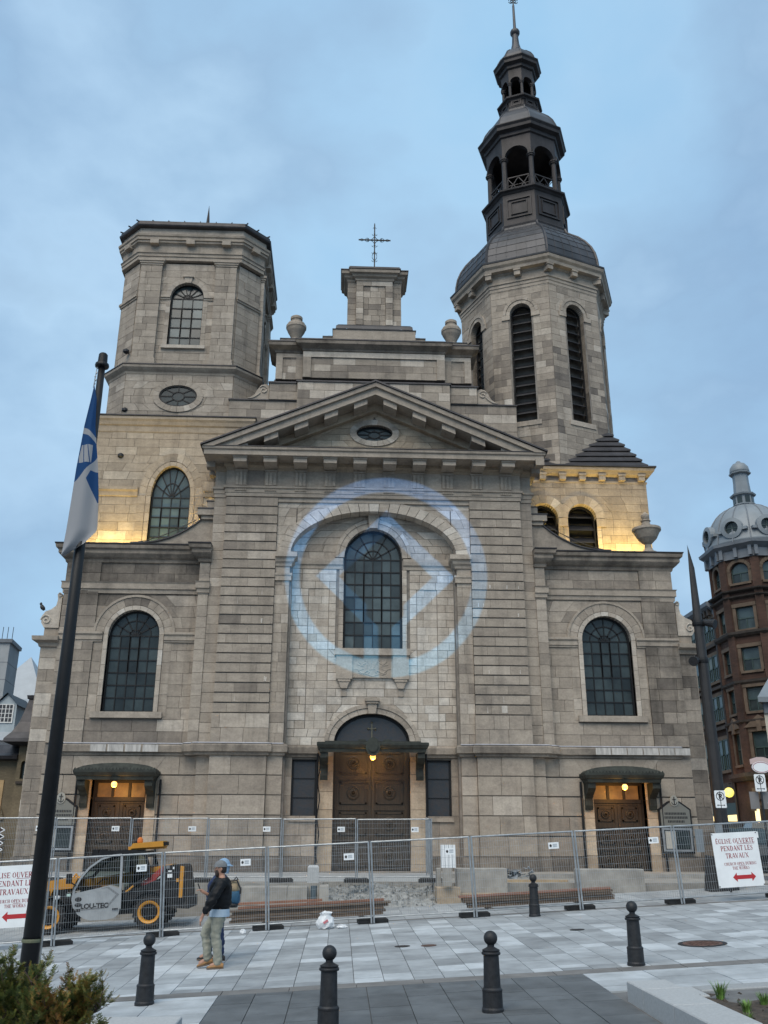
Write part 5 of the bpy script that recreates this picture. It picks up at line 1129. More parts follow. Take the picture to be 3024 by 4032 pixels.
# ---- masonry: the 300 largest visible stones are single objects, the rest one part per stone kind
def stone_mb(s, mb):
    _, fr, q, d0, d1, t, m = s; mb.prism(fr, q, d0, d1, t)
def restain(s):
    a, fr, q, d0, d1, t, m = s; u = sum(p[0] for p in q) / len(q); v = sum(p[1] for p in q) / len(q)
    if fr is F:
        if -11.2 < u < -7.3 and 4.6 < v < 5.55: t = random.choice((0.08, 0.12, 0.2, 0.8, 0.9, 0.15))
        elif u < -8.4 and v > 10.0: t = max(0.05, t * uni(0.25, 0.8)); m = 'stone_dirty'
        elif u < -10.9 and v > 9.0: t = uni(0.12, 0.4)
        elif u > 10.9 and 4.7 < v < 8.5: t = random.choice((0.12, 0.3, 0.4, 0.5, 0.6)); m = 'stone_dirty'
        elif u < -12.3: t = random.choice((0.3, 0.45, 0.8, 0.88, 0.55)) if v > 4.5 else uni(0.15, 0.35)
        elif v < 0.7: t *= 0.7
    elif fr is FA and rnd() < 0.3: t = random.choice((0.15, 0.22, 0.78, 0.85))
    return (a, fr, q, d0, d1, t, m)
STONES = [restain(s) for s in STONES]
pt = MB(); pt.rect(F, 4.98, 5.2, 5.82, 6.09, 0.49, 0.508, 0.95); cb(pt, 'pale_patch', 'stone')
for k in range(16):
    u = uni(4.1, 6.0) * random.choice((-1, 1)); v = 5.80 + 0.38136 * random.randrange(0, 14); pt = MB(); w_, h_ = uni(0.02, 0.05), uni(0.1, 0.26); pt.prism(F, [(u, v), (u + w_, v), (u + w_ * uni(0.6, 1.6), v + h_), (u + uni(-0.02, 0.02), v + h_)], 0.49, 0.51, 0.97); cb(pt, 'mortar_patch', 'stone')
STONES.sort(key=lambda s: -s[0])
NS = 300
for s in STONES[:NS]:
    mb = MB(); stone_mb(s, mb); mb.build('stone', s[6], church)
groups = {}
for s in STONES[NS:]: stone_mb(s, groups.setdefault(s[6], MB()))
for m_, mb in groups.items(): mb.build('masonry', m_, church, kind='stuff')
# ---- projector: a real spot lamp that throws the ring-and-square emblem on the front -----
pl = bpy.data.lights.new('emblem_projector', 'SPOT'); po = bpy.data.objects.new('emblem_projector', pl); COL.objects.link(po)
PP = Vector((1.6, -4.0, 5.0)); TGT = Vector((1.72, 35.8, 11.32))
po.location = PP; q = (TGT - PP).to_track_quat('-Z', 'Y'); po.rotation_euler = q.to_euler()
pl.energy = 29000; pl.spot_size = R_(24); pl.spot_blend = 0.0; pl.shadow_soft_size = 0.02; pl.color = (1, 1, 1)
pl.use_nodes = True; t = pl.node_tree; L = t.links.new
emn = [n for n in t.nodes if n.type == 'EMISSION'][0]
g = N(t, 'ShaderNodeNewGeometry')
def dot(vec):
    n = N(t, 'ShaderNodeVectorMath', operation='DOT_PRODUCT'); L(g.outputs['Incoming'], n.inputs[0]); n.inputs[1].default_value = tuple(vec); return n.outputs['Value']
def MA(op, a, b=None, c=None):
    n = N(t, 'ShaderNodeMath', operation=op)
    for i, x in enumerate((a, b, c)):
        if x is None: continue
        if isinstance(x, (int, float)): n.inputs[i].default_value = x
        else: L(x, n.inputs[i])
    return n.outputs[0]
mq = q.to_matrix(); ax, ay, az_ = mq.col[0], mq.col[1], mq.col[2]
zd = dot(az_); D0 = (TGT - PP).length; PSGN = 1.0
x = MA('MULTIPLY', MA('DIVIDE', dot(ax), zd), -D0); y = MA('MULTIPLY', MA('DIVIDE', dot(ay), zd), -D0)     # metres on the target plane
def inside(v, w):
    n = N(t, 'ShaderNodeClamp'); L(MA('ADD', MA('DIVIDE', MA('SUBTRACT', w, MA('ABSOLUTE', v)), 0.09), 0.5), n.inputs[0]); return n.outputs[0]
r = MA('SQRT', MA('ADD', MA('MULTIPLY', x, x), MA('MULTIPLY', y, y)))
RO_, TH = 4.12, 0.62
ringm = MA('MULTIPLY', inside(MA('SUBTRACT', r, RO_ - TH / 2), TH / 2), MA('SUBTRACT', 1, MA('MULTIPLY', inside(MA('ADD', x, 0.02), 0.27), MA('LESS_THAN', y, 0))))
# square standing on its corner, open at the foot
dx, dy = MA('SUBTRACT', x, 0.0), MA('SUBTRACT', y, 0.0)
di = MA('ADD', MA('ABSOLUTE', dx), MA('MULTIPLY', MA('ABSOLUTE', dy), 1.03))
dia = MA('MULTIPLY', inside(MA('SUBTRACT', di, 2.37), 0.46), MA('SUBTRACT', 1, MA('MULTIPLY', inside(MA('ADD', x, 0.02), 0.74), MA('LESS_THAN', y, -1.0))))
leg = MA('MULTIPLY', inside(MA('SUBTRACT', MA('ABSOLUTE', MA('ADD', x, 0.02)), 0.56), 0.29), MA('MULTIPLY', MA('LESS_THAN', y, MA('SUBTRACT', MA('MULTIPLY', MA('ABSOLUTE', x), 0.97), 2.3)), MA('LESS_THAN', r, RO_)))
msk = MA('MINIMUM', MA('ADD', MA('ADD', ringm, dia), leg), 1.0)
rr = ramp(t, [(0.0, (0.07, 0.46, 0.85)), (1.0, (0.16, 0.40, 1.0))]); L(MA('ADD', MA('MULTIPLY', y, 0.12), 0.5), rr.inputs['Fac'])
L(rr.outputs[0], emn.inputs['Color']); L(MA('MULTIPLY', msk, 1.0), emn.inputs['Strength'])
# ================================================================== GROUND
M['asphalt'] = mat('asphalt', (0.06, 0.062, 0.065), 0.9, noise=0.3, nscale=1.5, bump=0.3, bscale=60)
M['slab'] = mat('slab', (0.30, 0.32, 0.335), 0.72, noise=0.2, nscale=1.7, bump=0.12, bscale=70, tint=True)
M['slab_dusty'] = mat('slab_dusty', (0.31, 0.32, 0.325), 0.85, noise=0.2, nscale=0.9, bump=0.2, bscale=40, tint=True)
M['dark_slab'] = mat('dark_slab', (0.10, 0.11, 0.118), 0.75, noise=0.24, nscale=2.0, bump=0.15, bscale=80, tint=True)
M['kerb'] = mat('kerb', (0.155, 0.15, 0.145), 0.8, noise=0.18, nscale=3, bump=0.15, bscale=70, tint=True)
M['granite'] = mat('granite', (0.33, 0.34, 0.345), 0.7, noise=0.1, nscale=30, bump=0.12, bscale=90, tint=True)
M['concrete'] = mat('concrete', (0.29, 0.275, 0.25), 0.9, noise=0.22, nscale=2.5, bump=0.3, bscale=25, tint=True)
M['gravel'] = mat('gravel', (0.25, 0.25, 0.24), 0.95, noise=0.35, nscale=5, bump=1.0, bscale=22, tint=True)
M['soil'] = mat('soil', (0.055, 0.042, 0.032), 0.95, noise=0.45, nscale=6, bump=0.8, bscale=18)
def gz(x, y):
    yy = min(max(y, -20), 34); xx = min(max(x, -30), 16); return -1.36 + 0.025 * yy + 0.05 * xx
g = MB(); xs = [-900, -300, -100, -40, -20, -12, -8, -4, 0, 4, 8, 12, 16, 24, 40, 100, 300, 900]; ys = [-300, -60, -20, 0, 6, 12, 18, 24, 30, 34, 40, 60, 90, 160, 400, 1500]
g.add([(x, y, gz(x, y) - 0.12) for y in ys for x in xs], [(j * len(xs) + i, j * len(xs) + i + 1, (j + 1) * len(xs) + i + 1, (j + 1) * len(xs) + i) for j in range(len(ys) - 1) for i in range(len(xs) - 1)])
g.build('ground', 'asphalt', kind='structure')
plaza = bpy.data.objects.new('plaza_paving', None); COL.objects.link(plaza); plaza['kind'] = 'structure'; ROOT[plaza.name] = (0, 0, 0)
bed = MB()
bx, by = [-14, -9, -4, 0, 4, 9, 16], [9, 13, 17, 21, 25, 28.2]
bed.add([(x, y, gz(x, y) - 0.022) for y in by for x in bx], [(j * 7 + i, j * 7 + i + 1, (j + 1) * 7 + i + 1, (j + 1) * 7 + i) for j in range(5) for i in range(6)])
bed.build('joint_bed', mat('joint', (0.13, 0.13, 0.13), 0.95, noise=0.2), plaza)
SL_ = []
def slab(x0, x1, y0, y1, m, t, h=0.0, g_=0.0055, name='paving_slab', skew=0.0):
    z = uni(-0.002, 0.002) + h
    P = [(x0 + g_, y0 + g_), (x1 - g_, y0 + g_), (x1 - g_, y1 - g_), (x0 + g_, y1 - g_)]
    P = [(x, y + skew * x) for x, y in P]
    vs = [(x, y, gz(x, y) - 0.06) for x, y in P] + [(x, y, gz(x, y) + z) for x, y in P]
    SL_.append(((x1 - x0) * (y1 - y0) / (y0 * y0 * y0) * (1 if y0 < 24 else 0.2) * (1 if abs((x0 + x1) / 2 - 0.02 * y0 * 0) < y0 * 0.46 + 0.5 else 0.01), vs, m, t, name))
def stone_t():
    r = rnd(); return uni(0.85, 1.0) if r < 0.22 else (uni(0.3, 0.42) if r < 0.42 else uni(0.46, 0.64))
PX = 0.46
def rows(x0, x1, ya, yb, lens, m, tf, **k):
    y = ya; first = True
    while y < yb - 0.05:
        l = random.choice(lens)
        if first: l *= uni(0.3, 1); first = False
        y2 = min(y + l, yb)
        if yb - y2 < 0.12: y2 = yb
        slab(x0, x1, y, y2, m, tf(), **k); y = y2
BY0, BY1 = 15.10, 15.48
for i in range(-24, 34):
    x0 = -0.19 + PX * i; x1 = x0 + PX
    rows(x0, x1, BY1, 23.9 if True else 0, (0.30, 0.45, 0.45, 0.6, 0.75), 'slab', stone_t)
    rows(x0, x1, 24.15, 28.0, (0.45, 0.6, 0.9), 'slab_dusty', lambda: uni(0.4, 0.7))
for i in range(-14, 18):   # kerb strip at the fence and the brown-grey band
    slab(i * 1.0, i * 1.0 + 1.0, 23.9, 24.15, 'kerb', uni(0.3, 0.5), name='kerb_stone')
    slab(i * 1.0 + 0.3, i * 1.0 + 1.3, BY0, BY1, 'kerb', uni(0.45, 0.62), name='kerb_stone')
DX0, DX1 = -1.72, 3.68
n = 10; w = (DX1 - DX0) / n
for i in range(n): rows(DX0 + w * i, DX0 + w * (i + 1), 9.5, BY0, (0.3, 0.6, 0.6, 0.9), 'dark_slab', lambda: uni(0.38, 0.62))
for i in range(14): rows(DX1 + 0.92 * i, DX1 + 0.92 * (i + 1), 13.62, BY0, (0.45, 0.45, 0.6), 'slab', lambda: uni(0.55, 0.92))
for i in range(8): rows(DX0 - 0.92 * (i + 1), DX0 - 0.92 * i, 9.5, BY0, (0.45, 0.45, 0.6), 'slab', lambda: uni(0.55, 0.92))
SL_.sort(key=lambda s: -s[0])
FCS = [(4, 5, 6, 7), (0, 1, 5, 4), (1, 2, 6, 5), (2, 3, 7, 6), (3, 0, 4, 7)]
cnt = {}; rest = {}
for s in SL_:
    k = s[4]
    if cnt.get(k, 0) < (295 if k == 'paving_slab' else 60):
        cnt[k] = cnt.get(k, 0) + 1; mb = MB(); mb.add(s[1], FCS, s[3]); mb.build(k, s[2], plaza)
    else: rest.setdefault(s[2], MB()).add(s[1], FCS, s[3])
for m_, mb in rest.items(): mb.build('far_paving_slabs' if m_ != 'kerb' else 'far_kerb_stones', m_, plaza, kind='stuff')

# ---- church forecourt (raised platform) ---------------------------------------------
fc = bpy.data.objects.new('forecourt', None); COL.objects.link(fc); fc['kind'] = 'structure'; ROOT[fc.name] = (0, 0, 0)
p = MB(); p.slab([(-14, 28.55), (-0.45, 28.55), (-0.45, 29.6), (2.8, 29.6), (2.8, 28.75), (16, 28.75), (16, 36.6), (-14, 36.6)], -1.2, -0.02, 0.5); p.build('platform', 'concrete', fc)
p = MB(); p.slab([(-14, 29.9), (3.2, 29.9), (3.2, 30.15), (-14, 30.15)], -0.1, 0.10, 0.95); p.build('granite_edge', 'granite', fc)
p = MB(); p.slab([(-14, 30.15), (3.2, 30.15), (3.2, 36.6), (-14, 36.6)], -0.1, 0.085, 0.55); p.build('platform', 'slab_dusty', fc)
p = MB(); p.slab([(3.2, 32.8), (16, 32.8), (16, 36.6), (3.2, 36.6)], -0.1, 0.12, 0.5); p.build('platform', 'concrete', fc)
# rubble where the steps were taken out
gr = MB(); nx, ny = 26, 14
def gh(u, v): return -0.62 + 0.5 * v + 0.07 * math.sin(9 * u + 4 * v) + uni(-0.05, 0.05)
gr.add([(-0.45 + 3.3 * i / nx, 27.2 + 2.5 * j / ny, gh(i / nx, j / ny)) for j in range(ny + 1) for i in range(nx + 1)], [(j * (nx + 1) + i, j * (nx + 1) + i + 1, (j + 1) * (nx + 1) + i + 1, (j + 1) * (nx + 1) + i) for j in range(ny) for i in range(nx)], 0.6)
for k in range(420):
    u, v = rnd(), rnd(); x, y, z = -0.4 + 3.2 * u, 27.1 + 2.4 * v, -0.60 + 0.5 * v; r = uni(0.02, 0.09)
    gr.add([(x + uni(-r, r), y + uni(-r, r), z + uni(0, r)) for q in range(3)] + [(x, y, z + r * 1.3)], [(0, 1, 3), (1, 2, 3), (2, 0, 3), (0, 2, 1)], uni(0.3, 0.85))
tag(gr.build('rubble', 'gravel'), 'pale broken rubble where the church steps were dug out', 'rubble', None, 'stuff')

# ---- loose blocks and retaining stones --------------------------------------------------
def block(x0, x1, y0, y1, z0, z1, label, m='concrete', t=0.5, rz=0.0, group=None, name='concrete_block', bev=0.02):
    mb = MB(); b = bev; hx, hy, h = (x1 - x0) / 2, (y1 - y0) / 2, z1 - z0
    R = [(hx, hy, 0), (hx, hy, h - b), (hx - b, hy - b, h)]
    vs = []
    for a, c, z in R: vs += [(-a, -c, z), (a, -c, z), (a, c, z), (-a, c, z)]
    fs = [(3, 2, 1, 0), (8, 9, 10, 11)] + [(4 * l + i, 4 * l + (i + 1) % 4, 4 * l + 4 + (i + 1) % 4, 4 * l + 4 + i) for l in range(2) for i in range(4)]
    mb.add(vs, fs, t); o = mb.build(name, m); o.location = ((x0 + x1) / 2, (y0 + y1) / 2, z0); o.rotation_euler = (0, 0, rz); return tag(o, label, 'block', group)
G1 = 'retaining blocks along the forecourt'
block(-2.68, -1.98, 27.6, 28.5, -0.56, -0.08, 'grey retaining block nearest the walking man, left end of upper row', group=G1, t=0.55)
block(-1.97, -1.42, 27.6, 28.5, -0.56, -0.08, 'grey retaining block in the middle of the upper row left of the rubble', group=G1, t=0.48)
block(-1.41, -0.86, 27.6, 28.5, -0.56, -0.08, 'grey retaining block nearest the rubble, right end of upper row', group=G1, t=0.52)
block(-3.5, -2.69, 27.62, 28.5, -0.56, -0.09, 'grey retaining block seen behind the blue and tan backpack', group=G1, t=0.5)
block(-0.52, -0.26, 27.55, 28.4, -0.6, -0.05, 'narrow stained stone block at the left edge of the rubble', group=G1, t=0.62)
block(-2.3, -1.5, 27.5, 28.4, -0.95, -0.57, 'lower course stone under the grey retaining wall behind left planks', group=G1, t=0.42, m='concrete')
block(-1.49, -0.3, 27.5, 28.4, -0.95, -0.57, 'long lower course stone just behind the end of left plank pile', group=G1, t=0.46)
block(-3.3, -2.31, 27.5, 28.4, -0.98, -0.57, 'lower course stone at the left end behind the man', group=G1, t=0.44)
pp = MB(); pp.tube([(-0.68, 27.75, -0.6), (-0.68, 27.75, -0.06)], 0.09, 10); tag(pp.build('pipe_stub', mat('blue_pipe', (0.07, 0.10, 0.12), 0.5)), 'short blue-grey pipe standing between retaining blocks', 'pipe')
mb = MB(); 
for z, r in ((0, 0.17),): mb.slab([(-0.9, 28.65), (-0.57, 28.65), (-0.57, 28.9), (-0.9, 28.9)], -0.02, 0.4, 0.75)
mb.add([(-0.9, 28.65, 0.4), (-0.57, 28.65, 0.4), (-0.57, 28.9, 0.4), (-0.9, 28.9, 0.4), (-0.86, 28.69, 0.46), (-0.61, 28.69, 0.46), (-0.61, 28.86, 0.46), (-0.86, 28.86, 0.46)], [(0, 1, 5, 4), (1, 2, 6, 5), (2, 3, 7, 6), (3, 0, 4, 7), (4, 5, 6, 7)], 0.75)
tag(mb.build('stone_post', 'granite'), 'pale round-topped stone post left of the dug out steps', 'stone post')
block(3.40, 4.83, 28.0, 28.6, -0.42, 0.40, 'long pale concrete barrier block below the white sheet', t=0.58)
block(6.92, 8.82, 28.0, 28.6, -0.25, 0.385, 'longest concrete barrier block in front of the right door', t=0.55)
block(2.77, 3.43, 27.6, 28.3, -0.75, -0.09, 'brownish cut stone under the white sheet beside the rubble', t=0.5, m='stone_warm')
block(3.45, 4.7, 27.7, 28.2, -0.7, -0.25, 'low brown kerb block at the foot of long barrier block', t=0.4, m='stone_warm')
block(2.83, 2.96, 28.2, 28.5, -0.1, 0.40, 'slim upright stone at the left of the white sheet', t=0.5)
block(11.6, 11.9, 27.6, 28.0, -0.1, 0.42, 'small upright concrete stub behind the right hand church sign', t=0.45)
ws = thing('white_sheet', (3.08, 27.55, -0.05), 'white ribbed plastic sheet leaning upright behind the fence', 'sheet')
m_ = MB(); FS = Fr(3.08, 27.45)
m_.rect(FS, -0.21, 0.21, 0.42, 1.03, 0, 0.02, back=True); m_.build('panel', 'sign_white', ws)
for i in range(4): m_ = MB(); m_.rect(FS, -0.2 + 0.105 * i, -0.19 + 0.105 * i, 0.42, 1.03, 0.02, 0.03); m_.build('rib', 'grey_ink', ws)
m_ = MB(); m_.rect(FS, -0.17, 0.1, -0.05, 0.42, 0, 0.02, back=True); m_.build('lower_board', 'concrete', ws)
# litter heap on the steps right of centre
lb = MB()
for k in range(70):
    x, y, z = 5.3 + random.gauss(0, 0.28), 30.4 + uni(-0.2, 0.2), 0.02; r = uni(0.08, 0.2); zz = z + abs(random.gauss(0, 0.12))
    lb.add([(x + uni(-r, r), y + uni(-r, r), zz + uni(0, r)) for q in range(4)], [(0, 1, 2), (0, 2, 3), (0, 1, 3)], uni(0.3, 1))
tag(lb.build('litter_heap', mat('litter', (0.3, 0.33, 0.36), 0.8, noise=0.6, nscale=6, col2=(0.08, 0.09, 0.1), tint=True)), 'heap of crumpled plastic and bags against the church wall', 'litter heap')
bd = MB(); bd.box(5.0, 6.9, 29.3, 29.5, -0.02, 0.05); o = tag(bd.build('timber', mat('pale_timber', (0.36, 0.27, 0.17), 0.8, noise=0.2)), 'pale loose timber lying behind the far bollard', 'timber')

# ---- granite bench wall, planter and grass at the right ---------------------------------
def slope_block(x0, x1, y0, y1, zt, zb, label, group, name='granite_block', t=0.62):
    mb = MB(); P = [(x0, y0), (x1, y0), (x1, y1), (x0, y1)]; b = 0.012
    ins = [(x0 + b, y0 + b), (x1 - b, y0 + b), (x1 - b, y1 - b), (x0 + b, y1 - b)]
    cx, cy = (x0 + x1) / 2, (y0 + y1) / 2
    vs = [(x - cx, y - cy, zb) for x, y in P] + [(x - cx, y - cy, zt(x, y) - b) for x, y in P] + [(x - cx, y - cy, zt(x, y)) for x, y in ins]
    mb.add(vs, [(3, 2, 1, 0), (8, 9, 10, 11)] + [(4 * l + i, 4 * l + (i + 1) % 4, 4 * l + 4 + (i + 1) % 4, 4 * l + 4 + i) for l in range(2) for i in range(4)], t)
    o = mb.build(name, 'granite'); o.location = (cx, cy, 0); return tag(o, label, 'granite block', group)
zt = lambda x, y: -0.635 + 0.035 * (x - 3.7) + 0.012 * (y - 12.9)
GB = 'granite wall blocks round the planters'
for i, (a, b) in enumerate(((12.35, 13.0), (11.25, 12.34), (10.1, 11.24))):
    slope_block(3.74, 4.25, a, b, zt, -1.05, ('pale granite wall block at the far corner of the right planter', 'second pale granite wall block along the right planter', 'nearest pale granite wall block at the bottom right')[i], GB, t=0.66 - 0.03 * i)
slope_block(4.26, 4.8, 12.95, 13.6, lambda x, y: gz(x, y) + 0.004, -1.0, 'pale granite corner stone level with the paving behind the planter', GB)
for i in range(3): slope_block(4.82 + 1.6 * i, 6.4 + 1.6 * i, 13.3, 13.6, lambda x, y: gz(x, y) + 0.003, -1.0, ('dark faced granite edging stone at the left back of the soil bed', 'dark faced granite edging stone at the back right of the soil bed', 'granite edging stone behind the soil bed beyond the right edge')[i], GB, t=0.4)
so_ = MB(); nx, ny = 18, 18
so_.add([(4.25 + 4.5 * i / nx, 9.5 + 3.85 * j / ny, -0.84 + 0.03 * (4.5 * i / nx) + uni(-0.025, 0.025)) for j in range(ny + 1) for i in range(nx + 1)], [(j * (nx + 1) + i, j * (nx + 1) + i + 1, (j + 1) * (nx + 1) + i + 1, (j + 1) * (nx + 1) + i) for j in range(ny) for i in range(nx)])
for k in range(260):
    x, y = uni(4.4, 7.5), uni(10.5, 13.2); r = uni(0.008, 0.03); z = -0.84 + 0.03 * (x - 4.25)
    so_.add([(x + uni(-r, r) * 2, y + uni(-r, r) * 2, z + uni(0, 0.02)) for q in range(3)] + [(x, y, z + r * 1.5)], [(0, 1, 3), (1, 2, 3), (2, 0, 3)], rnd())
so_.build('soil_bed', 'soil', kind='structure')
M['grass'] = mat('grass', (0.10, 0.19, 0.035), 0.6, noise=0.3, nscale=10, tint=True)
def tuft(x, y, h, n, label):
    t = thing('grass_tuft', (x, y, -0.84), label, 'grass tuft', 'green tufts in the soil bed'); 
    for k in range(3):
        m_ = MB()
        for q in range(n // 3):
            a = uni(0, 2 * PI); l = uni(0.6, 1) * h; r = uni(0.01, 0.05); le = uni(0.1, 0.5) * l; w = 0.006
            b = Vector((x + r * math.cos(a), y + r * math.sin(a), -0.85)); pts = [b + Vector((math.cos(a) * le * s * s, math.sin(a) * le * s * s, l * s * (1 - 0.15 * s))) for s in (0, 0.4, 0.75, 1)]
            sd2 = Vector((-math.sin(a), math.cos(a), 0)) * w; vs = []
            for i, p_ in enumerate(pts): ww = (1, 0.9, 0.6, 0.1)[i]; vs += [tuple(p_ - sd2 * ww), tuple(p_ + sd2 * ww)]
            m_.add(vs, [(0, 1, 3, 2), (2, 3, 5, 4), (4, 5, 7, 6)], uni(0.2, 0.95))
        m_.build('blades', 'grass', t, kind='stuff') if k == 0 else m_.build('blades', 'grass', t, kind='stuff')
tuft(4.85, 12.75, 0.30, 90, 'tallest green grass tuft at the back left corner of the soil bed'); tuft(4.85, 11.95, 0.18, 60, 'small green grass tuft in the middle of the soil bed'); tuft(5.2, 12.25, 0.24, 70, 'green grass tuft at the right edge of the picture'); tuft(4.6, 11.3, 0.15, 40, 'lowest green grass tuft near the granite wall at the bottom edge')
slope_block(-3.3, -1.83, 9.6, 12.42, lambda x, y: -0.92, -1.3, 'pale granite wall block at the bottom left beside the yew bush', GB, t=0.7)
# manhole cover
mh = thing('manhole_cover', (6.41, 17.41, gz(6.41, 17.41)), 'round rusty manhole cover in the pale paving at right', 'manhole cover')
def disc(r0, r1, z, n=28):
    m_ = MB(); cx, cy = 6.41, 17.41
    m_.add([(cx + r * math.cos(2 * PI * k / n), cy + r * math.sin(2 * PI * k / n), gz(cx + r * math.cos(2 * PI * k / n), cy + r * math.sin(2 * PI * k / n)) + z) for r in (r0, r1) for k in range(n)], [(k, (k + 1) % n, n + (k + 1) % n, n + k) for k in range(n)]); return m_
M['rust'] = mat('rust', (0.10, 0.055, 0.042), 0.8, noise=0.5, nscale=8, bump=0.5, bscale=30)
disc(0.005, 0.34, 0.008).build('cover', 'rust', mh); disc(0.34, 0.42, 0.006).build('ring', 'iron', mh)
st_ = MB()
for i in range(-4, 5):
    for j in range(-4, 5):
        if i * i + j * j < 17: x, y = 6.41 + i * 0.07, 17.41 + j * 0.07; z = gz(x, y); st_.box(x - 0.02, x + 0.02, y - 0.02, y + 0.02, z + 0.006, z + 0.014)
st_.build('studs', 'rust', mh, kind='stuff')
for i, (px_, py_, lab) in enumerate(((1.25, 19.3, 'small dark drain plate left of the middle bollard'), (1.75, 19.2, 'small rusty drain plate beside the dark one, middle of the plaza'), (4.9, 20.3, 'small dark drain plate in the right half of the plaza'))):
    m_ = MB(); r = 0.15; n = 16
    m_.add([(px_ + r * math.cos(2 * PI * k / n), py_ + r * math.sin(2 * PI * k / n), gz(px_, py_) + 0.05 * r * math.cos(2 * PI * k / n) + z) for z in (0, 0.008) for k in range(n)], [tuple(range(n, 2 * n))] + [(k, (k + 1) % n, n + (k + 1) % n, n + k) for k in range(n)])
    tag(m_.build('drain_plate', 'rust' if i == 1 else 'iron'), lab, 'drain plate', 'small drain plates in the paving')
# ================================================================== BOLLARDS
def bollard(x, y, label, h=0.92):
    z = gz(x, y); t = thing('bollard', (x, y, z), label, 'bollard', 'black ball topped bollards on the plaza', local=True); k = h / 0.92
    m_ = MB(); m_.lathe(0, 0, [(0.138, -0.06), (0.138, 0.03), (0.128, 0.05), (0.125, 0.22), (0.128, 0.235), (0.128, 0.25), (0.11, 0.27)], 24); m_.build('base', 'iron', t, smooth=False)
    m_ = MB(); m_.lathe(0, 0, [(0.108, 0.25), (0.098, 0.64)], 24, cap=False); m_.build('shaft', 'iron', t, smooth=True)
    m_ = MB(); m_.lathe(0, 0, [(0.098, 0.64), (0.118, 0.645), (0.122, 0.66), (0.118, 0.675), (0.104, 0.68), (0.112, 0.69), (0.112, 0.70), (0.07, 0.72), (0.045, 0.735), (0.045, 0.76)], 24); m_.build('collar', 'iron', t)
    m_ = MB(); m_.lathe(0, 0, [(0.088 * math.sin(R_(a)), 0.835 - 0.088 * math.cos(R_(a))) for a in range(28, 181, 12)], 24); m_.build('ball', 'iron', t, smooth=True); return t
b0 = bollard(-0.09, 12.26, 'black ball topped bollard in the middle, cut by the bottom edge')
def bol(x, y, label):
    c = copy_tree(b0); c.location = (x, y, gz(x, y)); c['label'] = label; return c
bol(1.96, 12.79, 'tallest looking black bollard on the dark paving right of centre'); bol(4.66, 15.59, 'black bollard on the grey band at the right of the plaza')
bol(-2.72, 14.73, 'black bollard between the yew bush and the walking man'); bol(4.62, 23.2, 'far black bollard standing right against the mesh fence')

# ================================================================== FENCES
NL, NH = 2.4, 1.82
def make_panel():
    t = thing('temporary_fence', (0, 0, 0), 'x', 'fence panel', 'temporary mesh fence panels', local=True)
    fr = MB(); r = 0.021
    fr.tube([(0.03, 0, 0), (0.03, 0, NH)], r, 8); fr.tube([(NL - 0.03, 0, 0), (NL - 0.03, 0, NH)], r, 8); fr.tube([(0.03, 0, NH - 0.02), (NL - 0.03, 0, NH - 0.02)], r, 8); fr.tube([(0.03, 0, 0.13), (NL - 0.03, 0, 0.13)], r * 0.8, 8)
    fr.build('frame', 'galv', t)
    w = MB(); a = 0.0022
    nx = 44
    for i in range(nx + 1): x = 0.05 + (NL - 0.1) * i / nx; w.box(x - a, x + a, -a, a, 0.14, NH - 0.03)
    for z in (0.16, 0.28, 0.46, 0.64, 0.82, 1.0, 1.18, 1.36, 1.54, 1.68): w.box(0.04, NL - 0.04, -2 * a, -a * 0.9, z - a, z + a)
    w.build('mesh_infill', 'galv', t, kind='stuff')
    p = MB(); p.box(NL - 0.62, NL - 0.38, -0.022, -0.012, NH - 0.40, NH - 0.25); pl_ = p.build('placard', 'sign_white', t)
    q = MB(); q.prism(Fr(NL - 0.57, -0.0225), arc(0, NH - 0.325, 0.028, 0.035, 0, 360, 8)[:-1], 0, 0.003); q.build('placard_logo', 'ink', pl_)
    q = MB()
    for v in (0.355, 0.325, 0.30): q.box(NL - 0.52, NL - 0.42, -0.0255, -0.0225, NH - v, NH - v + 0.012)
    q.build('placard_text', 'grey_ink', pl_); return t
pan0 = make_panel(); used = [False]
def panel(p, q, label, h=NH, group='temporary mesh fence panels along the plaza'):
    o = pan0 if not used[0] else copy_tree(pan0); used[0] = True
    p, q = Vector(p), Vector(q); d = q - p; L_ = d.length; ex = d / NL; n = d.normalized(); ez = Vector((0, 0, 1)) - n * n.z; ez.normalize(); ey = ez.cross(n); ez = ez * (h / NH)
    o.matrix_world = Matrix(((ex.x, ey.x, ez.x, p.x), (ex.y, ey.y, ez.y, p.y), (ex.z, ey.z, ez.z, p.z), (0, 0, 0, 1))); o['label'] = label; o['group'] = group; return o
FP = [(-8.60, 22.2), (-6.26, 22.5), (-4.02, 23.15), (-1.62, 23.3), (0.83, 23.5), (3.28, 23.6), (5.93, 23.95), (8.47, 24.02), (11.14, 24.25), (13.7, 24.4)]
FP = [(x, y, gz(x, y) + 0.015) for x, y in FP]
fl_ = ['front fence panel at the far left carrying a church sign', 'front fence panel before the loader cab, between flagpole and loader rear', 'front fence panel right behind the walking man', 'front fence panel with the white plastic bag at its foot', 'front fence panel between the two plank piles, before the rubble', 'front fence panel behind the far bollard', 'front fence panel in front of the right church door', 'front fence panel carrying the right hand church sign', 'front fence panel at the far right edge']
PANELS = [panel(FP[i], FP[i + 1], fl_[i]) for i in range(9)]
foot0 = None
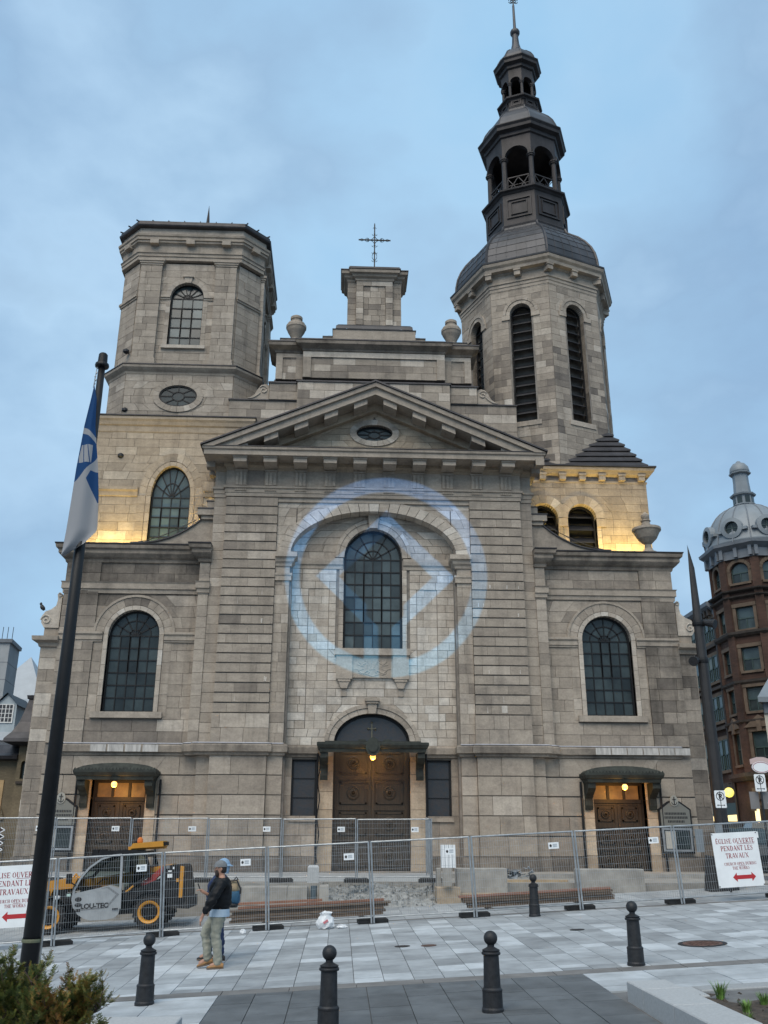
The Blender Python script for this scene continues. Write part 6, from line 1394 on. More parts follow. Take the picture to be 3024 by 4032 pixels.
def foot(x, y, z, label, group, rz=PI / 2):
    global foot0
    if foot0 is None:
        m_ = MB(); hx, hy, h = 0.36, 0.12, 0.13
        m_.add([(-hx, -hy, 0), (hx, -hy, 0), (hx, hy, 0), (-hx, hy, 0), (-hx, -hy, h * 0.7), (hx, -hy, h * 0.7), (hx, hy, h * 0.7), (-hx, hy, h * 0.7), (-hx + 0.06, -hy + 0.03, h), (hx - 0.06, -hy + 0.03, h), (hx - 0.06, hy - 0.03, h), (-hx + 0.06, hy - 0.03, h)],
               [(3, 2, 1, 0), (0, 1, 5, 4), (1, 2, 6, 5), (2, 3, 7, 6), (3, 0, 4, 7), (4, 5, 9, 8), (5, 6, 10, 9), (6, 7, 11, 10), (7, 4, 8, 11), (8, 9, 10, 11)])
        foot0 = o = m_.build('rubber_block', 'rubber')
    else: o = foot0.copy(); COL.objects.link(o)
    o.location = (x, y, z); o.rotation_euler = (0, 0, rz); return tag(o, label, 'fence foot', group)
fft = ['black rubber fence foot under the left church sign', 'grey rubber fence foot beside the front wheel of the loader', 'rubber fence foot at the loader rear wheel', 'black rubber fence foot under the left plank pile', 'black rubber fence foot right of the plastic bag', 'black rubber fence foot at the left end of the right plank pile', 'black rubber fence foot under the right plank pile', 'rubber fence foot left of the right church sign', 'rubber fence foot right of the right church sign']
for i in range(9):
    x, y, z = FP[i]; foot(x, y + 0.2, gz(x, y + 0.2), fft[i], 'rubber feet of the front fence', 0.15 if i > 2 else 0.4)
BP = [-10.5, -8.32, -6.11, -3.86, -1.68, 0.53, 2.73]
bl = ['back fence panel at the far left before the notice board', 'back fence panel in front of the left church door', 'back fence panel right of the left church door', 'back fence panel left of the great doors', 'back fence panel across the left leaf of the great doors', 'back fence panel across the right leaf of the great doors']
for i in range(6): panel((BP[i], 28.85, 0.0), (BP[i + 1], 28.85, 0.02), bl[i], 1.75, 'temporary mesh fence panels before the church doors')
panel((2.76, 28.9, 0.02), (2.80, 31.2, 0.12), 'back fence panel turned towards the church, right of the great doors', 1.75, 'temporary mesh fence panels before the church doors')
bft = ['black rubber foot under the back fence at the far left', 'black rubber foot of the back fence left of the loader cab', 'black rubber foot of the back fence above the loader rear', 'black rubber foot of the back fence behind the man with the phone', 'black rubber foot of the back fence above the grey retaining blocks', 'black rubber foot of the back fence before the middle of the great doors', 'black rubber foot at the corner of the back fence']
for i in range(7): foot(BP[i], 28.9, -0.02, bft[i], 'rubber feet of the back fence', 0.1)

# ================================================================== SERIF LETTERING (drawn from strokes)
def el(cx, cy, rx, ry, a0, a1, n=10): return [(cx + rx * math.cos(R_(a0 + (a1 - a0) * i / n)), cy + ry * math.sin(R_(a0 + (a1 - a0) * i / n))) for i in range(n + 1)]
K, T_N = 0.16, 0.085
def stem(x, a=0.0, b=1.0, w=K): return ([(x, a), (x, b)], w)
def ser(x, y, w=0.3): return ([(x - w / 2, y), (x + w / 2, y)], 0.045)
GL = {
 'E': (0.66, [stem(.16), ser(.14, .02), ser(.14, .98), ([(.16, .97), (.58, .97)], T_N), ([(.16, .03), (.60, .03)], T_N), ([(.16, .52), (.44, .52)], T_N), ([(.58, 1), (.58, .78)], .05), ([(.60, 0), (.61, .24)], .05), ([(.44, .62), (.44, .42)], .05)]),
 'L': (0.62, [stem(.16), ser(.16, .02), ser(.16, .98), ([(.16, .03), (.56, .03)], T_N), ([(.56, 0), (.58, .26)], .05)]),
 'I': (0.34, [stem(.17), ser(.17, .02), ser(.17, .98)]),
 'T': (0.64, [stem(.32), ser(.32, .02), ([(.04, .97), (.60, .97)], T_N), ([(.05, 1), (.04, .76)], .05), ([(.59, 1), (.60, .76)], .05)]),
 'H': (0.76, [stem(.17), stem(.59), ser(.17, .02), ser(.17, .98), ser(.59, .02), ser(.59, .98), ([(.17, .51), (.59, .51)], T_N)]),
 'N': (0.76, [([(.15, 0), (.15, 1)], .055), ([(.6, 0), (.6, 1)], .055), ([(.13, .98), (.6, .02)], K), ser(.15, .02, .24), ser(.6, .98, .24), ser(.1, .98, .18)]),
 'A': (0.74, [([(.07, .0), (.37, 1)], .055), ([(.37, 1), (.66, 0)], K), ([(.19, .34), (.54, .34)], T_N), ser(.08, .02, .22), ser(.66, .02, .26)]),
 'V': (0.74, [([(.08, 1), (.37, 0)], K), ([(.37, 0), (.66, 1)], .055), ser(.09, .98, .26), ser(.66, .98, .22)]),
 'X': (0.74, [([(.1, 1), (.64, 0)], K), ([(.62, 1), (.1, 0)], .055), ser(.1, .98, .24), ser(.63, .98, .2), ser(.1, .02, .2), ser(.64, .02, .24)]),
 'W': (1.0, [([(.07, 1), (.29, 0)], K), ([(.29, 0), (.49, .95)], .055), ([(.47, .95), (.69, 0)], K), ([(.69, 0), (.92, 1)], .055), ser(.07, .98, .22), ser(.5, .98, .2), ser(.92, .98, .18)]),
 'U': (0.76, [([(.17, 1), (.17, .3)] + el(.38, .28, .21, .26, 180, 270), K), (el(.38, .28, .22, .26, 270, 360) + [(.6, .3), (.6, 1)], .055), ser(.17, .98), ser(.6, .98, .24)]),
 'O': (0.78, [(el(.39, .5, .27, .47, 45, -45), K), (el(.39, .5, .27, .47, 135, 225), K), (el(.39, .5, .27, .48, 45, 135), .06), (el(.39, .5, .27, .48, 225, 315), .06)]),
 'G': (0.78, [(el(.40, .5, .28, .47, 120, 240), K), (el(.40, .5, .28, .48, 30, 120), .06), (el(.40, .5, .28, .48, 240, 320), .06), stem(.63, .05, .45, .11), ser(.62, .46, .26), ([(.64, .98), (.64, .72)], .05)]),
 'C': (0.72, [(el(.40, .5, .28, .47, 120, 240), K), (el(.40, .5, .28, .48, 30, 120), .06), (el(.40, .5, .28, .48, 240, 330), .06), ([(.64, .98), (.64, .70)], .05)]),
 'S': (0.58, [(el(.29, .74, .18, .22, 30, 200), .06), ([(.13, .68), (.22, .56), (.38, .45), (.45, .32)], K), (el(.28, .26, .19, .24, 30, -150), .07), ([(.46, .97), (.46, .74)], .05), ([(.09, .03), (.09, .26)], .05)]),
 'R': (0.74, [stem(.17), ser(.17, .02), ser(.17, .98), ([(.17, .97), (.34, .97)] + el(.34, .74, .2, .23, 90, 50), T_N), (el(.34, .74, .2, .22, 50, -50), K * .9), (el(.34, .74, .2, .23, -50, -90) + [(.17, .51)], T_N), ([(.34, .5), (.62, .02)], K), ser(.65, .02, .18)]),
 'P': (0.64, [stem(.17), ser(.17, .02), ser(.17, .98), ([(.17, .97), (.34, .97)] + el(.34, .72, .2, .25, 90, 50), T_N), (el(.34, .72, .2, .23, 50, -50), K * .9), (el(.34, .72, .2, .25, -50, -90) + [(.17, .47)], T_N)]),
 'D': (0.76, [stem(.17), ser(.15, .02, .26), ser(.15, .98, .26), ([(.17, .97), (.34, .97)] + el(.34, .5, .28, .47, 90, 45), T_N), (el(.34, .5, .27, .47, 45, -45), K), (el(.34, .5, .28, .47, -45, -90) + [(.17, .03)], T_N)]),
 'K': (0.74, [stem(.17), ser(.17, .02), ser(.17, .98), ([(.2, .42), (.56, .98)], .055), ([(.3, .56), (.63, .02)], K), ser(.57, .98, .22), ser(.64, .02, .22)]),
}
GL['É'] = (GL['E'][0], GL['E'][1] + [([(.28, 1.08), (.44, 1.24)], .09)])
def stroke(mb, fr, pts, w, u, v, s, d):
    n = len(pts)
    for i in range(n - 1):
        (x0, y0), (x1, y1) = pts[i], pts[i + 1]; dx, dy = x1 - x0, y1 - y0; l = math.hypot(dx, dy) or 1; px, py = -dy / l * w / 2, dx / l * w / 2
        mb.add([fr.p(u + s * (a), d, v + s * (b)) for a, b in ((x0 - px, y0 - py), (x1 - px, y1 - py), (x1 + px, y1 + py), (x0 + px, y0 + py))], [(0, 1, 2, 3)])
def write(fr, txt, u, v, s, d, m, parent, align=0.5, track=0.04, name='letter'):
    W_ = sum((GL[c][0] + track) if c in GL else 0.34 for c in txt) * s; x = u - W_ * align; spans = []
    for c in txt:
        if c not in GL: x += 0.34 * s; continue
        mb = MB()
        for pts, w in GL[c][1]: stroke(mb, fr, pts, w, x, v, s, d)
        mb.build(name, m, parent); spans.append((x, x + GL[c][0] * s)); x += (GL[c][0] + track) * s
    return spans
def church_sign(P, Q, u0, w, h, v0, label):
    """printed board tied to a fence panel P-Q; local x along the panel"""
    t = thing('church_sign', (0, 0, 0), label, 'sign', 'printed church signs on the fence', local=True)
    P, Q = Vector(P), Vector(Q); n = (Q - P).normalized(); ez = (Vector((0, 0, 1)) - n * n.z).normalized(); ey = ez.cross(n); o = P + n * u0 + ez * v0 - ey * 0.045
    t.matrix_world = Matrix(((n.x, ey.x, ez.x, o.x), (n.y, ey.y, ez.y, o.y), (n.z, ey.z, ez.z, o.z), (0, 0, 0, 1)))
    m_ = MB(); m_.box(0, w, 0, 0.006, 0, h); m_.build('board', 'sign_white', t); fr = Fr(0, 0); c = w * 0.5; k = h / 1.25
    write(fr, 'ÉGLISE OUVERTE', c, 1.0 * k, 0.108 * k, 0.003, 'sign_maroon', t); sp = write(fr, 'PENDANT LES', c + 0.02, 0.83 * k, 0.112 * k, 0.003, 'sign_maroon', t); write(fr, 'TRAVAUX', c + 0.0, 0.66 * k, 0.112 * k, 0.003, 'sign_maroon', t)
    write(fr, 'CHURCH OPEN DURING', c + 0.05, 0.495 * k, 0.066 * k, 0.003, 'sign_maroon', t); write(fr, 'THE WORKS', c + 0.05, 0.395 * k, 0.068 * k, 0.003, 'sign_maroon', t)
    ul = MB(); ul.rect(fr, c + 0.035 * k, c + 0.50 * k, 0.975 * k, 0.983 * k, 0.001, 0.003); ul.build('underline', 'sign_maroon', t)
    ul = MB(); ul.rect(fr, c + 0.0 * k, c + 0.175 * k, 0.476 * k, 0.482 * k, 0.001, 0.003); ul.build('underline', 'sign_maroon', t)
    a = MB(); y = 0.22 * k; L = 0.30 * k; cc = c + 0.10
    pl = [(-L, 0), (-L + .11 * k, -.105 * k), (-L + .11 * k, -.045 * k), (L - .11 * k, -.045 * k), (L - .11 * k, -.105 * k), (L, 0), (L - .11 * k, .105 * k), (L - .11 * k, .045 * k), (-L + .11 * k, .045 * k), (-L + .11 * k, .105 * k)]
    tr = tessellate_polygon([[Vector((p[0], p[1], 0)) for p in pl]]); a.add([fr.p(cc + p[0], 0.003, y + p[1]) for p in pl], [tuple(q) for q in tr]); a.build('double_arrow', 'sign_red', t)
    e = MB()
    for x, z in ((0.02, h - 0.03), (w - 0.02, h - 0.03), (0.02, 0.03), (w - 0.02, 0.03)): e.box(x - 0.015, x + 0.015, -0.006, 0.03, z - 0.012, z + 0.012)
    e.build('cable_tie', 'ink', t)
church_sign(FP[7], FP[8], 0.98, 1.22, 1.28, 0.30, 'white sign reading EGLISE OUVERTE at the right, whole double arrow shown')
church_sign(FP[0], FP[1], 0.86, 1.22, 1.28, 0.43, 'white church sign at the left edge, partly behind the flagpole')

# ================================================================== FLAGPOLE AND FLAG
PLX, PLY = -3.735, 12.5
fp = thing('flagpole', (PLX, PLY, -1.25), 'tall black flagpole with a capped top at the left', 'flagpole')
m_ = MB(); m_.tube([(PLX, PLY, -1.3), (PLX, PLY, 3.5), (PLX, PLY, 7.85)], 0.115, 24, r2=0.05); m_.build('pole', 'black_paint', fp, smooth=True)
m_ = MB(); m_.lathe(PLX, PLY, [(0.05, 7.82), (0.10, 7.83), (0.105, 7.85), (0.10, 7.88), (0.072, 7.90), (0.066, 8.04), (0.05, 8.06), (0.01, 8.06)], 20); m_.build('cap', 'black_paint', fp)
m_ = MB(); m_.lathe(PLX, PLY, [(0.117, -0.12), (0.12, -0.1), (0.117, -0.08)], 24, cap=False); m_.build('band', mat('tape', (0.12, 0.13, 0.08), 0.7), fp)
m_ = MB(); m_.tube([(PLX + 0.13, PLY - 0.02, -1.2), (PLX + 0.13, PLY - 0.02, 0.6)], 0.012, 6); m_.build('conduit', 'galv', fp); m_ = MB(); m_.tube([(PLX - 0.055, PLY - 0.05, 7.8), (PLX - 0.07, PLY - 0.06, 7.45)], 0.008, 5)
m_.build('halyard', 'galv', fp); m_ = MB()
for k in range(4): m_.lathe(PLX - 0.055 - 0.01 * (k % 2), PLY - 0.05, [(0.006, 7.72 - 0.06 * k), (0.016, 7.70 - 0.06 * k), (0.006, 7.68 - 0.06 * k)], 6)
m_.build('halyard_rings', 'galv', fp, kind='stuff')
# flag: limp cloth; local rows from top (t=0) to the bottom tip
fm = bpy.data.materials.new('flag_cloth'); fm.use_nodes = True; tn = fm.node_tree; b = tn.nodes['Principled BSDF']; b.inputs['Roughness'].default_value = 0.85; b.inputs['Specular IOR Level'].default_value = 0.1
uvn = N(tn, 'ShaderNodeAttribute', attribute_name='flagco'); sx = N(tn, 'ShaderNodeSeparateXYZ'); tn.links.new(uvn.outputs['Vector'], sx.inputs[0])
def fm_(op, a, b_=None):
    n_ = N(tn, 'ShaderNodeMath', operation=op)
    for i, x in enumerate((a, b_)):
        if x is None: continue
        if isinstance(x, (int, float)): n_.inputs[i].default_value = x
        else: tn.links.new(x, n_.inputs[i])
    return n_.outputs[0]
S_, T_ = sx.outputs[0], sx.outputs[1]
def AND(a, b_): return fm_('MULTIPLY', a, b_)
def bet(v, a, b_): return AND(fm_('GREATER_THAN', v, a), fm_('LESS_THAN', v, b_))
# white curved band above, white lower half, blue wedge at the right, white ship-like emblem
e1 = fm_('ADD', T_, fm_('MULTIPLY', fm_('MULTIPLY', S_, S_), -0.055))
band1 = bet(e1, 0.262, 0.297)
e2 = fm_('SUBTRACT', T_, fm_('MULTIPLY', fm_('SUBTRACT', 0.62, S_), 0.0))
low = fm_('GREATER_THAN', fm_('ADD', T_, fm_('MULTIPLY', S_, 0.155)), 0.585)
lowband = AND(low, 1.0)
wedge = AND(bet(fm_('SUBTRACT', T_, fm_('MULTIPLY', fm_('SUBTRACT', 1.0, S_), -0.02)), 0.52, 0.70), fm_('GREATER_THAN', S_, fm_('ADD', 0.52, fm_('MULTIPLY', fm_('ABSOLUTE', fm_('SUBTRACT', T_, 0.565)), 3.2))))
em_ = AND(AND(bet(T_, 0.365, 0.47), bet(fm_('ADD', S_, fm_('MULTIPLY', T_, 0.9)), 0.42, 1.12)), fm_('LESS_THAN', fm_('ABSOLUTE', fm_('SUBTRACT', fm_('FRACT', fm_('MULTIPLY', fm_('SUBTRACT', S_, fm_('MULTIPLY', T_, 1.4)), 3.3)), 0.5)), 0.42))
wh = fm_('MINIMUM', fm_('ADD', fm_('ADD', band1, lowband), em_), 1.0); wh = fm_('MULTIPLY', wh, fm_('SUBTRACT', 1.0, wedge))
mxn = N(tn, 'ShaderNodeMix', data_type='RGBA'); mxn.inputs[6].default_value = (0.016, 0.055, 0.15, 1); mxn.inputs[7].default_value = (0.27, 0.28, 0.30, 1); tn.links.new(wh, mxn.inputs[0]); tn.links.new(mxn.outputs[2], b.inputs['Base Color'])
prof = [(0.0, -0.055, -0.05), (0.08, -0.075, 0.005), (0.25, -0.125, 0.03), (0.32, -0.135, 0.06), (0.5, -0.165, 0.14), (0.66, -0.175, 0.20), (0.8, -0.185, 0.235), (0.86, -0.19, 0.245), (0.93, -0.20, 0.10), (1.0, -0.215, -0.18)]
def lerp_prof(t):
    for (t0, a0, b0_), (t1, a1, b1) in zip(prof, prof[1:]):
        if t <= t1: f_ = (t - t0) / (t1 - t0); return a0 + (a1 - a0) * f_, b0_ + (b1 - b0_) * f_
    return prof[-1][1:]
fmb = MB(); nr, ncol = 60, 14; fco = []
for j in range(nr + 1):
    t = j / nr; a, c = lerp_prof(t); z = 7.47 - 2.68 * t
    for i in range(ncol + 1):
        s = i / ncol; x = a + (c - a) * s; y = -0.09 - 0.02 * t + 0.05 * math.sin(s * 7 + t * 3) * min(1, t * 2) * (0.3 + s)
        fmb.v.append((PLX + x, PLY + y, z)); fmb.t.append(0.5); fco += [s, t, 0]
fmb.f = [(j * (ncol + 1) + i, j * (ncol + 1) + i + 1, (j + 1) * (ncol + 1) + i + 1, (j + 1) * (ncol + 1) + i) for j in range(nr) for i in range(ncol)]
fo = fmb.build('flag', fm, None, off=(PLX, PLY, 7.47), smooth=True, label='limp blue and white flag hanging from the black flagpole', cat='flag')
at_ = fo.data.attributes.new('flagco', 'FLOAT_VECTOR', 'POINT'); at_.data.foreach_set('vector', fco)

# ================================================================== TALL DARK LAMP MAST (right)
mx_, my_ = 13.28, 33.0
mt = thing('lamp_mast', (mx_, my_, 0), 'tall dark tapered lamp mast with a blade tip beside the church', 'lamp mast')
m_ = MB(); m_.tube([(mx_, my_, -0.3), (mx_, my_, 2.2), (mx_, my_, 6.8)], 0.27, 16, r2=0.185, caps=False)
v0 = len(m_.v); pr = [(6.8, 0.185, 0.185), (8.5, 0.175, 0.15), (11.0, 0.11, 0.05)]
for z, rx, ry in pr: m_.v += [(mx_ + rx * math.cos(2 * PI * k / 16), my_ + ry * math.sin(2 * PI * k / 16), z) for k in range(16)]; m_.t += [0.5] * 16
m_.f += [(v0 + j * 16 + k, v0 + j * 16 + (k + 1) % 16, v0 + (j + 1) * 16 + (k + 1) % 16, v0 + (j + 1) * 16 + k) for j in range(2) for k in range(16)]
tip = len(m_.v); m_.v.append((mx_ - 0.07, my_, 11.95)); m_.t.append(0.5); m_.f += [(v0 + 32 + k, v0 + 32 + (k + 1) % 16, tip) for k in range(16)]
m_.build('shaft', mat('mast_paint', (0.02, 0.019, 0.02), 0.55, 0.1, noise=0.25, nscale=4), mt)
def spot_fix(z, s):
    m_ = MB(); m_.lathe(mx_, my_, [(0.21, z - 0.09), (0.22, z), (0.21, z + 0.09)], 16, cap=False); f = m_.build('clamp', 'black_paint', mt)
    b_ = MB(); p0 = Vector((mx_ + s * 0.25, my_ - 0.1, z)); d = Vector((s * 0.5, -0.55, -0.22)).normalized()
    b_.tube([p0 - d * 0.1, p0 + d * 0.12, p0 + d * 0.34], 0.11, 14, r2=0.16); b_.tube([p0 + d * 0.34, p0 + d * 0.38], 0.175, 14); b_.build('spotlight', 'iron', mt)
spot_fix(7.45, -1); spot_fix(8.85, 1)

# ================================================================== SIGNS AT THE RIGHT
def tmesh(txt, size, fr, u, v, d, m, parent, name='lettering', bold=0.0):
    cu = bpy.data.curves.new('t', 'FONT'); cu.body = txt; cu.size = size; cu.align_x = 'CENTER'; cu.offset = bold; cu.extrude = 0.0
    o = bpy.data.objects.new('t', cu); COL.objects.link(o); bpy.context.view_layer.update(); me = bpy.data.meshes.new_from_object(o.evaluated_get(bpy.context.evaluated_depsgraph_get()))
    mb = MB(); mb.add([fr.p(u + p.co.x, d, v + p.co.y) for p in me.vertices], [tuple(p.vertices) for p in me.polygons]); bpy.data.objects.remove(o); bpy.data.curves.remove(cu); bpy.data.meshes.remove(me)
    return mb.build(name, m, parent)
def no_parking(x, y, zt, label, w=0.31, h=0.46, zb=None, pole=True, rz=-90):
    fr = Fr(x, y, 0, rz); t = thing('no_parking_sign', (x, y, zb if zb is not None else zt - h), label, 'road sign', 'no parking signs'); r = 0.03
    out_ = [(-w / 2 + r, zt - h), (w / 2 - r, zt - h)] + arc(w / 2 - r, zt - h + r, r, r, -90, 0, 3) + arc(w / 2 - r, zt - r, r, r, 0, 90, 3) + arc(-w / 2 + r, zt - r, r, r, 90, 180, 3) + arc(-w / 2 + r, zt - h + r, r, r, 180, 270, 3)
    m_ = MB(); m_.prism(fr, out_, 0.02, 0.026, back=True); m_.build('plate', 'sign_white', t); c = zt - h * 0.33
    m_ = MB(); a, b_ = arc(0, c, 0.118, 0.118, 0, 360, 28)[:-1], arc(0, c, 0.098, 0.098, 0, 360, 28)[:-1]; n = 28
    m_.add([fr.p(u, 0.030, v) for u, v in a] + [fr.p(u, 0.030, v) for u, v in b_], [(k, (k + 1) % n, n + (k + 1) % n, n + k) for k in range(n)]); m_.bar(fr.p(-0.075, 0.0305, c + 0.075), fr.p(0.075, 0.0305, c - 0.075), 0.018, 0.003, up=tuple(fr.n)); m_.build('ban_ring', 'ink', t)
    tmesh('P', 0.19, fr, 0, c - 0.068, 0.029, 'ink', t, bold=0.006)
    m_ = MB(); v = zt - h + 0.07; m_.rect(fr, -0.085, 0.085, v - 0.008, v + 0.008, 0.026, 0.029)
    for s in (-1, 1): m_.prism(fr, ccw([(s * 0.115, v), (s * 0.08, v + 0.025), (s * 0.08, v - 0.025)]), 0.026, 0.029)
    m_.build('arrow', 'ink', t)
    if pole: m_ = MB(); m_.tube([fr.p(0, 0, zb), fr.p(0, 0, zt - 0.02)], 0.03, 8); m_.build('post', 'iron', t)
    return t
no_parking(10.5, 26.0, 2.46, 'white no parking sign at the church corner, lower left of the two', zb=-0.15)
t2 = no_parking(11.68, 26.0, 2.9, 'white no parking sign on a dark post at the right edge', zb=-0.1)
for u0_, u1_ in ((-0.30, -0.04), (0.05, 0.34)): m_ = MB(); m_.rect(Fr(11.68, 26.1), u0_, u1_, 1.98, 2.44, 0, 0.01, back=True); m_.build('grey_back_plate', mat('sign_back', (0.17, 0.165, 0.165), 0.6, noise=0.1), t2)
m_ = MB(); m_.rect(Fr(11.68, 26.05), 0.18, 0.32, 2.02, 2.16, 0, 0.01, back=True); m_.build('sticker', 'sign_white', t2)
hs_ = thing('shop_sign', (11.95, 26.4, 2.9), 'oval white hanging shop sign cut by the right edge', 'shop sign'); fh = Fr(11.95, 26.4)
m_ = MB(); m_.prism(fh, arc(0, 3.12, 0.27, 0.16, 0, 360, 20)[:-1] , 0, 0.03, back=True); m_.build('board', 'sign_white', hs_)
m_ = MB(); m_.prism(fh, [(-0.3, 3.2), (0.3, 3.2), (0.3, 3.34), (0.1, 3.4), (-0.1, 3.4), (-0.3, 3.34)], 0, 0.025, back=True); m_.build('header', mat('pale_red', (0.5, 0.38, 0.36), 0.6), hs_)
m_ = MB(); a, b_ = arc(0, 3.12, 0.25, 0.145, 0, 360, 28)[:-1], arc(0, 3.12, 0.235, 0.13, 0, 360, 28)[:-1]; m_.add([fh.p(u, 0.033, v) for u, v in a] + [fh.p(u, 0.033, v) for u, v in b_], [(k, (k + 1) % 28, 28 + (k + 1) % 28, 28 + k) for k in range(28)]); m_.build('border', 'sign_maroon', hs_)
m_ = MB(); m_.tube([fh.p(-0.2, 0, 3.38), fh.p(0.9, 0, 3.5)], 0.015, 6); m_.build('arm', 'iron', hs_)
dsb = thing('direction_sign', (-8.35, 24.0, 0.4), 'stack of dark direction arrows with white edges at the left edge', 'direction sign')
fdir = Fr(-8.35, 23.9)
for k in range(4):
    z = 1.28 - 0.15 * k; m_ = MB(); m_.prism(fdir, [(-0.5, z), (0.14, z), (0.24, z + 0.055), (0.14, z + 0.11), (-0.5, z + 0.11)], 0, 0.02, back=True); m_.build('arrow_board', mat('arrow_brown', (0.05, 0.03, 0.025), 0.6) if k == 0 else 'black_paint', dsb)
    m_ = MB(); m_.bar(fdir.p(0.145, 0.022, z), fdir.p(0.25, 0.022, z + 0.055), 0.018, 0.01, up=(0, 1, 0)); m_.bar(fdir.p(0.145, 0.022, z + 0.11), fdir.p(0.25, 0.022, z + 0.055), 0.018, 0.01, up=(0, 1, 0)); m_.build('arrow_edge', 'sign_white', dsb)
m_ = MB(); m_.tube([fdir.p(-0.2, -0.03, -1.0), fdir.p(-0.2, -0.03, 1.45)], 0.03, 8); m_.build('post', 'iron', dsb)
irf = thing('iron_fence', (-13.0, 35.5, 0), 'ornate black iron fence at the left corner of the church', 'iron fence')
for k in range(5):
    x = -13.9 + 0.42 * k; m_ = MB(); m_.tube([(x, 35.5, -0.2), (x, 35.5, 1.3)], 0.03, 6); m_.lathe(x, 35.5, [(0.01, 1.25), (0.07, 1.3), (0.03, 1.36), (0.05, 1.42), (0.005, 1.5)], 8)
    m_.tube([(x + 0.12 + 0.1 * math.cos(q * 0.6), 35.5, 1.0 + 0.1 * math.sin(q * 0.6)) for q in range(11)], 0.015, 5); m_.tube([(x + 0.21, 35.5, -0.1), (x + 0.21, 35.5, 0.85)], 0.015, 5); m_.build('upright', 'black_paint', irf)
m_ = MB()
for z in (0.05, 0.85, 1.15): m_.bar((-14.2, 35.5, z), (-12.0, 35.5, z), 0.04)
m_.build('rail', 'black_paint', irf)
m_ = MB(); m_.box(-13.15, -12.98, 37.4, 37.5, -0.4, 3.35); tag(m_.build('wooden_post', mat('raw_wood', (0.36, 0.24, 0.12), 0.8, noise=0.15), None, off=(-13.06, 37.45, -0.4)), 'raw yellow timber post standing at the left corner of the church', 'wooden post')

# ================================================================== PLANKS, LITTER
M['plank'] = mat('plank', (0.115, 0.082, 0.058), 0.85, noise=0.4, nscale=3, stretch=(0.5, 6, 6), bump=0.3, bscale=12, tint=True)
M['plank_red'] = mat('plank_red', (0.20, 0.095, 0.06), 0.85, noise=0.3, nscale=3, stretch=(0.5, 6, 6), tint=True)
def plank(p, q, w, h, label, group, m='plank', t=0.5):
    p, q = Vector(p), Vector(q); c = (p + q) / 2; mb = MB(); mb.bar(p - c, q - c, w, h, t); o = mb.build('plank', m); o.location = c; return tag(o, label, 'plank', group)
def pile(A, B, n, names, group, dx):
    for k in range(n):
        e0, e1 = dx[k]; A_ = Vector(A) + Vector((0, 0, 0.055 + 0.062 * k)); B_ = Vector(B) + Vector((0, 0, 0.055 + 0.062 * k)); d = (B_ - A_).normalized()
        plank(A_ + d * e0 + Vector((0, uni(-0.03, 0.03), 0)), B_ + d * e1 + Vector((0, uni(-.03, .03), 0)), 0.22, 0.052, names[k], group, 'plank_red' if k == n - 1 else 'plank', uni(0.35, 0.75))
on = lambda x, y: (x, y, gz(x, y) + 0.04)
pile(on(-2.66, 24.75), on(1.2, 25.0), 6, ['lowest brown plank of the left pile', 'second plank from the ground in the left pile', 'third plank from the ground in the left pile', 'fourth plank from the ground in the left pile', 'second plank from the top of the left pile, sticking out right', 'reddish top plank of the left pile behind the plastic bag'], 'planks in the left pile', [(0, -0.08), (0.05, 0.0), (-0.08, -0.05), (0.06, 0.06), (0.0, 0.12), (0.2, -0.05)])
plank(on(-2.9, 25.3)[:2] + (on(-2.9, 25.3)[2] + 0.42,), on(-0.4, 25.4)[:2] + (on(-0.4, 25.4)[2] + 0.40,), 0.2, 0.05, 'pale loose plank lying on the left end of the left pile', 'planks in the left pile', 'plank_red', 0.9)
pile(on(3.1, 25.3), on(7.1, 25.6), 5, ['lowest brown plank of the right pile', 'second plank from the ground in the right pile', 'middle plank of the right pile', 'second plank from the top of the right pile', 'reddish top plank of the right pile behind the far bollard'], 'planks in the right pile', [(0.22, 0.08), (0.2, 0.1), (0.1, 0.02), (0.08, 0.05), (0.0, 0.0)])
for i, (x, y) in enumerate(((-1.8, 24.85), (0.6, 24.98), (3.9, 25.4), (6.3, 25.58))): m_ = MB(); m_.box(-0.07, 0.07, -0.4, 0.5, 0, 0.05); o = m_.build('bearer', 'plank'); o.location = (x, y, gz(x, y) - 0.01); tag(o, ('timber bearer under the left end of the left plank pile', 'timber bearer under the right end of the left plank pile', 'timber bearer under the left end of the right plank pile', 'timber bearer under the right end of the right plank pile')[i], 'bearer', 'timber bearers under the plank piles')
def crumple(x, y, w, d, h, n, sd):
    r_ = random.Random(sd); mb = MB(); nu, nv = n, n // 2
    vs = []
    for j in range(nv + 1):
        th = PI * 0.5 * (1 - j / nv) ; 
        for i in range(nu):
            a = 2 * PI * i / nu; k = 1 + r_.uniform(-0.28, 0.28); vs.append((x + w * math.cos(a) * math.sin(PI / 2 - th + 0.25) * k * (1 if j < nv else 0.2), y + d * math.sin(a) * math.sin(PI / 2 - th + 0.25) * k, gz(x, y) + 0.02 + h * (j / nv) * (1 + r_.uniform(-0.2, 0.2)) if j else gz(x, y) + 0.005))
    # profile: wide at the bottom, knotted top
    mb.add(vs, [(j * nu + i, j * nu + (i + 1) % nu, (j + 1) * nu + (i + 1) % nu, (j + 1) * nu + i) for j in range(nv) for i in range(nu)] + [tuple(range(nv * nu, (nv + 1) * nu))]); return mb
M['bag'] = mat('bag', (0.62, 0.64, 0.66), 0.4, noise=0.1, nscale=20)
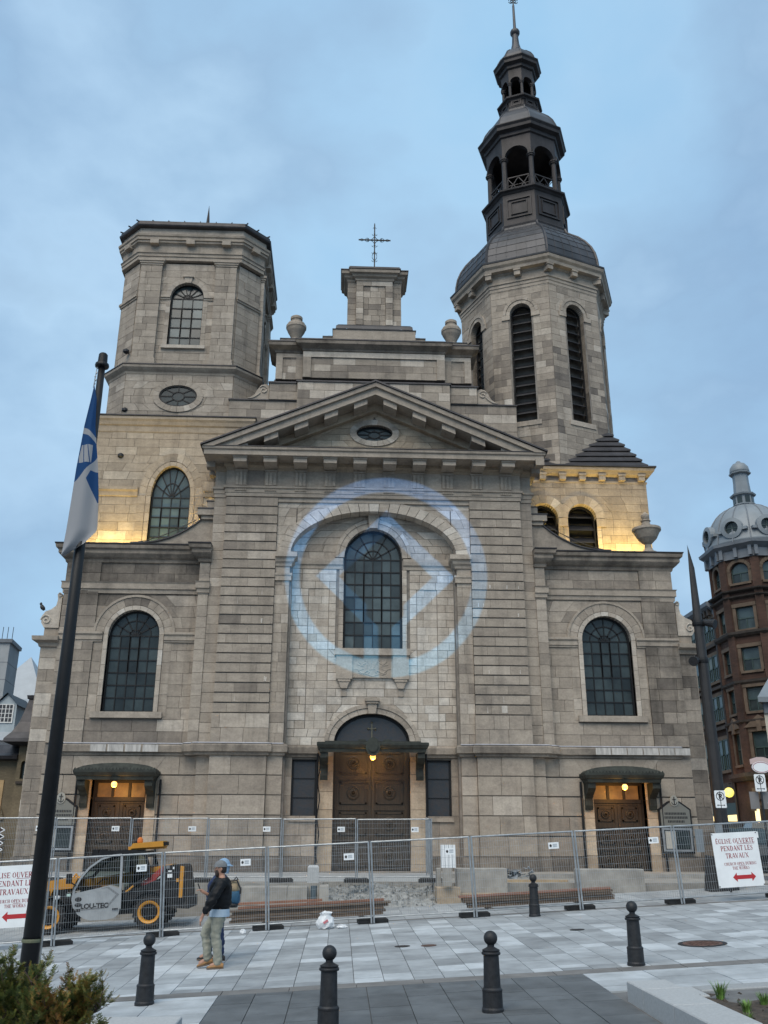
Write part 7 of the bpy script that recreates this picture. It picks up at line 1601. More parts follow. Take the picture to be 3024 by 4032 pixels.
def sack(x, y, w, h, sd):
    r_ = random.Random(sd); mb = MB(); nu = 18; pr = [(0.75, 0), (1.0, 0.15), (1.05, 0.35), (0.9, 0.6), (0.6, 0.8), (0.75, 0.95), (0.3, 1.0)]; vs = []
    for r, z in pr: vs += [(x + w * r * math.cos(2 * PI * i / nu) * (1 + r_.uniform(-.2, .2)), y + w * 0.7 * r * math.sin(2 * PI * i / nu) * (1 + r_.uniform(-.2, .2)), gz(x, y) + h * max(0.01, z + r_.uniform(-.07, .07))) for i in range(nu)]
    mb.add(vs, [(j * nu + i, j * nu + (i + 1) % nu, (j + 1) * nu + (i + 1) % nu, (j + 1) * nu + i) for j in range(6) for i in range(nu)] + [tuple(range(6 * nu, 7 * nu))]); return mb
pb = thing('plastic_bag', (-0.27, 23.05, gz(-0.27, 23.05)), 'crumpled white plastic bag at the foot of the fence', 'plastic bag')
sack(-0.27, 23.05, 0.19, 0.36, 5).build('bag', 'bag', pb); m_ = MB(); m_.bar((-0.32, 22.9, gz(-0.27, 23.05) + 0.13), (-0.22, 22.9, gz(-0.27, 23.05) + 0.19), 0.05, 0.02, up=(0, 1, 0)); m_.build('print', mat('pink', (0.5, 0.16, 0.18), 0.5), pb)
tag(sack(0.10, 22.95, 0.12, 0.09, 8).build('paper_scrap', 'bag', None, off=(0.1, 22.95, gz(0.1, 22.95))), 'flat white paper scrap right of the plastic bag', 'paper scrap')
tag(sack(-2.15, 22.95, 0.07, 0.1, 9).build('paper_scrap', 'bag', None, off=(-2.15, 22.95, gz(-2.15, 22.95))), 'small crumpled paper scrap below the left plank pile', 'paper scrap')
# ================================================================== RED BRICK CORNER BUILDING (right)
def brick_mat(name, c1, c2, mort, scale, soot=0.4):
    m = bpy.data.materials.new(name); m.use_nodes = True; t = m.node_tree; b = t.nodes['Principled BSDF']; b.inputs['Roughness'].default_value = 0.9; b.inputs['Specular IOR Level'].default_value = 0.2
    g = N(t, 'ShaderNodeNewGeometry'); sp = N(t, 'ShaderNodeSeparateXYZ'); t.links.new(g.outputs['Position'], sp.inputs[0])
    ad = N(t, 'ShaderNodeMath', operation='ADD'); t.links.new(sp.outputs[0], ad.inputs[0]); t.links.new(sp.outputs[1], ad.inputs[1])
    cb_ = N(t, 'ShaderNodeCombineXYZ'); t.links.new(ad.outputs[0], cb_.inputs[0]); t.links.new(sp.outputs[2], cb_.inputs[1])
    br = N(t, 'ShaderNodeTexBrick'); br.inputs['Color1'].default_value = (*c1, 1); br.inputs['Color2'].default_value = (*c2, 1); br.inputs['Mortar'].default_value = (*mort, 1); br.inputs['Scale'].default_value = scale; br.inputs['Mortar Size'].default_value = 0.012
    t.links.new(cb_.outputs[0], br.inputs['Vector'])
    n = N(t, 'ShaderNodeTexNoise'); n.inputs['Scale'].default_value = 0.6; n.inputs['Detail'].default_value = 8; t.links.new(g.outputs['Position'], n.inputs['Vector'])
    r = ramp(t, [(0.3, (1 - soot,) * 3), (0.65, (1.15, 1.12, 1.1))]); t.links.new(n.outputs['Fac'], r.inputs['Fac'])
    mm = N(t, 'ShaderNodeMix', data_type='RGBA', blend_type='MULTIPLY'); mm.inputs[0].default_value = 1; t.links.new(br.outputs[0], mm.inputs[6]); t.links.new(r.outputs[0], mm.inputs[7]); t.links.new(mm.outputs[2], b.inputs['Base Color']); return m
M['brick'] = brick_mat('brick', (0.088, 0.050, 0.038), (0.064, 0.039, 0.031), (0.062, 0.051, 0.045), 2.2)
M['sandstone'] = mat('sandstone', (0.115, 0.082, 0.058), 0.9, noise=0.3, nscale=1.2)
M['dark_trim'] = mat('dark_trim', (0.05, 0.04, 0.034), 0.85, noise=0.3, nscale=2)
M['zinc'] = mat('zinc', (0.20, 0.225, 0.245), 0.55, 0.1, noise=0.12, nscale=0.6)
M['zinc_trim'] = mat('zinc_trim', (0.165, 0.18, 0.20), 0.6, 0.1, noise=0.15, nscale=1)
M['green_frame'] = mat('green_frame', (0.035, 0.06, 0.055), 0.5)
M['warm_glass'] = mat('warm_glass', (0.5, 0.4, 0.2), 0.4, emit=(1, 0.72, 0.3), estr=0.9)
M['blind'] = mat('blind', (0.16, 0.19, 0.18), 0.6)
BX, BY = 38.0, 80.0; BR_ = 3.8
bb = thing('brick_building', (BX, BY, 0), 'red brick corner building with a pale metal dome beyond the church', 'building')
def boct(r): return [(BX + r * math.cos(R_(45 * k - 90 + 22.5)), BY + r * math.sin(R_(45 * k - 90 + 22.5))) for k in range(8)]
def bfr(k, r): a = 45 * k - 90; ap = r * math.cos(R_(22.5)); return Fr(BX + ap * math.cos(R_(a)), BY + ap * math.sin(R_(a)), 0, a), r * math.sin(R_(22.5))
def bw_(mb, name, m, **k): return mb.build(name, m, bb, **k)
FL = [(7.6, 10.2, 0), (11.9, 13.95, 0), (15.35, 17.4, 0), (19.0, 21.0, 0), (23.2, 25.05, 1)]
wl = MB()
for k in range(8):
    fr, h = bfr(k, BR_)
    if k in (7, 0, 6, 1): 
        holes = []
        ww = 0.78 if k != 6 else 0.6
        for v0, v1, a in FL: holes.append([(-ww, v0), (ww, v0), (ww, v1), (-ww, v1)] if not a else arch_loop(0, v0, v1 - 0.75, ww, 0.75, 10))
        wl.plate(fr, [(-h, -1), (h, -1), (h, 25.6), (-h, 25.6)], holes, 0.0, reveal=0.35)
    else: wl.add([fr.p(-h, 0, -1), fr.p(h, 0, -1), fr.p(h, 0, 25.6), fr.p(-h, 0, 25.6)], [(0, 1, 2, 3)])
# wings
WX = BX - BR_ * math.cos(R_(22.5))
wl.box(WX + 0.05, WX + 14, BY + 1.6, 128, -1, 21.6); wl.box(BX + 2.8, BX + 30, BY - 3.4, BY + 10, -1, 21.6)
bw_(wl, 'wall', 'brick')
def bwin(fr, u, v0, v1, a, hw, d=-0.22, lit=0.0, name='window', bl=0.3):
    o = [(u - hw, v0), (u + hw, v0), (u + hw, v1), (u - hw, v1)] if not a else arch_loop(u, v0, v1 - 0.75, hw, 0.75, 10)
    f = MB(); f.prism(fr, o, d - 0.12, d - 0.06); 
    for x0, x1, y0, y1 in ((u - hw, u - hw + 0.08, v0, v1 - 0.3), (u + hw - 0.08, u + hw, v0, v1 - 0.3), (u - hw, u + hw, v0, v0 + 0.09), (u - hw, u + hw, (v0 + v1) / 2 - 0.05, (v0 + v1) / 2 + 0.05), (u - 0.035, u + 0.035, v0, (v0 + v1) / 2 if a or True else v1)): f.rect(fr, x0, x1, y0, y1, d - 0.06, d + 0.04)
    if not a: f.rect(fr, u - hw, u + hw, v1 - 0.09, v1, d - 0.06, d + 0.04); f.rect(fr, u - hw, u - hw + 0.08, v1 - 0.3, v1 - 0.09, d - 0.06, d + 0.04); f.rect(fr, u + hw - 0.08, u + hw, v1 - 0.3, v1 - 0.09, d - 0.06, d + 0.04)
    W_ = bw_(f, name, 'green_frame'); vm = (v0 + v1) / 2
    p = MB(); p.rect(fr, u - hw + 0.08, u - 0.035, v0 + 0.09, vm - 0.05, d - 0.06, d - 0.02, rnd()); p.build('pane', 'glass', W_); p = MB(); p.rect(fr, u + 0.035, u + hw - 0.08, v0 + 0.09, vm - 0.05, d - 0.06, d - 0.02, rnd()); p.build('pane', 'warm_glass' if lit > 0.5 else 'glass', W_)
    top = [(u - hw + 0.08, vm + 0.05), (u + hw - 0.08, vm + 0.05), (u + hw - 0.08, v1 - 0.09), (u - hw + 0.08, v1 - 0.09)] if not a else [(u - hw + 0.08, vm + 0.05), (u + hw - 0.08, vm + 0.05)] + arc(u, v1 - 0.75, hw - 0.08, 0.67, 0, 180, 10)
    p = MB(); p.prism(fr, top, d - 0.06, d - 0.025); p.build('pane', 'blind' if rnd() < bl else 'glass_pale', W_)
for k in (6, 7, 0, 1):
    fr, h = bfr(k, BR_); hw = 0.78 if k != 6 else 0.6
    for i, (v0, v1, a) in enumerate(FL):
        bwin(fr, 0, v0, v1, a, hw)
        s = MB()
        if a:
            for p, q in zip(arc(0, v1 - 0.75, hw + 0.22, 0.95, 0, 180, 10), arc(0, v1 - 0.75, hw + 0.22, 0.95, 0, 180, 10)[1:]): s.bar(fr.p(p[0], 0.04, p[1]), fr.p(q[0], 0.04, q[1]), 0.3, 0.1, up=tuple(fr.n))
            for sd in (-1, 1): s.rect(fr, *sorted((sd * (hw + 0.02), sd * (hw + 0.32))), v0, v1 - 0.75, 0, 0.06)
        else:
            s.rect(fr, -hw - 0.3, hw + 0.3, v1, v1 + 0.32, 0, 0.12); 
            for sd in (-1, 1): s.rect(fr, *sorted((sd * hw, sd * (hw + 0.28))), v0, v1, 0, 0.07)
            if i == 0: s.prism(fr, [(-hw - 0.55, v1 + 0.35), (hw + 0.55, v1 + 0.35), (0, v1 + 1.35)], 0, 0.3, back=True); s.rect(fr, -0.2, 0.2, v1, v1 + 0.9, 0, 0.36)
        s.rect(fr, -hw - 0.2, hw + 0.2, v0 - 0.2, v0, 0, 0.16); bw_(s, 'window_surround', 'sandstone')
# corner pilasters and belts
for k in range(8):
    a = R_(45 * k - 90 + 22.5); p = MB(); fr = Fr(BX + (BR_ - 0.1) * math.cos(a), BY + (BR_ - 0.1) * math.sin(a), 0, 45 * k - 90 + 22.5)
    if k in (2, 3, 4): continue
    p.rect(fr, -0.36, 0.36, 6.5, 25.4, -0.2, 0.22); bw_(p, 'corner_pilaster', 'brick')
OB = boct(BR_)
bt = MB()
for z0, z1, e in ((10.85, 11.25, 0.2), (14.15, 14.6, 0.15), (18.35, 18.85, 0.25), (21.75, 22.05, 0.2), (22.3, 22.6, 0.32), (6.2, 6.9, 0.35)): bt.sweep(OB, [(0, z0), (e * 0.7, z0 + 0.05), (e + 0.12, (z0 + z1) / 2), (e + 0.16, z1 - 0.04), (0, z1)], True)
bw_(bt, 'belt_course', 'dark_trim')
cn = MB(); cn.sweep(OB, [(0.1, 25.4), (0.2, 25.42), (0.2, 26.2), (0.35, 26.3), (0.55, 26.45), (0.75, 26.6), (0.8, 26.85), (0.1, 26.95)], True); bw_(cn, 'tower_cornice', 'zinc_trim')
for k in range(8):
    fr, h = bfr(k, BR_ + 0.25)
    for u in (-h * 0.86, 0, h * 0.86): b = MB(); b.rect(fr, u - 0.16, u + 0.16, 25.5, 26.4, -0.1, 0.22); bw_(b, 'cornice_bracket', 'zinc_trim')
dm = MB(); dp_ = [(4.05, 26.9), (4.0, 27.2)] + [(3.9 * math.cos(R_(a)) ** 0.9, 27.2 + 4.2 * math.sin(R_(a))) for a in range(8, 80, 9)] + [(0.75, 31.45)]
dm.lathe(BX, BY, dp_, 32); D_ = bw_(dm, 'dome', 'zinc', smooth=True)
rb = MB()
for k in range(16):
    a = 2 * PI * k / 16; rb.tube([(BX + (r + 0.02) * math.cos(a), BY + (r + 0.02) * math.sin(a), z) for r, z in dp_], 0.06, 4)
rb.build('dome_rib', 'zinc_trim', D_)
for k in (5, 6, 7, 0, 1):
    a = R_(45 * k - 90); fr = Fr(BX + 3.72 * math.cos(a), BY + 3.72 * math.sin(a), 0, 45 * k - 90); o = MB(); n = 20
    for r0_, r1_, d0, d1 in ((0.62, 0.98, -0.6, 0.32),):
        ou, inn = arc(0, 28.25, r1_, r1_, 0, 360, n)[:-1], arc(0, 28.25, r0_, r0_, 0, 360, n)[:-1]
        o.add([fr.p(u, d1, v) for u, v in ou] + [fr.p(u, d1 + 0.06, v) for u, v in inn] + [fr.p(u, d0, v) for u, v in ou] + [fr.p(u, d1 - 0.25, v) for u, v in inn], [(i, (i + 1) % n, n + (i + 1) % n, n + i) for i in range(n)] + [(2 * n + i, 2 * n + (i + 1) % n, (i + 1) % n, i) for i in range(n)] + [(n + i, n + (i + 1) % n, 3 * n + (i + 1) % n, 3 * n + i) for i in range(n)])
    for s in (-1, 1): o.rect(fr, *sorted((s * 0.9, s * 1.35)), 27.95, 28.2, -0.5, 0.25)
    O_ = o.build('oculus', 'zinc', bb); p = MB(); p.prism(fr, arc(0, 28.25, 0.63, 0.63, 0, 360, 20)[:-1], 0.0, 0.1); p.build('pane', 'glass', O_)
    p = MB(); p.rect(fr, -0.03, 0.03, 27.65, 28.85, 0.1, 0.14); p.rect(fr, -0.6, 0.6, 28.22, 28.28, 0.1, 0.141); p.build('glazing_bars', 'green_frame', O_)
ln = MB(); ln.lathe(BX, BY, [(1.15, 31.3), (1.25, 31.4), (1.1, 31.5), (0.95, 31.55), (0.95, 32.35), (1.15, 32.4), (1.2, 32.55), (0.8, 32.65), (0.72, 33.8), (0.72, 34.6), (1.0, 34.7), (1.02, 34.82)], 8, R_(22.5)); L_ = bw_(ln, 'lantern', 'zinc')
for k in range(8): a = R_(45 * k); fr = Fr(BX + 0.9 * math.cos(a), BY + 0.9 * math.sin(a), 0, 45 * k); p = MB(); p.rect(fr, -0.22, 0.22, 31.62, 32.28, -0.05, 0.012); p.build('lantern_opening', 'glass', L_)
ln = MB(); ln.lathe(BX, BY, [(0.9, 34.82), (0.92, 35.0), (0.85, 35.4), (0.6, 35.75), (0.25, 35.92), (0.2, 36.05), (0.02, 36.15)], 20); ln.build('lantern_cap', 'zinc', L_, smooth=True)
# side wing along the street: cornice, paired windows, pilasters, gutter
sf = Fr(WX + 0.05, 0, 0, 180)
U = lambda y: -y
wc = MB(); wc.sweep([(WX + 0.05, 128), (WX + 0.05, BY + 1.6)][::1], [(0, 21.0), (0.1, 21.05), (0.15, 21.7), (0.4, 21.9), (0.7, 22.15), (0.75, 22.5), (0, 22.6)]); bw_(wc, 'wing_cornice', 'zinc_trim')
for j in range(24): b = MB(); y = BY + 2.2 + 0.85 * j; b.rect(sf, -y - 0.16, -y + 0.16, 21.3, 22.0, 0.0, 0.5); bw_(b, 'cornice_bracket', 'dark_trim')
for j in range(9):
    y = BY + 3.0 + 3.4 * j
    for v0, v1, a in ((19.0, 21.0, 1), (15.3, 17.6, 0), (11.7, 13.9, 0), (7.4, 10.0, 0)):
        for q in (-0.62, 0.62): bwin(sf, -y - q, v0, v1, a, 0.48, d=0.16)
        s = MB(); s.rect(sf, -y - 1.25, -y + 1.25, v1 + 0.02, v1 + 0.35, 0, 0.14); s.rect(sf, -y - 1.25, -y + 1.25, v0 - 0.25, v0, 0, 0.2); bw_(s, 'window_surround', 'sandstone')
    p = MB(); p.rect(sf, -y - 1.9, -y - 1.45, 5.5, 21.0, 0, 0.25); bw_(p, 'wing_pilaster', 'brick')
s = MB()
for z0, z1 in ((18.4, 18.7), (14.5, 14.75), (10.9, 11.2), (5.6, 6.3)): s.rect(sf, -128, -BY - 1.7, z0, z1, 0, 0.3)
bw_(s, 'belt_course', 'dark_trim')
s = MB(); s.tube([(WX - 0.15, BY + 1.55, 0), (WX - 0.15, BY + 1.55, 21)], 0.1, 6); bw_(s, 'drainpipe', 'copper_brown')
# shop fronts at street level
fr, h = bfr(7, BR_)
sh = MB(); sh.rect(fr, -1.3, 1.3, -0.5, 5.6, 0.02, 0.3); bw_(sh, 'stone_arch', 'sandstone')
for p, q in zip(arc(0, 3.8, 1.3, 1.3, 0, 180, 12), arc(0, 3.8, 1.3, 1.3, 0, 180, 12)[1:]): b = MB(); b.bar(fr.p(p[0], 0.35, p[1]), fr.p(q[0], 0.35, q[1]), 0.4, 0.3, up=tuple(fr.n)); bw_(b, 'arch_stone', 'dark_trim')
d_ = MB(); d_.rect(fr, -0.8, 0.8, -0.5, 4.2, 0.3, 0.34); bw_(d_, 'shop_door', 'wood_dark')
for j in range(4):
    y = BY + 3.0 + 3.4 * j; d_ = MB(); d_.rect(sf, -y - 1.2, -y + 1.2, 0.2, 4.6, 0, 0.12); bw_(d_, 'shop_front', 'green_frame'); g_ = MB(); g_.rect(sf, -y - 1.0, -y + 1.0, 0.9, 3.6, 0.12, 0.14); bw_(g_, 'shop_window', 'warm_glass' if j < 2 else 'glass')
def street_lamp(x, y, z, col, e, label, r=0.35):
    t = thing('wall_lamp', (x, y, z), label, 'lamp', 'lit lamps on the brick building'); m_ = MB(); m_.lathe(x, y, [(max(0.01, r * math.sin(R_(a))), z + r * math.cos(R_(a))) for a in range(0, 181, 15)], 18); m_.build('globe', mat('wall_lamp_glow', col, 0.4, emit=col, estr=e), t, smooth=True)
    m_ = MB(); m_.tube([(x, y, z + r), (x, y, z + r + 0.3), (x + 0.5, y + 0.6, z + r + 0.35)], 0.04, 6); m_.build('bracket', 'iron', t)
    ld = bpy.data.lights.new('wall_lamp_light', 'POINT'); ld.energy = 45; ld.color = col; ld.shadow_soft_size = r; lo = bpy.data.objects.new('wall_lamp_light', ld); COL.objects.link(lo); lo.parent = t; lo.location = (-0.6, -0.6, -0.5)
street_lamp(32.75, 79.0, 5.28, (0.9, 0.8, 0.2), 0.4, 'yellow-green lit globe beside the church corner', 0.4)
street_lamp(33.5, 75.0, 5.6, (1.0, 0.5, 0.16), 1.0, 'small orange lamp beside the post of the right parking sign', 0.17)
street_lamp(32.3, 80.5, 7.2, (1.0, 0.45, 0.12), 0.8, 'orange glow low on the brick wall next to the mast', 0.32)
lr_ = MB(); lr_.rect(fr, -1.25, -0.88, 3.0, 4.7, 0.3, 0.36); LRW = lr_
M['lit_room'] = mat('lit_room', (0.6, 0.5, 0.3), 0.6, emit=(1, 0.8, 0.42), estr=0.8)
bw_(LRW, 'lit_side_window', 'lit_room')
f0, h0 = bfr(0, BR_)
lw_ = MB(); lw_.rect(f0, -0.9, 0.9, 0.5, 4.0, 0.02, 0.1); bw_(lw_, 'shop_window', 'lit_room')
# cream house with a metal roof at the far right
hb = thing('cream_house', (26.0, 46, 0), 'cream rendered house with a grey metal roof at the right edge', 'house')
m_ = MB(); m_.slab([(20.9, 45.0), (34, 45.0), (36, 56), (28.5, 56)], -1, 7.75); m_.build('wall', mat('cream_render', (0.50, 0.46, 0.38), 0.9, noise=0.1, nscale=1), hb)
m_ = MB(); m_.add([(20.5, 44.6, 7.7), (34.5, 44.6, 7.7), (36.5, 56.5, 7.7), (28.3, 56.5, 7.7), (25.5, 50.5, 12.0), (33.5, 50.5, 12.0), (20.5, 44.6, 7.95), (34.5, 44.6, 7.95), (36.5, 56.5, 7.95), (28.3, 56.5, 7.95)], [(0, 3, 2, 1), (0, 1, 7, 6), (1, 2, 8, 7), (2, 3, 9, 8), (3, 0, 6, 9), (6, 7, 5, 4), (7, 8, 5), (8, 9, 4, 5), (9, 6, 4)]); m_.build('roof', 'zinc', hb)
m_ = MB(); m_.box(20.88, 34.02, 44.9, 45.0, 7.2, 7.7); m_.build('eaves_board', 'zinc_trim', hb)
for x in (23.5, 26.5): m_ = MB(); m_.rect(Fr(x, 45.0), -0.5, 0.5, 4.0, 5.8, 0.0, 0.05); m_.build('window', 'glass', hb)
# ================================================================== LEFT EDGE BUILDINGS
ch = thing('stone_chimney', (-20.6, 55, 0), 'tall pale chimney block with lightning rods at the left edge', 'chimney')
m_ = MB(); m_.slab([(-23.5, 55.0), (-19.85, 55.0), (-20.15, 57.6), (-23.5, 57.6)], 0, 12.35); m_.build('shaft', mat('pale_sheet', (0.31, 0.33, 0.345), 0.8, noise=0.1, nscale=1.2), ch)
for j in range(9): m_ = MB(); m_.sweep([(-23.5, 55.0), (-19.85, 55.0), (-20.15, 57.6)], [(0, 3 + 1.02 * j), (0.015, 3.02 + 1.02 * j), (0, 3.04 + 1.02 * j)]); m_.build('sheet_joint', 'zinc_trim', ch)
m_ = MB(); m_.sweep([(-23.5, 55.0), (-19.85, 55.0), (-20.15, 57.6)], [(-0.3, 12.3), (0.12, 12.34), (0.14, 12.55), (-0.3, 12.62)]); m_.build('cap', 'zinc_trim', ch)
for x in (-20.7, -20.4, -20.1): m_ = MB(); m_.tube([(x, 55.9, 12.5), (x, 55.9, 13.5)], 0.02, 5); m_.build('lightning_rod', 'iron', ch)
wr = thing('metal_roofed_house', (-20, 53, 0), 'house with a white metal roof and a gabled dormer at the left edge', 'house')
m_ = MB(); m_.add([(-30, 50.6, 6.2), (-17.0, 50.6, 6.2), (-17.6, 54.9, 9.0), (-30, 54.9, 9.0), (-30, 60, 6.2), (-17.0, 60, 6.2)], [(0, 1, 2, 3), (1, 5, 2), (3, 2, 5, 4)]); M['white_metal'] = mat('white_metal_roof', (0.32, 0.35, 0.38), 0.5, 0.1, noise=0.06, nscale=2); m_.build('roof', 'white_metal', wr)
m_ = MB(); m_.box(-30, -17.2, 51.0, 58, -1, 6.2); m_.build('wall', 'stone_dirty', wr)
fd = Fr(-18.25, 51.4); m_ = MB(); m_.prism(fd, [(-0.55, 6.7), (0.55, 6.7), (0.55, 8.22), (0.0, 8.75), (-0.55, 8.22)], -3, 0.0); dmr = m_.build('dormer', mat('dormer_blue', (0.36, 0.42, 0.46), 0.7, noise=0.08), wr)
m_ = MB(); m_.add([fd.p(u, d, v) for d in (0.15, -3) for u, v in ((-0.66, 8.14), (0.0, 8.82), (0.66, 8.14), (-0.66, 8.07), (0.66, 8.07))], [(0, 1, 6, 5), (1, 2, 7, 6), (3, 8, 6, 1, 0) if False else (0, 3, 8, 5)]); m_.build('dormer_roof', 'iron', dmr)
m_ = MB(); m_.rect(fd, -0.42, 0.42, 7.2, 8.2, 0, 0.05)
m_.build('dormer_window', 'white_paint', dmr)
for i in range(2):
    for j in range(4):
        for q in range(2): u0_ = -0.37 + 0.39 * i + 0.185 * q; p = MB(); p.rect(fd, u0_, u0_ + 0.15, 7.26 + 0.235 * j, 7.46 + 0.235 * j, 0.05, 0.055); p.build('pane', 'stained_glass', dmr)
hr_ = MB(); hr_.add([(-26, 62, 8), (-19.0, 62, 8), (-19.0, 72, 8), (-26, 72, 8), (-22.2, 66, 13.6)], [(0, 1, 4), (1, 2, 4), (2, 3, 4), (3, 0, 4)]); hw_ = MB(); hw_.box(-26, -19, 62, 72, -1, 8); rh = thing('pale_roofed_house', (-22, 67, 0), 'pale hipped metal roof just showing right of the tall chimney', 'house'); hr_.build('roof', 'white_metal', rh); hw_.build('wall', 'stone_dirty', rh)
bk = thing('mansard_building', (-16.5, 46, 0), 'yellow-brown brick building with a dark flared mansard roof at the left edge', 'building')
M['yellow_brick'] = brick_mat('yellow_brick', (0.20, 0.165, 0.11), (0.165, 0.135, 0.092), (0.13, 0.11, 0.08), 3.5, 0.3)
kx = -15.45   # facade corner
m_ = MB(); kf = Fr(kx, 46.0)
m_.plate(kf, [(-0.0, -1), (3.2, -1), (3.2, 5.6), (0, 5.6)], [arch_loop(0.32, 3.95, 4.65, 0.13, 0.13, 8), arch_loop(0.82, 4.05, 4.75, 0.13, 0.13, 8)], 0.0, reveal=0.25)
m_.box(kx - 4, kx, 46.6, 60, -1, 4.9); m_.rect(kf, 0, 3.2, -1, 5.6, -0.4, -0.26); m_.box(kx - 4.0, kx - 0.0, 46.3, 46.6, -1, 4.9); m_.build('wall', 'yellow_brick', bk)
m_ = MB(); m_.rect(kf, 0.05, 1.2, 3.72, 3.84, 0, 0.08); m_.build('string_course', 'dark_trim', bk)
for u in (0.32, 0.82): m_ = MB(); m_.prism(kf, arch_loop(u, 3.95, 4.65, 0.13, 0.13, 8), -0.25, -0.2); m_.build('slit_window', 'glass', bk)
m_ = MB(); m_.sweep([(kx - 0.0, 60), (kx - 0.0, 46.0), (kx + 3.2, 46.0)], [(-0.2, 5.45), (0.35, 5.5), (0.62, 5.62), (0.6, 5.78), (0.35, 6.1), (0.12, 6.6), (0.0, 7.1), (-0.12, 7.7), (-0.05, 7.74), (-0.02, 7.9), (-0.3, 7.95), (-1.0, 8.0)]); rf_ = m_.build('mansard_roof', 'dark_metal', bk)
m_ = MB(); m_.sweep([(kx + 0.4, 46.7), (kx + 3, 46.7)], [(0, 8.0), (0.1, 8.05), (0.1, 8.25), (0, 8.3)]); m_.bar((kx + 0.5, 46.6, 8.4), (kx + 3, 46.6, 8.75), 0.16); m_.build('roof_kerb', 'zinc', rf_)
for u in (0.5, 1.1): m_ = MB(); m_.tube([kf.p(u, 0.36, 6.1), kf.p(u, 0.13, 6.6), kf.p(u, 0.01, 7.1), kf.p(u, -0.11, 7.7)], 0.04, 5); m_.build('standing_seam', 'dark_metal', rf_)
m_ = MB(); lf_ = Fr(kx - 1.0, 46.29); m_.prism(lf_, arch_loop(-0.35, -1, 2.1, 0.75, 0.75, 12), 0, 0.02); m_.build('dark_archway', 'black', bk)
ra = MB(); a0 = arc(-0.35, 2.1, 0.85, 0.85, 0, 180, 12)
for p, q in zip(a0, a0[1:]): ra.bar(lf_.p(p[0], 0.03, p[1]), lf_.p(q[0], 0.03, q[1]), 0.2, 0.1, up=(0, 1, 0))
ra.build('archway_ring', 'yellow_brick', bk)
m_ = MB(); m_.sweep([(kx - 4.5, 46.2), (kx, 46.2)], [(0, 4.8), (0.35, 4.85), (0.4, 5.0), (0, 5.15), (-0.6, 5.6), (-3, 6.0)]); m_.build('low_roof', 'dark_metal', bk)
# ================================================================== PARKED CARS (right, mostly behind signs)
def car(x, y, col, label, rz, kind=0):
    z = gz(min(x, 16), y) - 0.1; t = thing('parked_car', (x, y, z), label, 'car', 'cars parked beyond the church', rz=rz, local=True); L, Wd = 4.4, 0.87
    pr = [(-2.2, 0.3), (2.2, 0.3), (2.22, 0.62), (2.1, 0.78), (1.15, 0.92), (-1.5, 0.98), (-2.15, 0.92), (-2.25, 0.6)]
    def loft(pr, w0, w1, z0, z1):
        mb = MB(); n = len(pr); f = lambda z: w0 + (w1 - w0) * max(0, min(1, (z - z0) / (z1 - z0)))
        mb.add([(px, -f(pz), pz) for px, pz in pr] + [(px, f(pz), pz) for px, pz in pr], [tuple(range(n)), tuple(range(2 * n - 1, n - 1, -1))] + [(i, n + i, n + (i + 1) % n, (i + 1) % n) for i in range(n)]); return mb
    paint = mat('car_paint', col, 0.25, 0.3); loft(pr, Wd, Wd - 0.06, 0.3, 1.0).build('body', paint, t)
    cab = [(-1.75, 0.97), (1.0, 0.92), (0.35, 1.42), (-0.2, 1.5), (-1.0, 1.48)] if not kind else [(-2.1, 0.97), (1.0, 0.92), (0.5, 1.6), (-0.2, 1.7), (-1.9, 1.66)]
    loft(cab, Wd - 0.06, Wd - 0.25, 0.92, 1.6).build('greenhouse', 'glass', t); m_ = loft([(p[0] * 0.97, p[1] + 0.012) for p in cab[2:]] + [(cab[4][0] * 0.97, cab[4][1] - 0.04), (cab[2][0] * 0.9, cab[2][1] - 0.02)], Wd - 0.24, Wd - 0.28, 1.3, 1.7); m_.build('roof', paint, t)
    for s in (-1, 1):
        for xx in (-1.35, 1.35):
            m_ = MB(); m_.tube([(xx, s * (Wd - 0.2), 0.32), (xx, s * (Wd + 0.01), 0.32)], 0.32, 18); w = m_.build('wheel', 'rubber', t); m_ = MB(); m_.tube([(xx, s * (Wd - 0.1), 0.32), (xx, s * (Wd + 0.02), 0.32)], 0.2, 14); m_.build('rim', 'galv', w)
        m_ = MB(); m_.box(2.12, 2.235, s * 0.6 - 0.16, s * 0.6 + 0.16, 0.62, 0.74); m_.build('headlight', 'sign_white', t); m_ = MB(); m_.box(-2.26, -2.18, s * 0.65 - 0.13, s * 0.65 + 0.13, 0.7, 0.86); m_.build('tail_light', 'sign_red', t)
    return t
car(14.9, 35.5, (0.03, 0.035, 0.04), 'dark parked car nearest the church corner, partly behind the mast', R_(80)); car(16.9, 38.0, (0.4, 0.42, 0.44), 'silver parked car right of the dark one', R_(75), 1); car(17.6, 34.0, (0.42, 0.45, 0.48), 'pale parked car at the right edge behind the church sign', R_(85))
wb = thing('dark_hoarding', (14.6, 42, 0), 'dark mesh covered hoarding across the side street', 'hoarding')
for k in range(5): m_ = MB(); m_.box(13.9 + 1.2 * k, 15.06 + 1.2 * k, 44.0, 44.05, 0, 2.1); m_.build('hoarding_board', mat('hoarding', (0.06, 0.06, 0.058), 0.8, noise=0.2), wb)
for k, (x, z) in enumerate(((14.8, 1.6), (17.2, 1.5))): m_ = MB(); m_.box(x, x + 0.5, 43.95, 43.99, z, z + 0.35); m_.build('notice', 'sign_white', wb)
for k in range(2):
    m_ = MB(); m_.box(-0.11, 0.11, -0.02, 0.02, 0, 0.62); o = m_.build('white_board', 'zinc'); o.location = ((10.25, 27.2, 0.85), (10.85, 27.2, 1.0))[k]; tag(o, ('pale notice board left of the mast foot, behind the fence', 'narrow white notice board right of the mast foot')[k], 'notice')
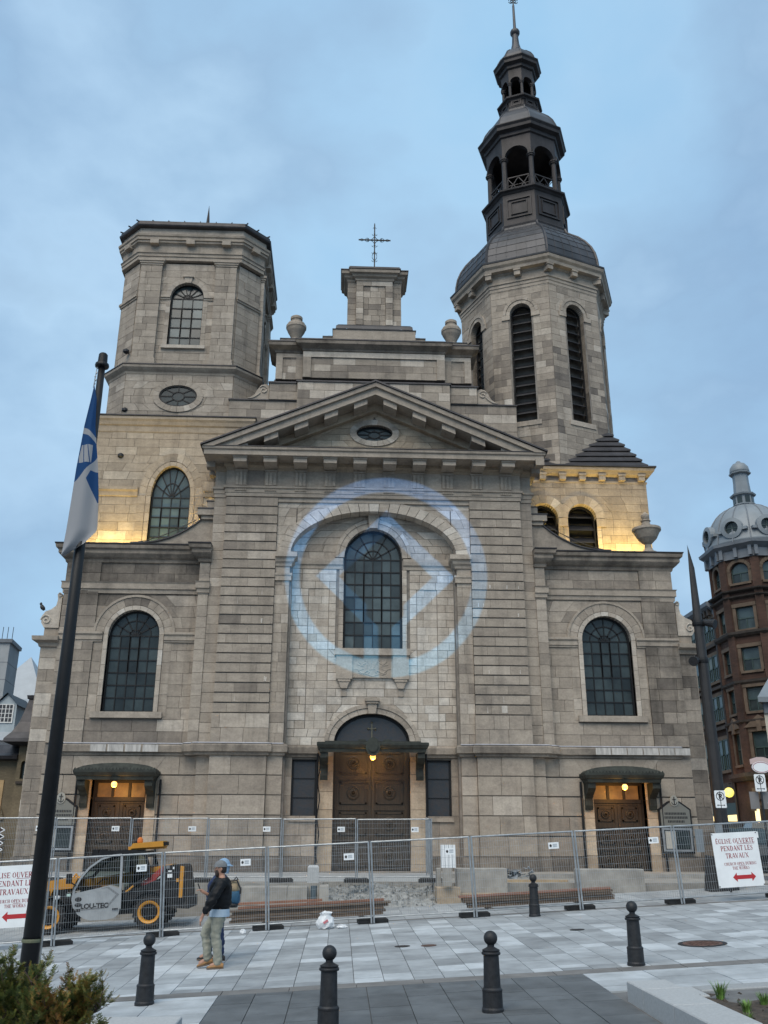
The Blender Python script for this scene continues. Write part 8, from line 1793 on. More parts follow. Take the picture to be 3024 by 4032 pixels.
tb = MB(); tb.add([(10.55 + a, 27.0 + b, c) for a, b, c in ((-0.3, -0.25, -0.2), (0.35, -0.25, -0.2), (0.35, 0.25, -0.2), (-0.3, 0.25, -0.2), (-0.24, -0.2, 0.72), (0.1, -0.2, 0.8), (0.3, 0.2, 0.7), (-0.2, 0.2, 0.78))], [(0, 1, 5, 4), (1, 2, 6, 5), (2, 3, 7, 6), (3, 0, 4, 7), (4, 5, 6, 7)]); tb.lathe(10.95, 27.0, [(0.2, -0.2), (0.24, 0.5), (0.2, 0.75), (0.05, 0.85)], 8)
tag(tb.build('black_tarpaulin', 'rubber', None, off=(10.6, 27, -0.2)), 'black covered bundle standing just above the right church sign', 'tarpaulin')
# ================================================================== TELEHANDLER
M['loader_yellow'] = mat('loader_yellow', (0.52, 0.235, 0.022), 0.45, noise=0.12, nscale=3)
M['loader_grey'] = mat('loader_grey', (0.30, 0.32, 0.335), 0.45, noise=0.14, nscale=3)
M['loader_grey_dark'] = mat('loader_grey_dark', (0.17, 0.18, 0.19), 0.5)
M['loader_black'] = mat('loader_black', (0.009, 0.0095, 0.011), 0.5, noise=0.3, nscale=5, spec=0.3)
cg = bpy.data.materials.new('cab_glass'); cg.use_nodes = True; _b = cg.node_tree.nodes['Principled BSDF']; _b.inputs['Base Color'].default_value = (0.07, 0.105, 0.095, 1); _b.inputs['Transmission Weight'].default_value = 1; _b.inputs['Roughness'].default_value = 0.02; _b.inputs['IOR'].default_value = 1.02; M['cab_glass'] = cg  # dark tint stands in for the shaded cab interior
tx_, ty_ = -5.90, 25.9
tl = thing('telehandler', (tx_, ty_, gz(tx_, ty_)), 'yellow and black telescopic loader with a grey door lettered LOU-TEC', 'loader', local=True)
tl.rotation_euler = (0, -math.atan(0.05), 0); tl.scale = (0.96, 1, 0.9)
LFm = lambda y: Fr(0, y)   # local plane, u = x, v = z, facing -y
def lb_(mb, name, m, p=None): return mb.build(name, m, p or tl, off=(0, 0, 0))
NY = -0.86
# wheels
for wx in (-1.28, 1.28):
    for s in (-1, 1):
        yo = 0.72 * s; m_ = MB(); cyl = []
        pr = [(0.30, -0.17), (0.37, -0.17), (0.41, -0.12), (0.42, 0), (0.41, 0.12), (0.37, 0.17), (0.30, 0.17)]; n = 30; vs = []
        for r, d in pr: vs += [(wx + r * math.cos(2 * PI * k / n), yo + d, 0.42 + r * math.sin(2 * PI * k / n)) for k in range(n)]
        m_.add(vs, [(j * n + k, j * n + (k + 1) % n, (j + 1) * n + (k + 1) % n, (j + 1) * n + k) for j in range(len(pr) - 1) for k in range(n)]); w = lb_(m_, 'wheel', 'rubber')
        tr_ = MB()
        for k in range(20):
            a = 2 * PI * k / 20; 
            for q in (-1, 1): b0_ = Vector((wx + 0.415 * math.cos(a + 0.08 * q), yo + 0.09 * q, 0.42 + 0.415 * math.sin(a + 0.08 * q))); tr_.bar(tuple(b0_ + Vector((0, -0.075, 0))), tuple(b0_ + Vector((0.03 * math.sin(a), 0.075, -0.03 * math.cos(a)))), 0.05, 0.05)
        lb_(tr_, 'tread', 'rubber', w)
        yy = yo - 0.175 * 1 if s < 0 else yo + 0.175
        m_ = MB(); prr = [(0.295, 0.0), (0.285, 0.02), (0.235, 0.0), (0.20, -0.09), (0.15, -0.10)]; n = 24; vs = []
        for r, d in prr: vs += [(wx + r * math.cos(2 * PI * k / n), yy - d * (1 if s < 0 else -1) * 1.0, 0.42 + r * math.sin(2 * PI * k / n)) for k in range(n)]
        m_.add(vs, [(j * n + k, j * n + (k + 1) % n, (j + 1) * n + (k + 1) % n, (j + 1) * n + k) for j in range(4) for k in range(n)]); lb_(m_, 'rim', 'loader_yellow', w)
        m_ = MB(); vs = [(wx + 0.18 * math.cos(2 * PI * k / n), yy + 0.06 * (1 if s < 0 else -1), 0.42 + 0.18 * math.sin(2 * PI * k / n)) for k in range(n)]; m_.add(vs, [tuple(range(n))]); m_.tube([(wx, yo - 0.1, 0.42), (wx, yo + 0.1, 0.42)], 0.32, 20); 
        for k in range(8): m_.box(wx + 0.13 * math.cos(k * PI / 4) - 0.02, wx + 0.13 * math.cos(k * PI / 4) + 0.02, yy + 0.03 * (1 if s < 0 else -1) - 0.03, yy + 0.03 * (1 if s < 0 else -1) + 0.03, 0.42 + 0.13 * math.sin(k * PI / 4) - 0.02, 0.42 + 0.13 * math.sin(k * PI / 4) + 0.02)
        lb_(m_, 'hub', 'loader_black', w)
ch_ = MB(); ch_.prism(LFm(0), [(-1.7, 0.45), (-1.4, 0.36), (1.75, 0.40), (1.75, 0.95), (0.6, 1.0), (-1.5, 0.85)], -0.62, 0.55, back=True); lb_(ch_, 'chassis', 'loader_black')
for wx in (-1.28, 1.28):
    m_ = MB(); a = arc(wx, 0.42, 0.52, 0.52, 15, 165, 12)
    for s in (-1, 1):
        for p, q in zip(a, a[1:]): m_.add([(p[0], s * 0.5, p[1]), (q[0], s * 0.5, q[1]), (q[0], s * 0.92, q[1]), (p[0], s * 0.92, p[1]), (p[0], s * 0.5, p[1] + 0.03), (q[0], s * 0.5, q[1] + 0.03), (q[0], s * 0.92, q[1] + 0.03), (p[0], s * 0.92, p[1] + 0.03)], [(3, 2, 1, 0), (4, 5, 6, 7), (0, 1, 5, 4), (2, 3, 7, 6)])
    lb_(m_, 'mudguard', 'loader_black')
# engine housing at the rear
m_ = MB(); m_.prism(LFm(0), [(0.62, 0.75), (2.1, 0.62), (2.2, 0.7), (2.2, 0.9), (2.1, 1.55), (2.02, 1.62), (1.62, 1.60), (1.58, 1.30), (0.95, 1.05), (0.62, 1.1)], -0.8, 0.85, back=True); eh = lb_(m_, 'engine_housing', 'loader_black')
m_ = MB(); m_.prism(LFm(0), [(2.03, 0.75), (2.12, 0.75), (2.15, 1.55), (2.06, 1.58)], 0.78, 0.87, back=True); lb_(m_, 'corner_panel', 'loader_yellow', eh)
m_ = MB(); m_.prism(LFm(0), [(1.75, 0.5), (2.27, 0.45), (2.27, 0.75), (1.75, 0.8)], -0.8, 0.82, back=True); lb_(m_, 'counterweight', 'rubber')
for (u, v, w_, h_, mm) in ((1.72, 1.28, 0.13, 0.1, 'sign_white'), (1.74, 1.43, 0.09, 0.04, 'sign_white'), (1.95, 1.16, 0.07, 0.09, 'loader_yellow'), (1.86, 1.5, 0.04, 0.06, 'sign_white'), (1.68, 1.52, 0.09, 0.09, 'loader_grey_dark')): m_ = MB(); m_.rect(LFm(-0.851), u, u + w_, v, v + h_, 0, 0.006); lb_(m_, 'sticker', mm, eh)
for k in range(5): m_ = MB(); m_.rect(LFm(-0.851), 0.75, 1.5, 0.80 + 0.055 * k, 0.82 + 0.055 * k, 0, 0.012); lb_(m_, 'cooling_slot', 'rubber', eh)
m_ = MB(); m_.rect(LFm(-0.5), 1.08, 1.60, 1.12, 1.25, 0, 0.25, back=True); m_.prism(LFm(-0.5), [(1.0, 1.15), (1.12, 1.0), (1.62, 1.48), (1.55, 1.58)], 0, 0.2, back=True); lb_(m_, 'lift_arm', mat('loader_red', (0.30, 0.035, 0.03), 0.5))
m_ = MB(); m_.tube([(0.66, -0.85, 0.98), (0.72, -0.9, 1.0), (0.86, -0.9, 1.12)], 0.025, 6); lb_(m_, 'lever', 'loader_yellow')
# boom behind the cab
m_ = MB(); m_.prism(LFm(0), [(-1.5, 1.04), (-1.1, 1.0), (1.7, 1.36), (1.7, 1.56), (1.5, 1.58), (-1.4, 1.24)], -0.65, -0.3, back=True); lb_(m_, 'boom', 'loader_yellow')
m_ = MB(); m_.prism(LFm(0), [(1.15, 1.42), (1.75, 1.52), (1.75, 1.64), (1.15, 1.56)], -0.3, 0.3, back=True); lb_(m_, 'boom_mount', 'loader_yellow')
m_ = MB(); m_.prism(LFm(0), [(-1.85, 0.78), (-1.5, 0.72), (-1.35, 1.1), (-0.85, 1.12), (-0.72, 1.38), (-0.85, 1.42), (-1.5, 1.34), (-1.85, 1.24)], -0.5, 0.4, back=True); hd = lb_(m_, 'boom_head', 'loader_yellow')
m_ = MB(); m_.rect(LFm(-0.41), -1.62, -1.42, 0.92, 1.08, 0, 0.02); m_.rect(LFm(-0.41), -1.25, -0.95, 0.95, 1.1, 0, 0.02); lb_(m_, 'head_recess', 'loader_black', hd)
m_ = MB(); m_.tube([(-0.85, -0.3, 1.42), (-0.8, -0.3, 1.5), (-0.75, -0.3, 1.42)], 0.03, 6); lb_(m_, 'lifting_eye', 'loader_yellow', hd)
m_ = MB(); m_.prism(LFm(0), [(-1.9, 0.3), (-1.0, 0.55), (-0.8, 0.95), (-1.0, 1.0), (-1.75, 0.8)], -0.3, 0.5, back=True); lb_(m_, 'front_frame', 'loader_black')
m_ = MB(); m_.rect(LFm(-0.87), -0.86, -0.72, 0.88, 1.02, 0, 0.03); lh = lb_(m_, 'marker_plate', 'ink'); m_ = MB(); m_.rect(LFm(-0.9), -0.84, -0.74, 0.93, 1.0, 0, 0.01); lb_(m_, 'marker_face', mat('marker_green', (0.45, 0.6, 0.55), 0.5), lh)
m_ = MB(); m_.lathe(-1.1, -0.86, [(0.02, 0.86), (0.09, 0.88), (0.09, 0.95), (0.02, 0.97)], 12); lb_(m_, 'headlight', 'sign_white')
# cab
hoop = [(-0.64, 0.62), (-0.70, 0.85), (-0.66, 1.10), (-0.52, 1.38), (-0.3, 1.65), (0.0, 1.86), (0.3, 1.94), (0.52, 1.95)]
m_ = MB()
for p, q in zip(hoop, hoop[1:]): m_.bar((p[0], NY, p[1]), (q[0], NY, q[1]), 0.05, 0.05, up=(0, 1, 0))
m_.bar((0.52, NY, 1.95), (0.52, NY, 0.55), 0.06, 0.045, up=(0, 1, 0)); lb_(m_, 'door_frame', 'loader_grey')
dr_ = MB(); low_ = [(-0.66, 1.0), (-0.70, 0.85), (-0.66, 0.65), (-0.55, 0.46), (-0.38, 0.34), (-0.2, 0.29), (0.2, 0.29), (0.4, 0.33), (0.5, 0.42), (0.52, 0.55), (0.52, 1.06), (0.24, 1.16)]
dr_.prism(LFm(NY + 0.04), low_, 0, 0.06, back=True); dpn = lb_(dr_, 'door_panel', 'loader_grey')
m_ = MB(); pl_ = [(0.0, 1.085), (0.18, 1.1), (0.42, 0.92), (0.18, 0.62), (-0.5, 0.58), (-0.5, 0.55), (0.2, 0.585), (0.5, 0.92), (0.22, 1.13)]
tr = tessellate_polygon([[Vector((p[0], p[1], 0)) for p in pl_]]); m_.add([(u, NY - 0.024, v) for u, v in pl_], [tuple(q) for q in tr]); lb_(m_, 'door_crease', 'loader_grey_dark', dpn)
tmesh('LOU-TEC', 0.17, Fr(0, NY - 0.026), -0.12, 0.60, 0, 'ink', tl, bold=0.008)
m_ = MB()
for a, b_, c, d_ in ((-0.62, 0.80, 0.09, 0.06), (-0.62, 0.66, 0.09, 0.055)): m_.prism(Fr(0, NY - 0.022), arc(a + 0.08, b_ + 0.04, c, d_, 0, 360, 16)[:-1], 0, 0.003)
m_.rect(Fr(0, NY - 0.022), -0.6, -0.48, 0.52, 0.60, 0, 0.003); lb_(m_, 'door_emblem', 'ink', dpn)
m_ = MB(); m_.rect(Fr(0, NY - 0.025), 0.34, 0.48, 0.53, 0.57, 0, 0.02); lb_(m_, 'door_handle', 'ink', dpn)
cabp = hoop + [(1.02, 1.93), (1.14, 1.86), (1.22, 1.6), (1.24, 1.35), (1.05, 1.15), (0.9, 0.95), (0.52, 0.9)]
m_ = MB(); edge = [(-0.66, 1.10), (-0.52, 1.38), (-0.3, 1.65), (0.0, 1.86), (0.3, 1.96), (1.02, 1.95), (1.14, 1.88), (1.22, 1.6), (1.24, 1.35)]
for s in (-0.82, 0.35):
    for p, q in zip(edge, edge[1:]): m_.bar((p[0], s, p[1]), (q[0], s, q[1]), 0.07, 0.07, up=(0, 1, 0))
    m_.bar((0.52, s, 1.95), (0.52, s, 0.9), 0.06); m_.bar((1.24, s, 1.37), (0.56, s, 0.95), 0.07)
for p in edge: m_.bar((p[0], -0.82, p[1]), (p[0], 0.35, p[1]), 0.06)
lb_(m_, 'cab_frame', 'loader_black')
m_ = MB(); m_.box(-0.28, 1.12, -0.84, 0.36, 1.96, 2.03); m_.prism(LFm(0), [(-0.1, 2.0), (0.9, 2.03), (0.9, 2.06), (-0.1, 2.08)], -0.3, 0.8, back=True); lb_(m_, 'cab_roof', 'loader_black')
gp_ = [p for p in hoop[2:]] + [(0.5, 1.1), (0.24, 1.18)]
m_ = MB(); m_.add([(u, NY + 0.045, v) for u, v in gp_], [tuple(range(len(gp_)))]); lb_(m_, 'door_glass', 'cab_glass')
g2 = [(0.56, 1.93), (1.0, 1.93), (1.12, 1.84), (1.2, 1.58), (1.21, 1.36), (0.58, 1.0)]; m_ = MB(); m_.add([(u, NY + 0.05, v) for u, v in g2[::-1]], [tuple(range(6))]); lb_(m_, 'side_glass', 'cab_glass')
m_ = MB(); m_.prism(LFm(0), [(0.35, 0.8), (0.75, 0.8), (0.9, 1.0), (0.88, 1.5), (0.78, 1.52), (0.72, 1.05), (0.35, 0.98)], -0.1, 0.5, back=True); lb_(m_, 'seat', 'loader_black')
m_ = MB(); m_.prism(LFm(0), [(-0.6, 0.6), (0.1, 0.6), (0.0, 1.0), (-0.3, 1.15), (-0.55, 1.1)], -0.2, 0.7, back=True); m_.tube([(-0.25, -0.2, 1.2), (-0.1, -0.2, 1.32), (0.0, -0.2, 1.3)], 0.02, 6); lb_(m_, 'dashboard', 'loader_black')
m_ = MB(); m_.box(0.55, 1.5, -0.3, 0.15, 2.06, 2.16); m_.prism(LFm(0), [(0.62, 2.1), (1.52, 2.12), (1.5, 2.27), (0.7, 2.24)], -0.2, 0.45, back=True); lb_(m_, 'roof_box', 'loader_yellow')
m_ = MB(); m_.lathe(0.86, -0.3, [(0.07, 2.24), (0.08, 2.28), (0.07, 2.36), (0.03, 2.4)], 12); lb_(m_, 'beacon', mat('beacon_orange', (0.6, 0.16, 0.02), 0.3), None)
m_ = MB(); m_.box(1.5, 1.62, -0.4, -0.2, 2.14, 2.24); m_.box(-0.35, -0.2, -0.5, -0.3, 2.0, 2.12); m_.box(-0.15, 0.0, -0.5, -0.3, 2.02, 2.12); lb_(m_, 'work_lights', 'loader_black')
m_ = MB(); m_.bar((-0.62, -0.9, 1.2), (-0.74, -1.0, 1.3), 0.03); m_.box(-0.84, -0.70, -1.04, -1.0, 1.26, 1.52); lb_(m_, 'mirror', 'loader_black')
# ================================================================== PEOPLE
def skin(name, verts, edges, radii, m, parent, sub_=2, root=0, fold=0.0):
    me = bpy.data.meshes.new(name); me.from_pydata(verts, edges, []); o = bpy.data.objects.new(name, me); COL.objects.link(o)
    md = o.modifiers.new('s', 'SKIN'); md.use_smooth_shade = True
    if not me.skin_vertices: me.skin_vertices.new()
    for i, sv in enumerate(me.skin_vertices[0].data): r = radii[i]; sv.radius = r if isinstance(r, tuple) else (r, r); sv.use_root = (i == root)
    ss = o.modifiers.new('b', 'SUBSURF'); ss.levels = sub_; ss.render_levels = sub_
    bpy.context.view_layer.update(); nm = bpy.data.meshes.new_from_object(o.evaluated_get(bpy.context.evaluated_depsgraph_get())); bpy.data.objects.remove(o)
    if fold:
        from mathutils import noise as mn
        for vv in nm.vertices:
            c = vv.co; k = mn.noise(Vector((c.x * 9, c.y * 9 + 3, c.z * 16))) + 0.6 * mn.noise(Vector((c.x * 22, c.y * 22, c.z * 30))); vv.co = c + vv.normal * fold * k
    nm.polygons.foreach_set('use_smooth', [True] * len(nm.polygons)); nm.materials.clear(); nm.materials.append(M[m] if isinstance(m, str) else m)
    at = nm.attributes.new('tint', 'FLOAT', 'POINT'); ob = bpy.data.objects.new(name, nm); COL.objects.link(ob); ob.parent = parent; return ob
M['skin_tone'] = mat('skin_tone', (0.36, 0.20, 0.14), 0.55)
M['beard'] = mat('beard', (0.025, 0.017, 0.014), 0.8, noise=0.3, nscale=40)
M['jacket'] = mat('jacket', (0.007, 0.008, 0.010), 0.55, spec=0.2, noise=0.35, nscale=9, bump=0.5, bscale=14)
M['trousers'] = mat('trousers', (0.25, 0.25, 0.205), 0.85, noise=0.16, nscale=7, bump=0.6, bscale=12, stretch=(1, 1, 0.5))
M['tan_suede'] = mat('tan_suede', (0.32, 0.175, 0.075), 0.85, noise=0.2, nscale=14)
M['sole'] = mat('sole', (0.12, 0.09, 0.07), 0.8)
M['cap_grey'] = mat('cap_grey', (0.15, 0.16, 0.17), 0.9, noise=0.15, nscale=20)
M['cap_blue'] = mat('cap_blue', (0.20, 0.31, 0.44), 0.8, noise=0.1, nscale=20)
M['shirt'] = mat('shirt', (0.36, 0.45, 0.54), 0.85)
M['navy'] = mat('navy', (0.018, 0.032, 0.085), 0.85, noise=0.25, nscale=8)
M['pack_blue'] = mat('pack_blue', (0.02, 0.085, 0.16), 0.75, noise=0.2, nscale=8)
M['pack_tan'] = mat('pack_tan', (0.36, 0.28, 0.18), 0.8, noise=0.15, nscale=8)
def hand_chain(wx, wy, wz, dx, dz, curl, base):
    """palm with four fingers and a thumb, as skin chains"""
    v, e, r = [], [], []
    p = Vector((wx, wy, wz)); d = Vector((dx, 0, dz)).normalized(); s = Vector((0, 1, 0)); n_ = d.cross(s)
    v.append(tuple(p)); r.append((0.024, 0.03)); pc = p + d * 0.075; v.append(tuple(pc)); r.append((0.016, 0.036)); e.append((base, base + 1)); k = 2
    for i, l in enumerate((0.062, 0.072, 0.068, 0.054)):
        b = pc + s * (0.03 - 0.02 * i) + d * 0.012; m1 = b + (d * math.cos(curl * .5) + n_ * math.sin(curl * .5)) * l * 0.5; m2 = m1 + (d * math.cos(curl) + n_ * math.sin(curl)) * l * 0.55
        for q, rr in ((b, 0.0095), (m1, 0.009), (m2, 0.0075)): v.append(tuple(q)); r.append((rr, rr))
        e += [(base + 1, base + k), (base + k, base + k + 1), (base + k + 1, base + k + 2)]; k += 3
    t0 = p + d * 0.03 + s * 0.034; t1 = t0 + (d * 0.8 + s * 0.5 + n_ * 0.2).normalized() * 0.035; t2 = t1 + (d + n_ * 0.4).normalized() * 0.03
    for q, rr in ((t0, 0.012), (t1, 0.0105), (t2, 0.0085)): v.append(tuple(q)); r.append((rr, rr))
    e += [(base, base + k), (base + k, base + k + 1), (base + k + 1, base + k + 2)]; return v, e, r
def figure(root, legA, legB, armA, armB, lean=0.0, h=1.74):
    """body facing -x; each leg = hip,knee,ankle,toe (x,z); arm = shoulder,elbow,wrist (x,y,z) + hand direction"""
    v = [(0.09, 0, 0.94), (0.10, 0, 1.12), (0.11, 0, 1.30), (0.115, 0, 1.42), (0.105, 0, 1.50), (0.085, 0, 1.56), (0.075, 0, 1.64), (0.08, 0, 1.70)]
    r = [(0.09, 0.12), (0.09, 0.12), (0.09, 0.13), (0.06, 0.10), (0.055, 0.055), (0.075, 0.068), (0.095, 0.076), (0.07, 0.06)]
    e = [(i, i + 1) for i in range(7)]
    for y, L in ((-0.095, legA), (0.095, legB)):
        b = len(v); v += [(L[0][0], y, L[0][1]), (L[1][0], y, L[1][1]), (L[2][0], y, L[2][1]), (L[3][0], y, L[3][1])]; r += [(0.09, 0.09), (0.06, 0.06), (0.042, 0.042), (0.035, 0.045)]; e += [(0, b), (b, b + 1), (b + 1, b + 2), (b + 2, b + 3)]
    for A in (armA, armB):
        b = len(v); v += [A[0], A[1], A[2]]; r += [(0.04, 0.04), (0.038, 0.038), (0.028, 0.03)]; e += [(3, b), (b, b + 1), (b + 1, b + 2)]
        hv, he, hr = hand_chain(*A[3], len(v)); 
        e.append((b + 2, len(v))); v += hv; e += he; r += hr
    return skin('body', v, e, r, 'skin_tone', root, 2)
mx2, my2 = -2.20, 17.86
man = thing('person', (mx2, my2, gz(mx2, my2)), 'man in a grey cap, black bomber jacket and khaki trousers holding a phone', 'person', local=True)
lA = [(0.10, 0.92), (0.06, 0.52), (0.13, 0.10), (-0.02, 0.04)]; lB = [(0.06, 0.92), (-0.15, 0.56), (-0.08, 0.14), (-0.23, 0.055)]
aA = [(0.13, -0.22, 1.41), (0.0, -0.33, 1.12), (-0.14, -0.30, 0.90), (-0.165, -0.30, 0.855, -0.3, -1.0, 0.5)]
aB = [(0.10, 0.20, 1.40), (0.02, 0.27, 1.12), (-0.17, 0.12, 1.20), (-0.21, 0.10, 1.225, -0.9, 0.5, 1.1)]
figure(man, lA, lB, aA, aB)
# trousers, jacket, shirt hem
def trous(root, lA, lB, m, wide=1.0):
    v = [(0.095, 0, 0.98), (0.09, 0, 0.90)]; r = [(0.155, 0.185), (0.15, 0.18)]; e = [(0, 1)]
    for y, L in ((-0.1, lA), (0.1, lB)):
        b = len(v); H, Kn, A = L[0], L[1], L[2]; th = ((H[0] + Kn[0]) / 2, (H[1] + Kn[1]) / 2); sh = ((Kn[0] + A[0]) / 2, (Kn[1] + A[1]) / 2)
        v += [(H[0], y, H[1] - 0.10), (th[0], y, th[1]), (Kn[0], y, Kn[1]), (sh[0] + 0.02, y, sh[1]), (A[0], y, A[1] - 0.055)]; r += [tuple(w * wide for w in q) for q in ((0.125, 0.11), (0.112, 0.10), (0.092, 0.085), (0.085, 0.08), (0.083, 0.075))]; e += [(1, b), (b, b + 1), (b + 1, b + 2), (b + 2, b + 3), (b + 3, b + 4)]
    return skin('trousers', v, e, r, m, root, 3, fold=0.016)
trous(man, lA, lB, 'trousers')
def jacket(root, aA, aB, m, name='jacket'):
    v = [(0.10, 0, 0.89), (0.09, 0, 1.05), (0.085, 0, 1.22), (0.10, 0, 1.35), (0.115, 0, 1.45), (0.11, 0, 1.49)]; r = [(0.165, 0.19), (0.205, 0.23), (0.205, 0.235), (0.175, 0.22), (0.115, 0.14), (0.08, 0.085)]; e = [(i, i + 1) for i in range(5)]
    for A in (aA, aB):
        b = len(v); S0, E0, W0 = Vector(A[0]), Vector(A[1]), Vector(A[2]); q = [S0, (S0 + E0) / 2, E0, (E0 + W0) / 2, W0]
        v += [tuple(x) for x in q]; r += [(0.108, 0.108), (0.10, 0.10), (0.088, 0.088), (0.078, 0.078), (0.05, 0.05)]; e += [(3, b)] + [(b + i, b + i + 1) for i in range(4)]
    return skin(name, v, e, r, m, root, 3, fold=0.02)
jacket(man, aA, aB, 'jacket')
m_ = MB(); m_.lathe(0, 0, [(1.04, 0.835), (1.05, 0.87), (1.0, 0.96)], 20, cap=False); m_.v = [(0.10 + x * 0.172, y * 0.2, z) for x, y, z in m_.v]; m_.build('shirt_hem', 'shirt', man, off=(0, 0, 0), smooth=True)
def shoe(root, ax, y, az, tilt, m='tan_suede'):
    mb = MB(); sec = [(0.09, 0.035, 0.075), (0.05, 0.042, 0.10), (0.0, 0.045, 0.09), (-0.08, 0.05, 0.06), (-0.15, 0.046, 0.048), (-0.195, 0.022, 0.03)]; n = 10; vs = []
    for x, w, hh in sec:
        for k in range(n):
            a = 2 * PI * k / n; yy = w * math.cos(a); zz = hh * 0.5 * (1 + math.sin(a)); vs.append((x, yy, zz))
    c, s = math.cos(tilt), math.sin(tilt); vs = [(ax + x * c - z * s, y + yy, az + x * s + z * c) for x, yy, z in vs]
    mb.add(vs, [(j * n + k, j * n + (k + 1) % n, (j + 1) * n + (k + 1) % n, (j + 1) * n + k) for j in range(5) for k in range(n)] + [tuple(range(n)), tuple(range(6 * n - 1, 5 * n - 1, -1))]); o = mb.build('shoe', m, root, off=(0, 0, 0), smooth=True)
    sb = MB(); pl = [(0.095, -0.03), (0.0, -0.048), (-0.1, -0.052), (-0.17, -0.045), (-0.205, 0), (-0.17, 0.045), (-0.1, 0.052), (0.0, 0.048), (0.095, 0.03)]
    nn = len(pl); vs = [(x, yy, z) for z in (-0.012, 0.012) for x, yy in pl]; vs = [(ax + x * c - z * s, y + yy, az + x * s + z * c) for x, yy, z in vs]; sb.add(vs, [tuple(range(nn)), tuple(range(nn, 2 * nn))] + [(i, (i + 1) % nn, nn + (i + 1) % nn, nn + i) for i in range(nn)]); sb.build('sole', 'sole', o, off=(0, 0, 0))
shoe(man, 0.14, -0.1, 0.012, 0.0); shoe(man, -0.06, 0.1, 0.055, 0.22)
def cap(root, cx, cz, m, back, hs=1.0, brim=True):
    mb = MB(); n = 18; vs = []; rings_ = []
    for j in range(7):
        a = R_(90 * j / 6); rings_.append([(cx + hs * 0.122 * math.cos(a) * math.cos(2 * PI * k / n), hs * 0.100 * math.cos(a) * math.sin(2 * PI * k / n), cz + hs * 0.118 * math.sin(a)) for k in range(n)])
    for r_ in rings_: vs += r_
    mb.add(vs, [(j * n + k, j * n + (k + 1) % n, (j + 1) * n + (k + 1) % n, (j + 1) * n + k) for j in range(6) for k in range(n)]); o = mb.build('cap', m, root, off=(0, 0, 0), smooth=True)
    if brim:
        b = MB(); s = 1 if back else -1; vs = []
        for t, dz in ((0.0, 0.0), (1.0, -0.035)):
            for k in range(9): a = R_(-65 + 130 * k / 8); rr = 0.112 + 0.075 * t * math.cos(a) ** 0.7; vs.append((cx + s * hs * rr * math.cos(a), hs * (0.095 + 0.01 * t) * math.sin(a), cz + 0.005 + dz))
        b.add(vs, [(k, k + 1, 10 + k, 9 + k) for k in range(8)]); vs2 = [(x, y, z + 0.008) for x, y, z in vs]; b.add(vs2, [(k, 9 + k, 10 + k, k + 1) for k in range(8)]); b.build('brim', m, o, off=(0, 0, 0), smooth=True)
    return o
cap(man, 0.07, 1.655, 'cap_grey', True, 1.0, False)
def head_bits(root, cx, cz, beard=True, hair='beard'):
    m_ = MB(); m_.lathe(0, 0, [(0.3, 0), (0.95, 0.25), (1.0, 0.6), (0.98, 1.0)], 14, cap=False); m_.v = [(cx + 0.035 + x * 0.072, y * 0.082, cz - 0.135 + z * 0.16) for x, y, z in m_.v]; m_.build('hair', hair, root, off=(0, 0, 0), smooth=True)
    if beard:
        m_ = MB(); m_.lathe(0, 0, [(0.1, -0.07), (0.6, -0.055), (1.0, -0.01), (0.95, 0.04), (0.8, 0.06)], 14, cap=False); m_.v = [(cx - 0.048 + x * 0.052, y * 0.062, cz - 0.125 + z) for x, y, z in m_.v]; m_.build('beard', hair, root, off=(0, 0, 0), smooth=True)
    m_ = MB(); m_.add([(cx - 0.092, -0.012, cz - 0.02), (cx - 0.092, 0.012, cz - 0.02), (cx - 0.125, 0, cz - 0.075), (cx - 0.092, -0.018, cz - 0.085), (cx - 0.092, 0.018, cz - 0.085)], [(0, 1, 2), (0, 2, 3), (1, 4, 2), (2, 4, 3)]); m_.build('nose', 'skin_tone', root, off=(0, 0, 0), smooth=True)
    for s in (-1, 1):
        m_ = MB(); m_.lathe(cx + 0.02, s * 0.08, [(0.003, cz - 0.085), (0.016, cz - 0.06), (0.018, cz - 0.035), (0.004, cz - 0.015)], 8); m_.build('ear', 'skin_tone', root, off=(0, 0, 0), smooth=True)
        m_ = MB(); m_.lathe(cx - 0.083, s * 0.03, [(0.002, cz - 0.035), (0.011, cz - 0.027), (0.002, cz - 0.019)], 8); m_.build('eye', 'ink', root, off=(0, 0, 0))
    m_ = MB(); m_.bar((cx - 0.098, -0.022, cz - 0.105), (cx - 0.098, 0.022, cz - 0.105), 0.008); m_.build('mouth', 'sign_maroon', root, off=(0, 0, 0))
head_bits(man, 0.075, 1.665)
ph = MB(); ph.bar((-0.275, 0.13, 1.235), (-0.335, 0.13, 1.37), 0.072, 0.01, up=(1, 0, 0.5)); tag(ph.build('phone', 'ink', None, off=(0, 0, 0)), 'dark phone held up in the hand of the man in the grey cap', 'phone')
po_ = bpy.data.objects['phone']; po_.location = (mx2, my2, gz(mx2, my2))
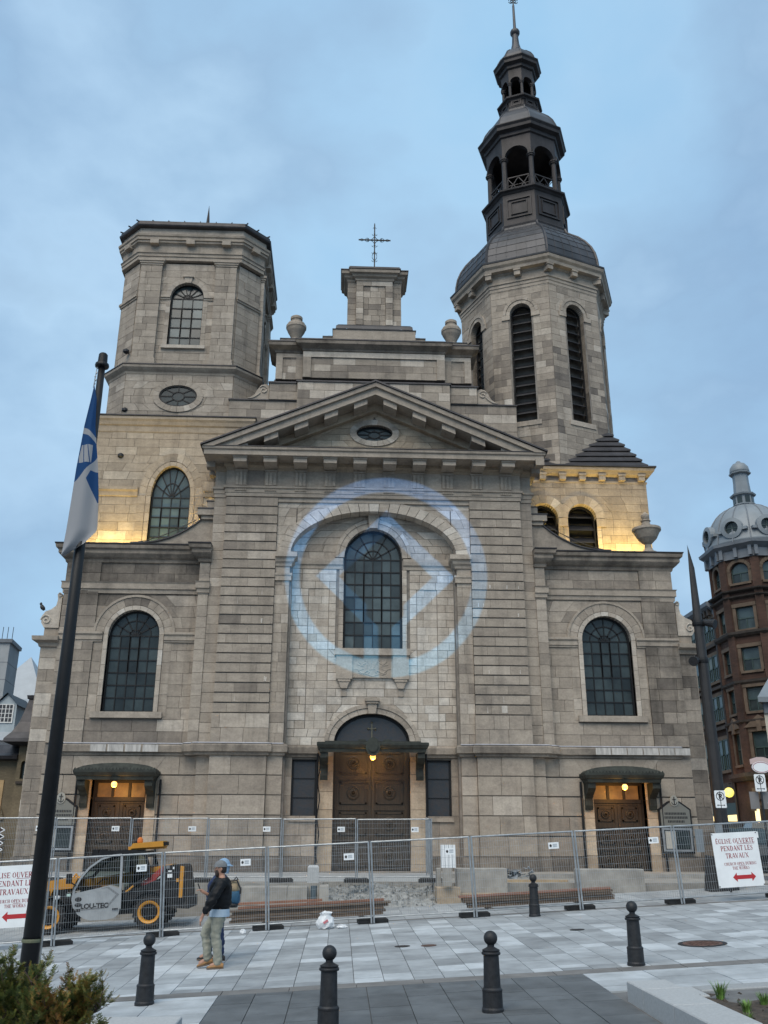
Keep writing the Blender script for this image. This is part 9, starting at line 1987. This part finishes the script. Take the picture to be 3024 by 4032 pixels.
# companion behind: blue cap, tan and blue backpack, navy trousers
wx2, wy2 = -2.36, 18.85
com = thing('person', (wx2, wy2, gz(wx2, wy2)), 'second person mostly hidden behind the man, light blue cap and backpack', 'person', local=True)
lA2 = [(0.13, 0.90), (0.17, 0.5), (0.20, 0.10), (0.06, 0.04)]; lB2 = [(0.09, 0.9), (-0.02, 0.52), (-0.06, 0.10), (-0.2, 0.04)]
aA2 = [(0.16, -0.19, 1.38), (0.12, -0.22, 1.12), (0.0, -0.2, 0.95), (-0.02, -0.2, 0.92, -0.4, -1, 0.5)]; aB2 = [(0.14, 0.19, 1.38), (0.1, 0.22, 1.12), (-0.02, 0.2, 0.98), (-0.04, 0.2, 0.95, -0.4, -1, 0.5)]
figure(com, lA2, lB2, aA2, aB2); trous(com, lA2, lB2, 'navy', 0.92); jacket(com, aA2, aB2, 'navy', 'coat'); cap(com, 0.17, 1.66, 'cap_blue', True); head_bits(com, 0.13, 1.665, False)
m_ = MB(); m_.lathe(0, 0, [(0.8, -0.14), (1.0, -0.05), (1.0, 0.0), (0.95, 0.06)], 14, cap=False); m_.v = [(0.20 + x * 0.085, y * 0.085, 1.64 + z) for x, y, z in m_.v]; m_.build('cap_side', 'cap_blue', com, off=(0, 0, 0), smooth=True)
shoe(com, 0.21, -0.1, 0.012, 0.0, 'ink'); shoe(com, -0.04, 0.1, 0.012, 0.0, 'ink')
bpk = thing('backpack', (wx2 + 0.40, wy2, gz(wx2, wy2) + 0.95), 'tan and blue backpack on the back of the hidden second person', 'backpack', local=True)
def rbox(x0, x1, y0, y1, z0, z1, b=0.04):
    mb = MB(); cx, cy = (x0 + x1) / 2, (y0 + y1) / 2; hx, hy = (x1 - x0) / 2, (y1 - y0) / 2; n = 16; lev = [(0.86, z0), (1, z0 + b), (1, z1 - b), (0.8, z1)]; vs = []
    def sup(a, h): c = math.cos(a); return h * math.copysign(abs(c) ** 0.5, c)
    for k_, z in lev: vs += [(cx + sup(2 * PI * i / n, hx) * k_, cy + sup(2 * PI * i / n - PI / 2, hy) * k_, z) for i in range(n)]
    mb.add(vs, [(j * n + i, j * n + (i + 1) % n, (j + 1) * n + (i + 1) % n, (j + 1) * n + i) for j in range(3) for i in range(n)] + [tuple(range(3 * n, 4 * n)), tuple(range(n - 1, -1, -1))]); return mb
rbox(-0.11, 0.11, -0.15, 0.15, 0.03, 0.25).build('lower_pouch', 'pack_blue', bpk, off=(0, 0, 0), smooth=True); rbox(-0.11, 0.09, -0.14, 0.14, 0.22, 0.44, 0.08).build('upper_flap', 'pack_tan', bpk, off=(0, 0, 0), smooth=True); rbox(-0.13, 0.08, -0.14, 0.14, -0.04, 0.05).build('bottom', 'ink', bpk, off=(0, 0, 0), smooth=True)
m_ = MB(); m_.tube([(-0.1, -0.15, 0.42), (0.05, -0.155, 0.44), (0.12, -0.15, 0.3), (0.125, -0.15, 0.2)], 0.018, 6); m_.tube([(-0.02, 0, 0.44), (0.02, 0, 0.49), (0.06, 0, 0.44)], 0.012, 6); m_.build('strap', 'ink', bpk, off=(0, 0, 0))
m_ = MB(); m_.box(0.075, 0.12, -0.03, 0.01, 0.22, 0.245); m_.build('clip', mat('clip', (0.5, 0.2, 0.12), 0.4), bpk, off=(0, 0, 0))
# crow on the left scroll
cw = thing('bird', (-11.95, 36.1, 9.75), 'small dark bird perched on the scroll at the left of the church', 'bird', local=True)
m_ = MB(); m_.lathe(0, 0, [(0.02, 0), (0.09, 0.06), (0.10, 0.14), (0.06, 0.22), (0.02, 0.26)], 10); m_.v = [(x - 0.4 * (z - 0.1), y, z) for x, y, z in m_.v]; m_.lathe(-0.09, 0, [(0.01, 0.2), (0.05, 0.25), (0.05, 0.3), (0.01, 0.34)], 8); m_.build('body', 'ink', cw, off=(0, 0, 0), smooth=True)
m_ = MB(); m_.add([(-0.13, -0.01, 0.28), (-0.13, 0.01, 0.28), (-0.2, 0, 0.265), (0.05, -0.04, 0.05), (0.05, 0.04, 0.05), (0.22, 0.03, -0.02), (0.22, -0.03, -0.02)], [(0, 1, 2), (3, 4, 5, 6)]); m_.build('tail', 'ink', cw, off=(0, 0, 0))

# ================================================================== YEW BUSH
M['yew'] = bpy.data.materials.new('yew'); M['yew'].use_nodes = True; _t = M['yew'].node_tree; _b = _t.nodes['Principled BSDF']; _b.inputs['Roughness'].default_value = 0.6; _b.inputs['Specular IOR Level'].default_value = 0.25
_a = N(_t, 'ShaderNodeAttribute', attribute_name='tint'); _r = ramp(_t, [(0.0, (0.022, 0.034, 0.011)), (0.35, (0.05, 0.072, 0.02)), (0.6, (0.105, 0.12, 0.026)), (0.8, (0.18, 0.13, 0.03)), (1.0, (0.20, 0.085, 0.025))]); _t.links.new(_a.outputs['Fac'], _r.inputs['Fac']); _t.links.new(_r.outputs[0], _b.inputs['Base Color'])
M['bark'] = mat('bark', (0.075, 0.05, 0.04), 0.9, noise=0.3, nscale=20)
yw = thing('yew_bush', (-3.15, 10.6, -1.2), 'shaggy green and rusty yew bush at the bottom left corner', 'bush')
rb_ = random.Random(4); fol = MB(); stems = MB()
def spray(p, d, L, rust):
    d = d.normalized(); side = d.cross(Vector((rb_.uniform(-.4, .4), rb_.uniform(-.4, .4), 1))).normalized(); n = int(L / 0.0125)
    q = p.copy(); dd = d.copy()
    for i in range(n):
        t = i / n; dd = (dd + Vector((0, 0, rb_.uniform(-0.02, 0.05))) + side * rb_.uniform(-.05, .05)).normalized(); q = q + dd * 0.0125
        for s in (-1, 1):
            l = 0.034 * (1 - 0.5 * t) * rb_.uniform(0.8, 1.25); e = q + (side * s + dd * 0.75 + Vector((0, 0, rb_.uniform(-.4, .45)))).normalized() * l; w = dd * 0.0052
            c = min(1, max(0, rust + rb_.gauss(0, 0.12) + 0.12 * t)); fol.add([tuple(q - w), tuple(q + w), tuple(e + w * 0.6), tuple(e - w * 0.4)], [(0, 1, 2, 3)], c)
    return q
def branch(p, d, L, rad, lvl, rust):
    pts = [p]; dd = d.normalized(); steps_ = max(3, int(L / 0.06))
    for i in range(steps_):
        dd = (dd + Vector((rb_.uniform(-.22, .22), rb_.uniform(-.22, .22), rb_.uniform(-.1, .22)))).normalized(); pts.append(pts[-1] + dd * (L / steps_))
    stems.tube(pts, rad, 5, 0.5, r2=rad * 0.35)
    for i, q in enumerate(pts[1:]):
        t = (i + 1) / steps_
        if t < 0.25 and lvl == 0: continue
        for k in range(2 if lvl == 0 else 3):
            a = rb_.uniform(0, 2 * PI); o = Vector((math.cos(a), math.sin(a), rb_.uniform(-.1, .7))); nd = (dd * 0.9 + o * 0.9)
            rr = rust + rb_.gauss(0, 0.09)
            if lvl == 0: branch(q, nd, L * rb_.uniform(0.22, 0.42), rad * 0.5, 1, rr)
            else: spray(q, nd, rb_.uniform(0.06, 0.13), rr)
    spray(pts[-1], dd, 0.12, rust + 0.1)
for k in range(74):
    bx_ = rb_.uniform(-4.1, -2.75); by_ = rb_.uniform(10.2, 11.0); L = rb_.uniform(0.34, 0.56); dx = (bx_ + 3.3) * 0.5 + rb_.uniform(-.35, .4)
    rust = 0.36 + (0.34 if rb_.random() < 0.22 or bx_ > -2.85 else 0)
    branch(Vector((bx_, by_, -1.05 + rb_.uniform(0, 0.12))), Vector((dx, rb_.uniform(-.4, .3), 1)), L, 0.012, 0, rust)
for (x, dx, L) in ((-2.95, 0.75, 0.95), (-2.85, 0.85, 0.8), (-3.75, -0.1, 0.95), (-3.45, 0.1, 0.9), (-2.8, 0.9, 0.6), (-2.75, 1.0, 0.5), (-3.2, 0.35, 0.9)): branch(Vector((x, 10.5, -1.0)), Vector((dx, 0, 1)), L * 0.82, 0.014, 0, 0.55 if dx > 0.5 else 0.4)
fol.build('foliage', 'yew', yw, kind='stuff'); stems.build('branches', 'bark', yw)
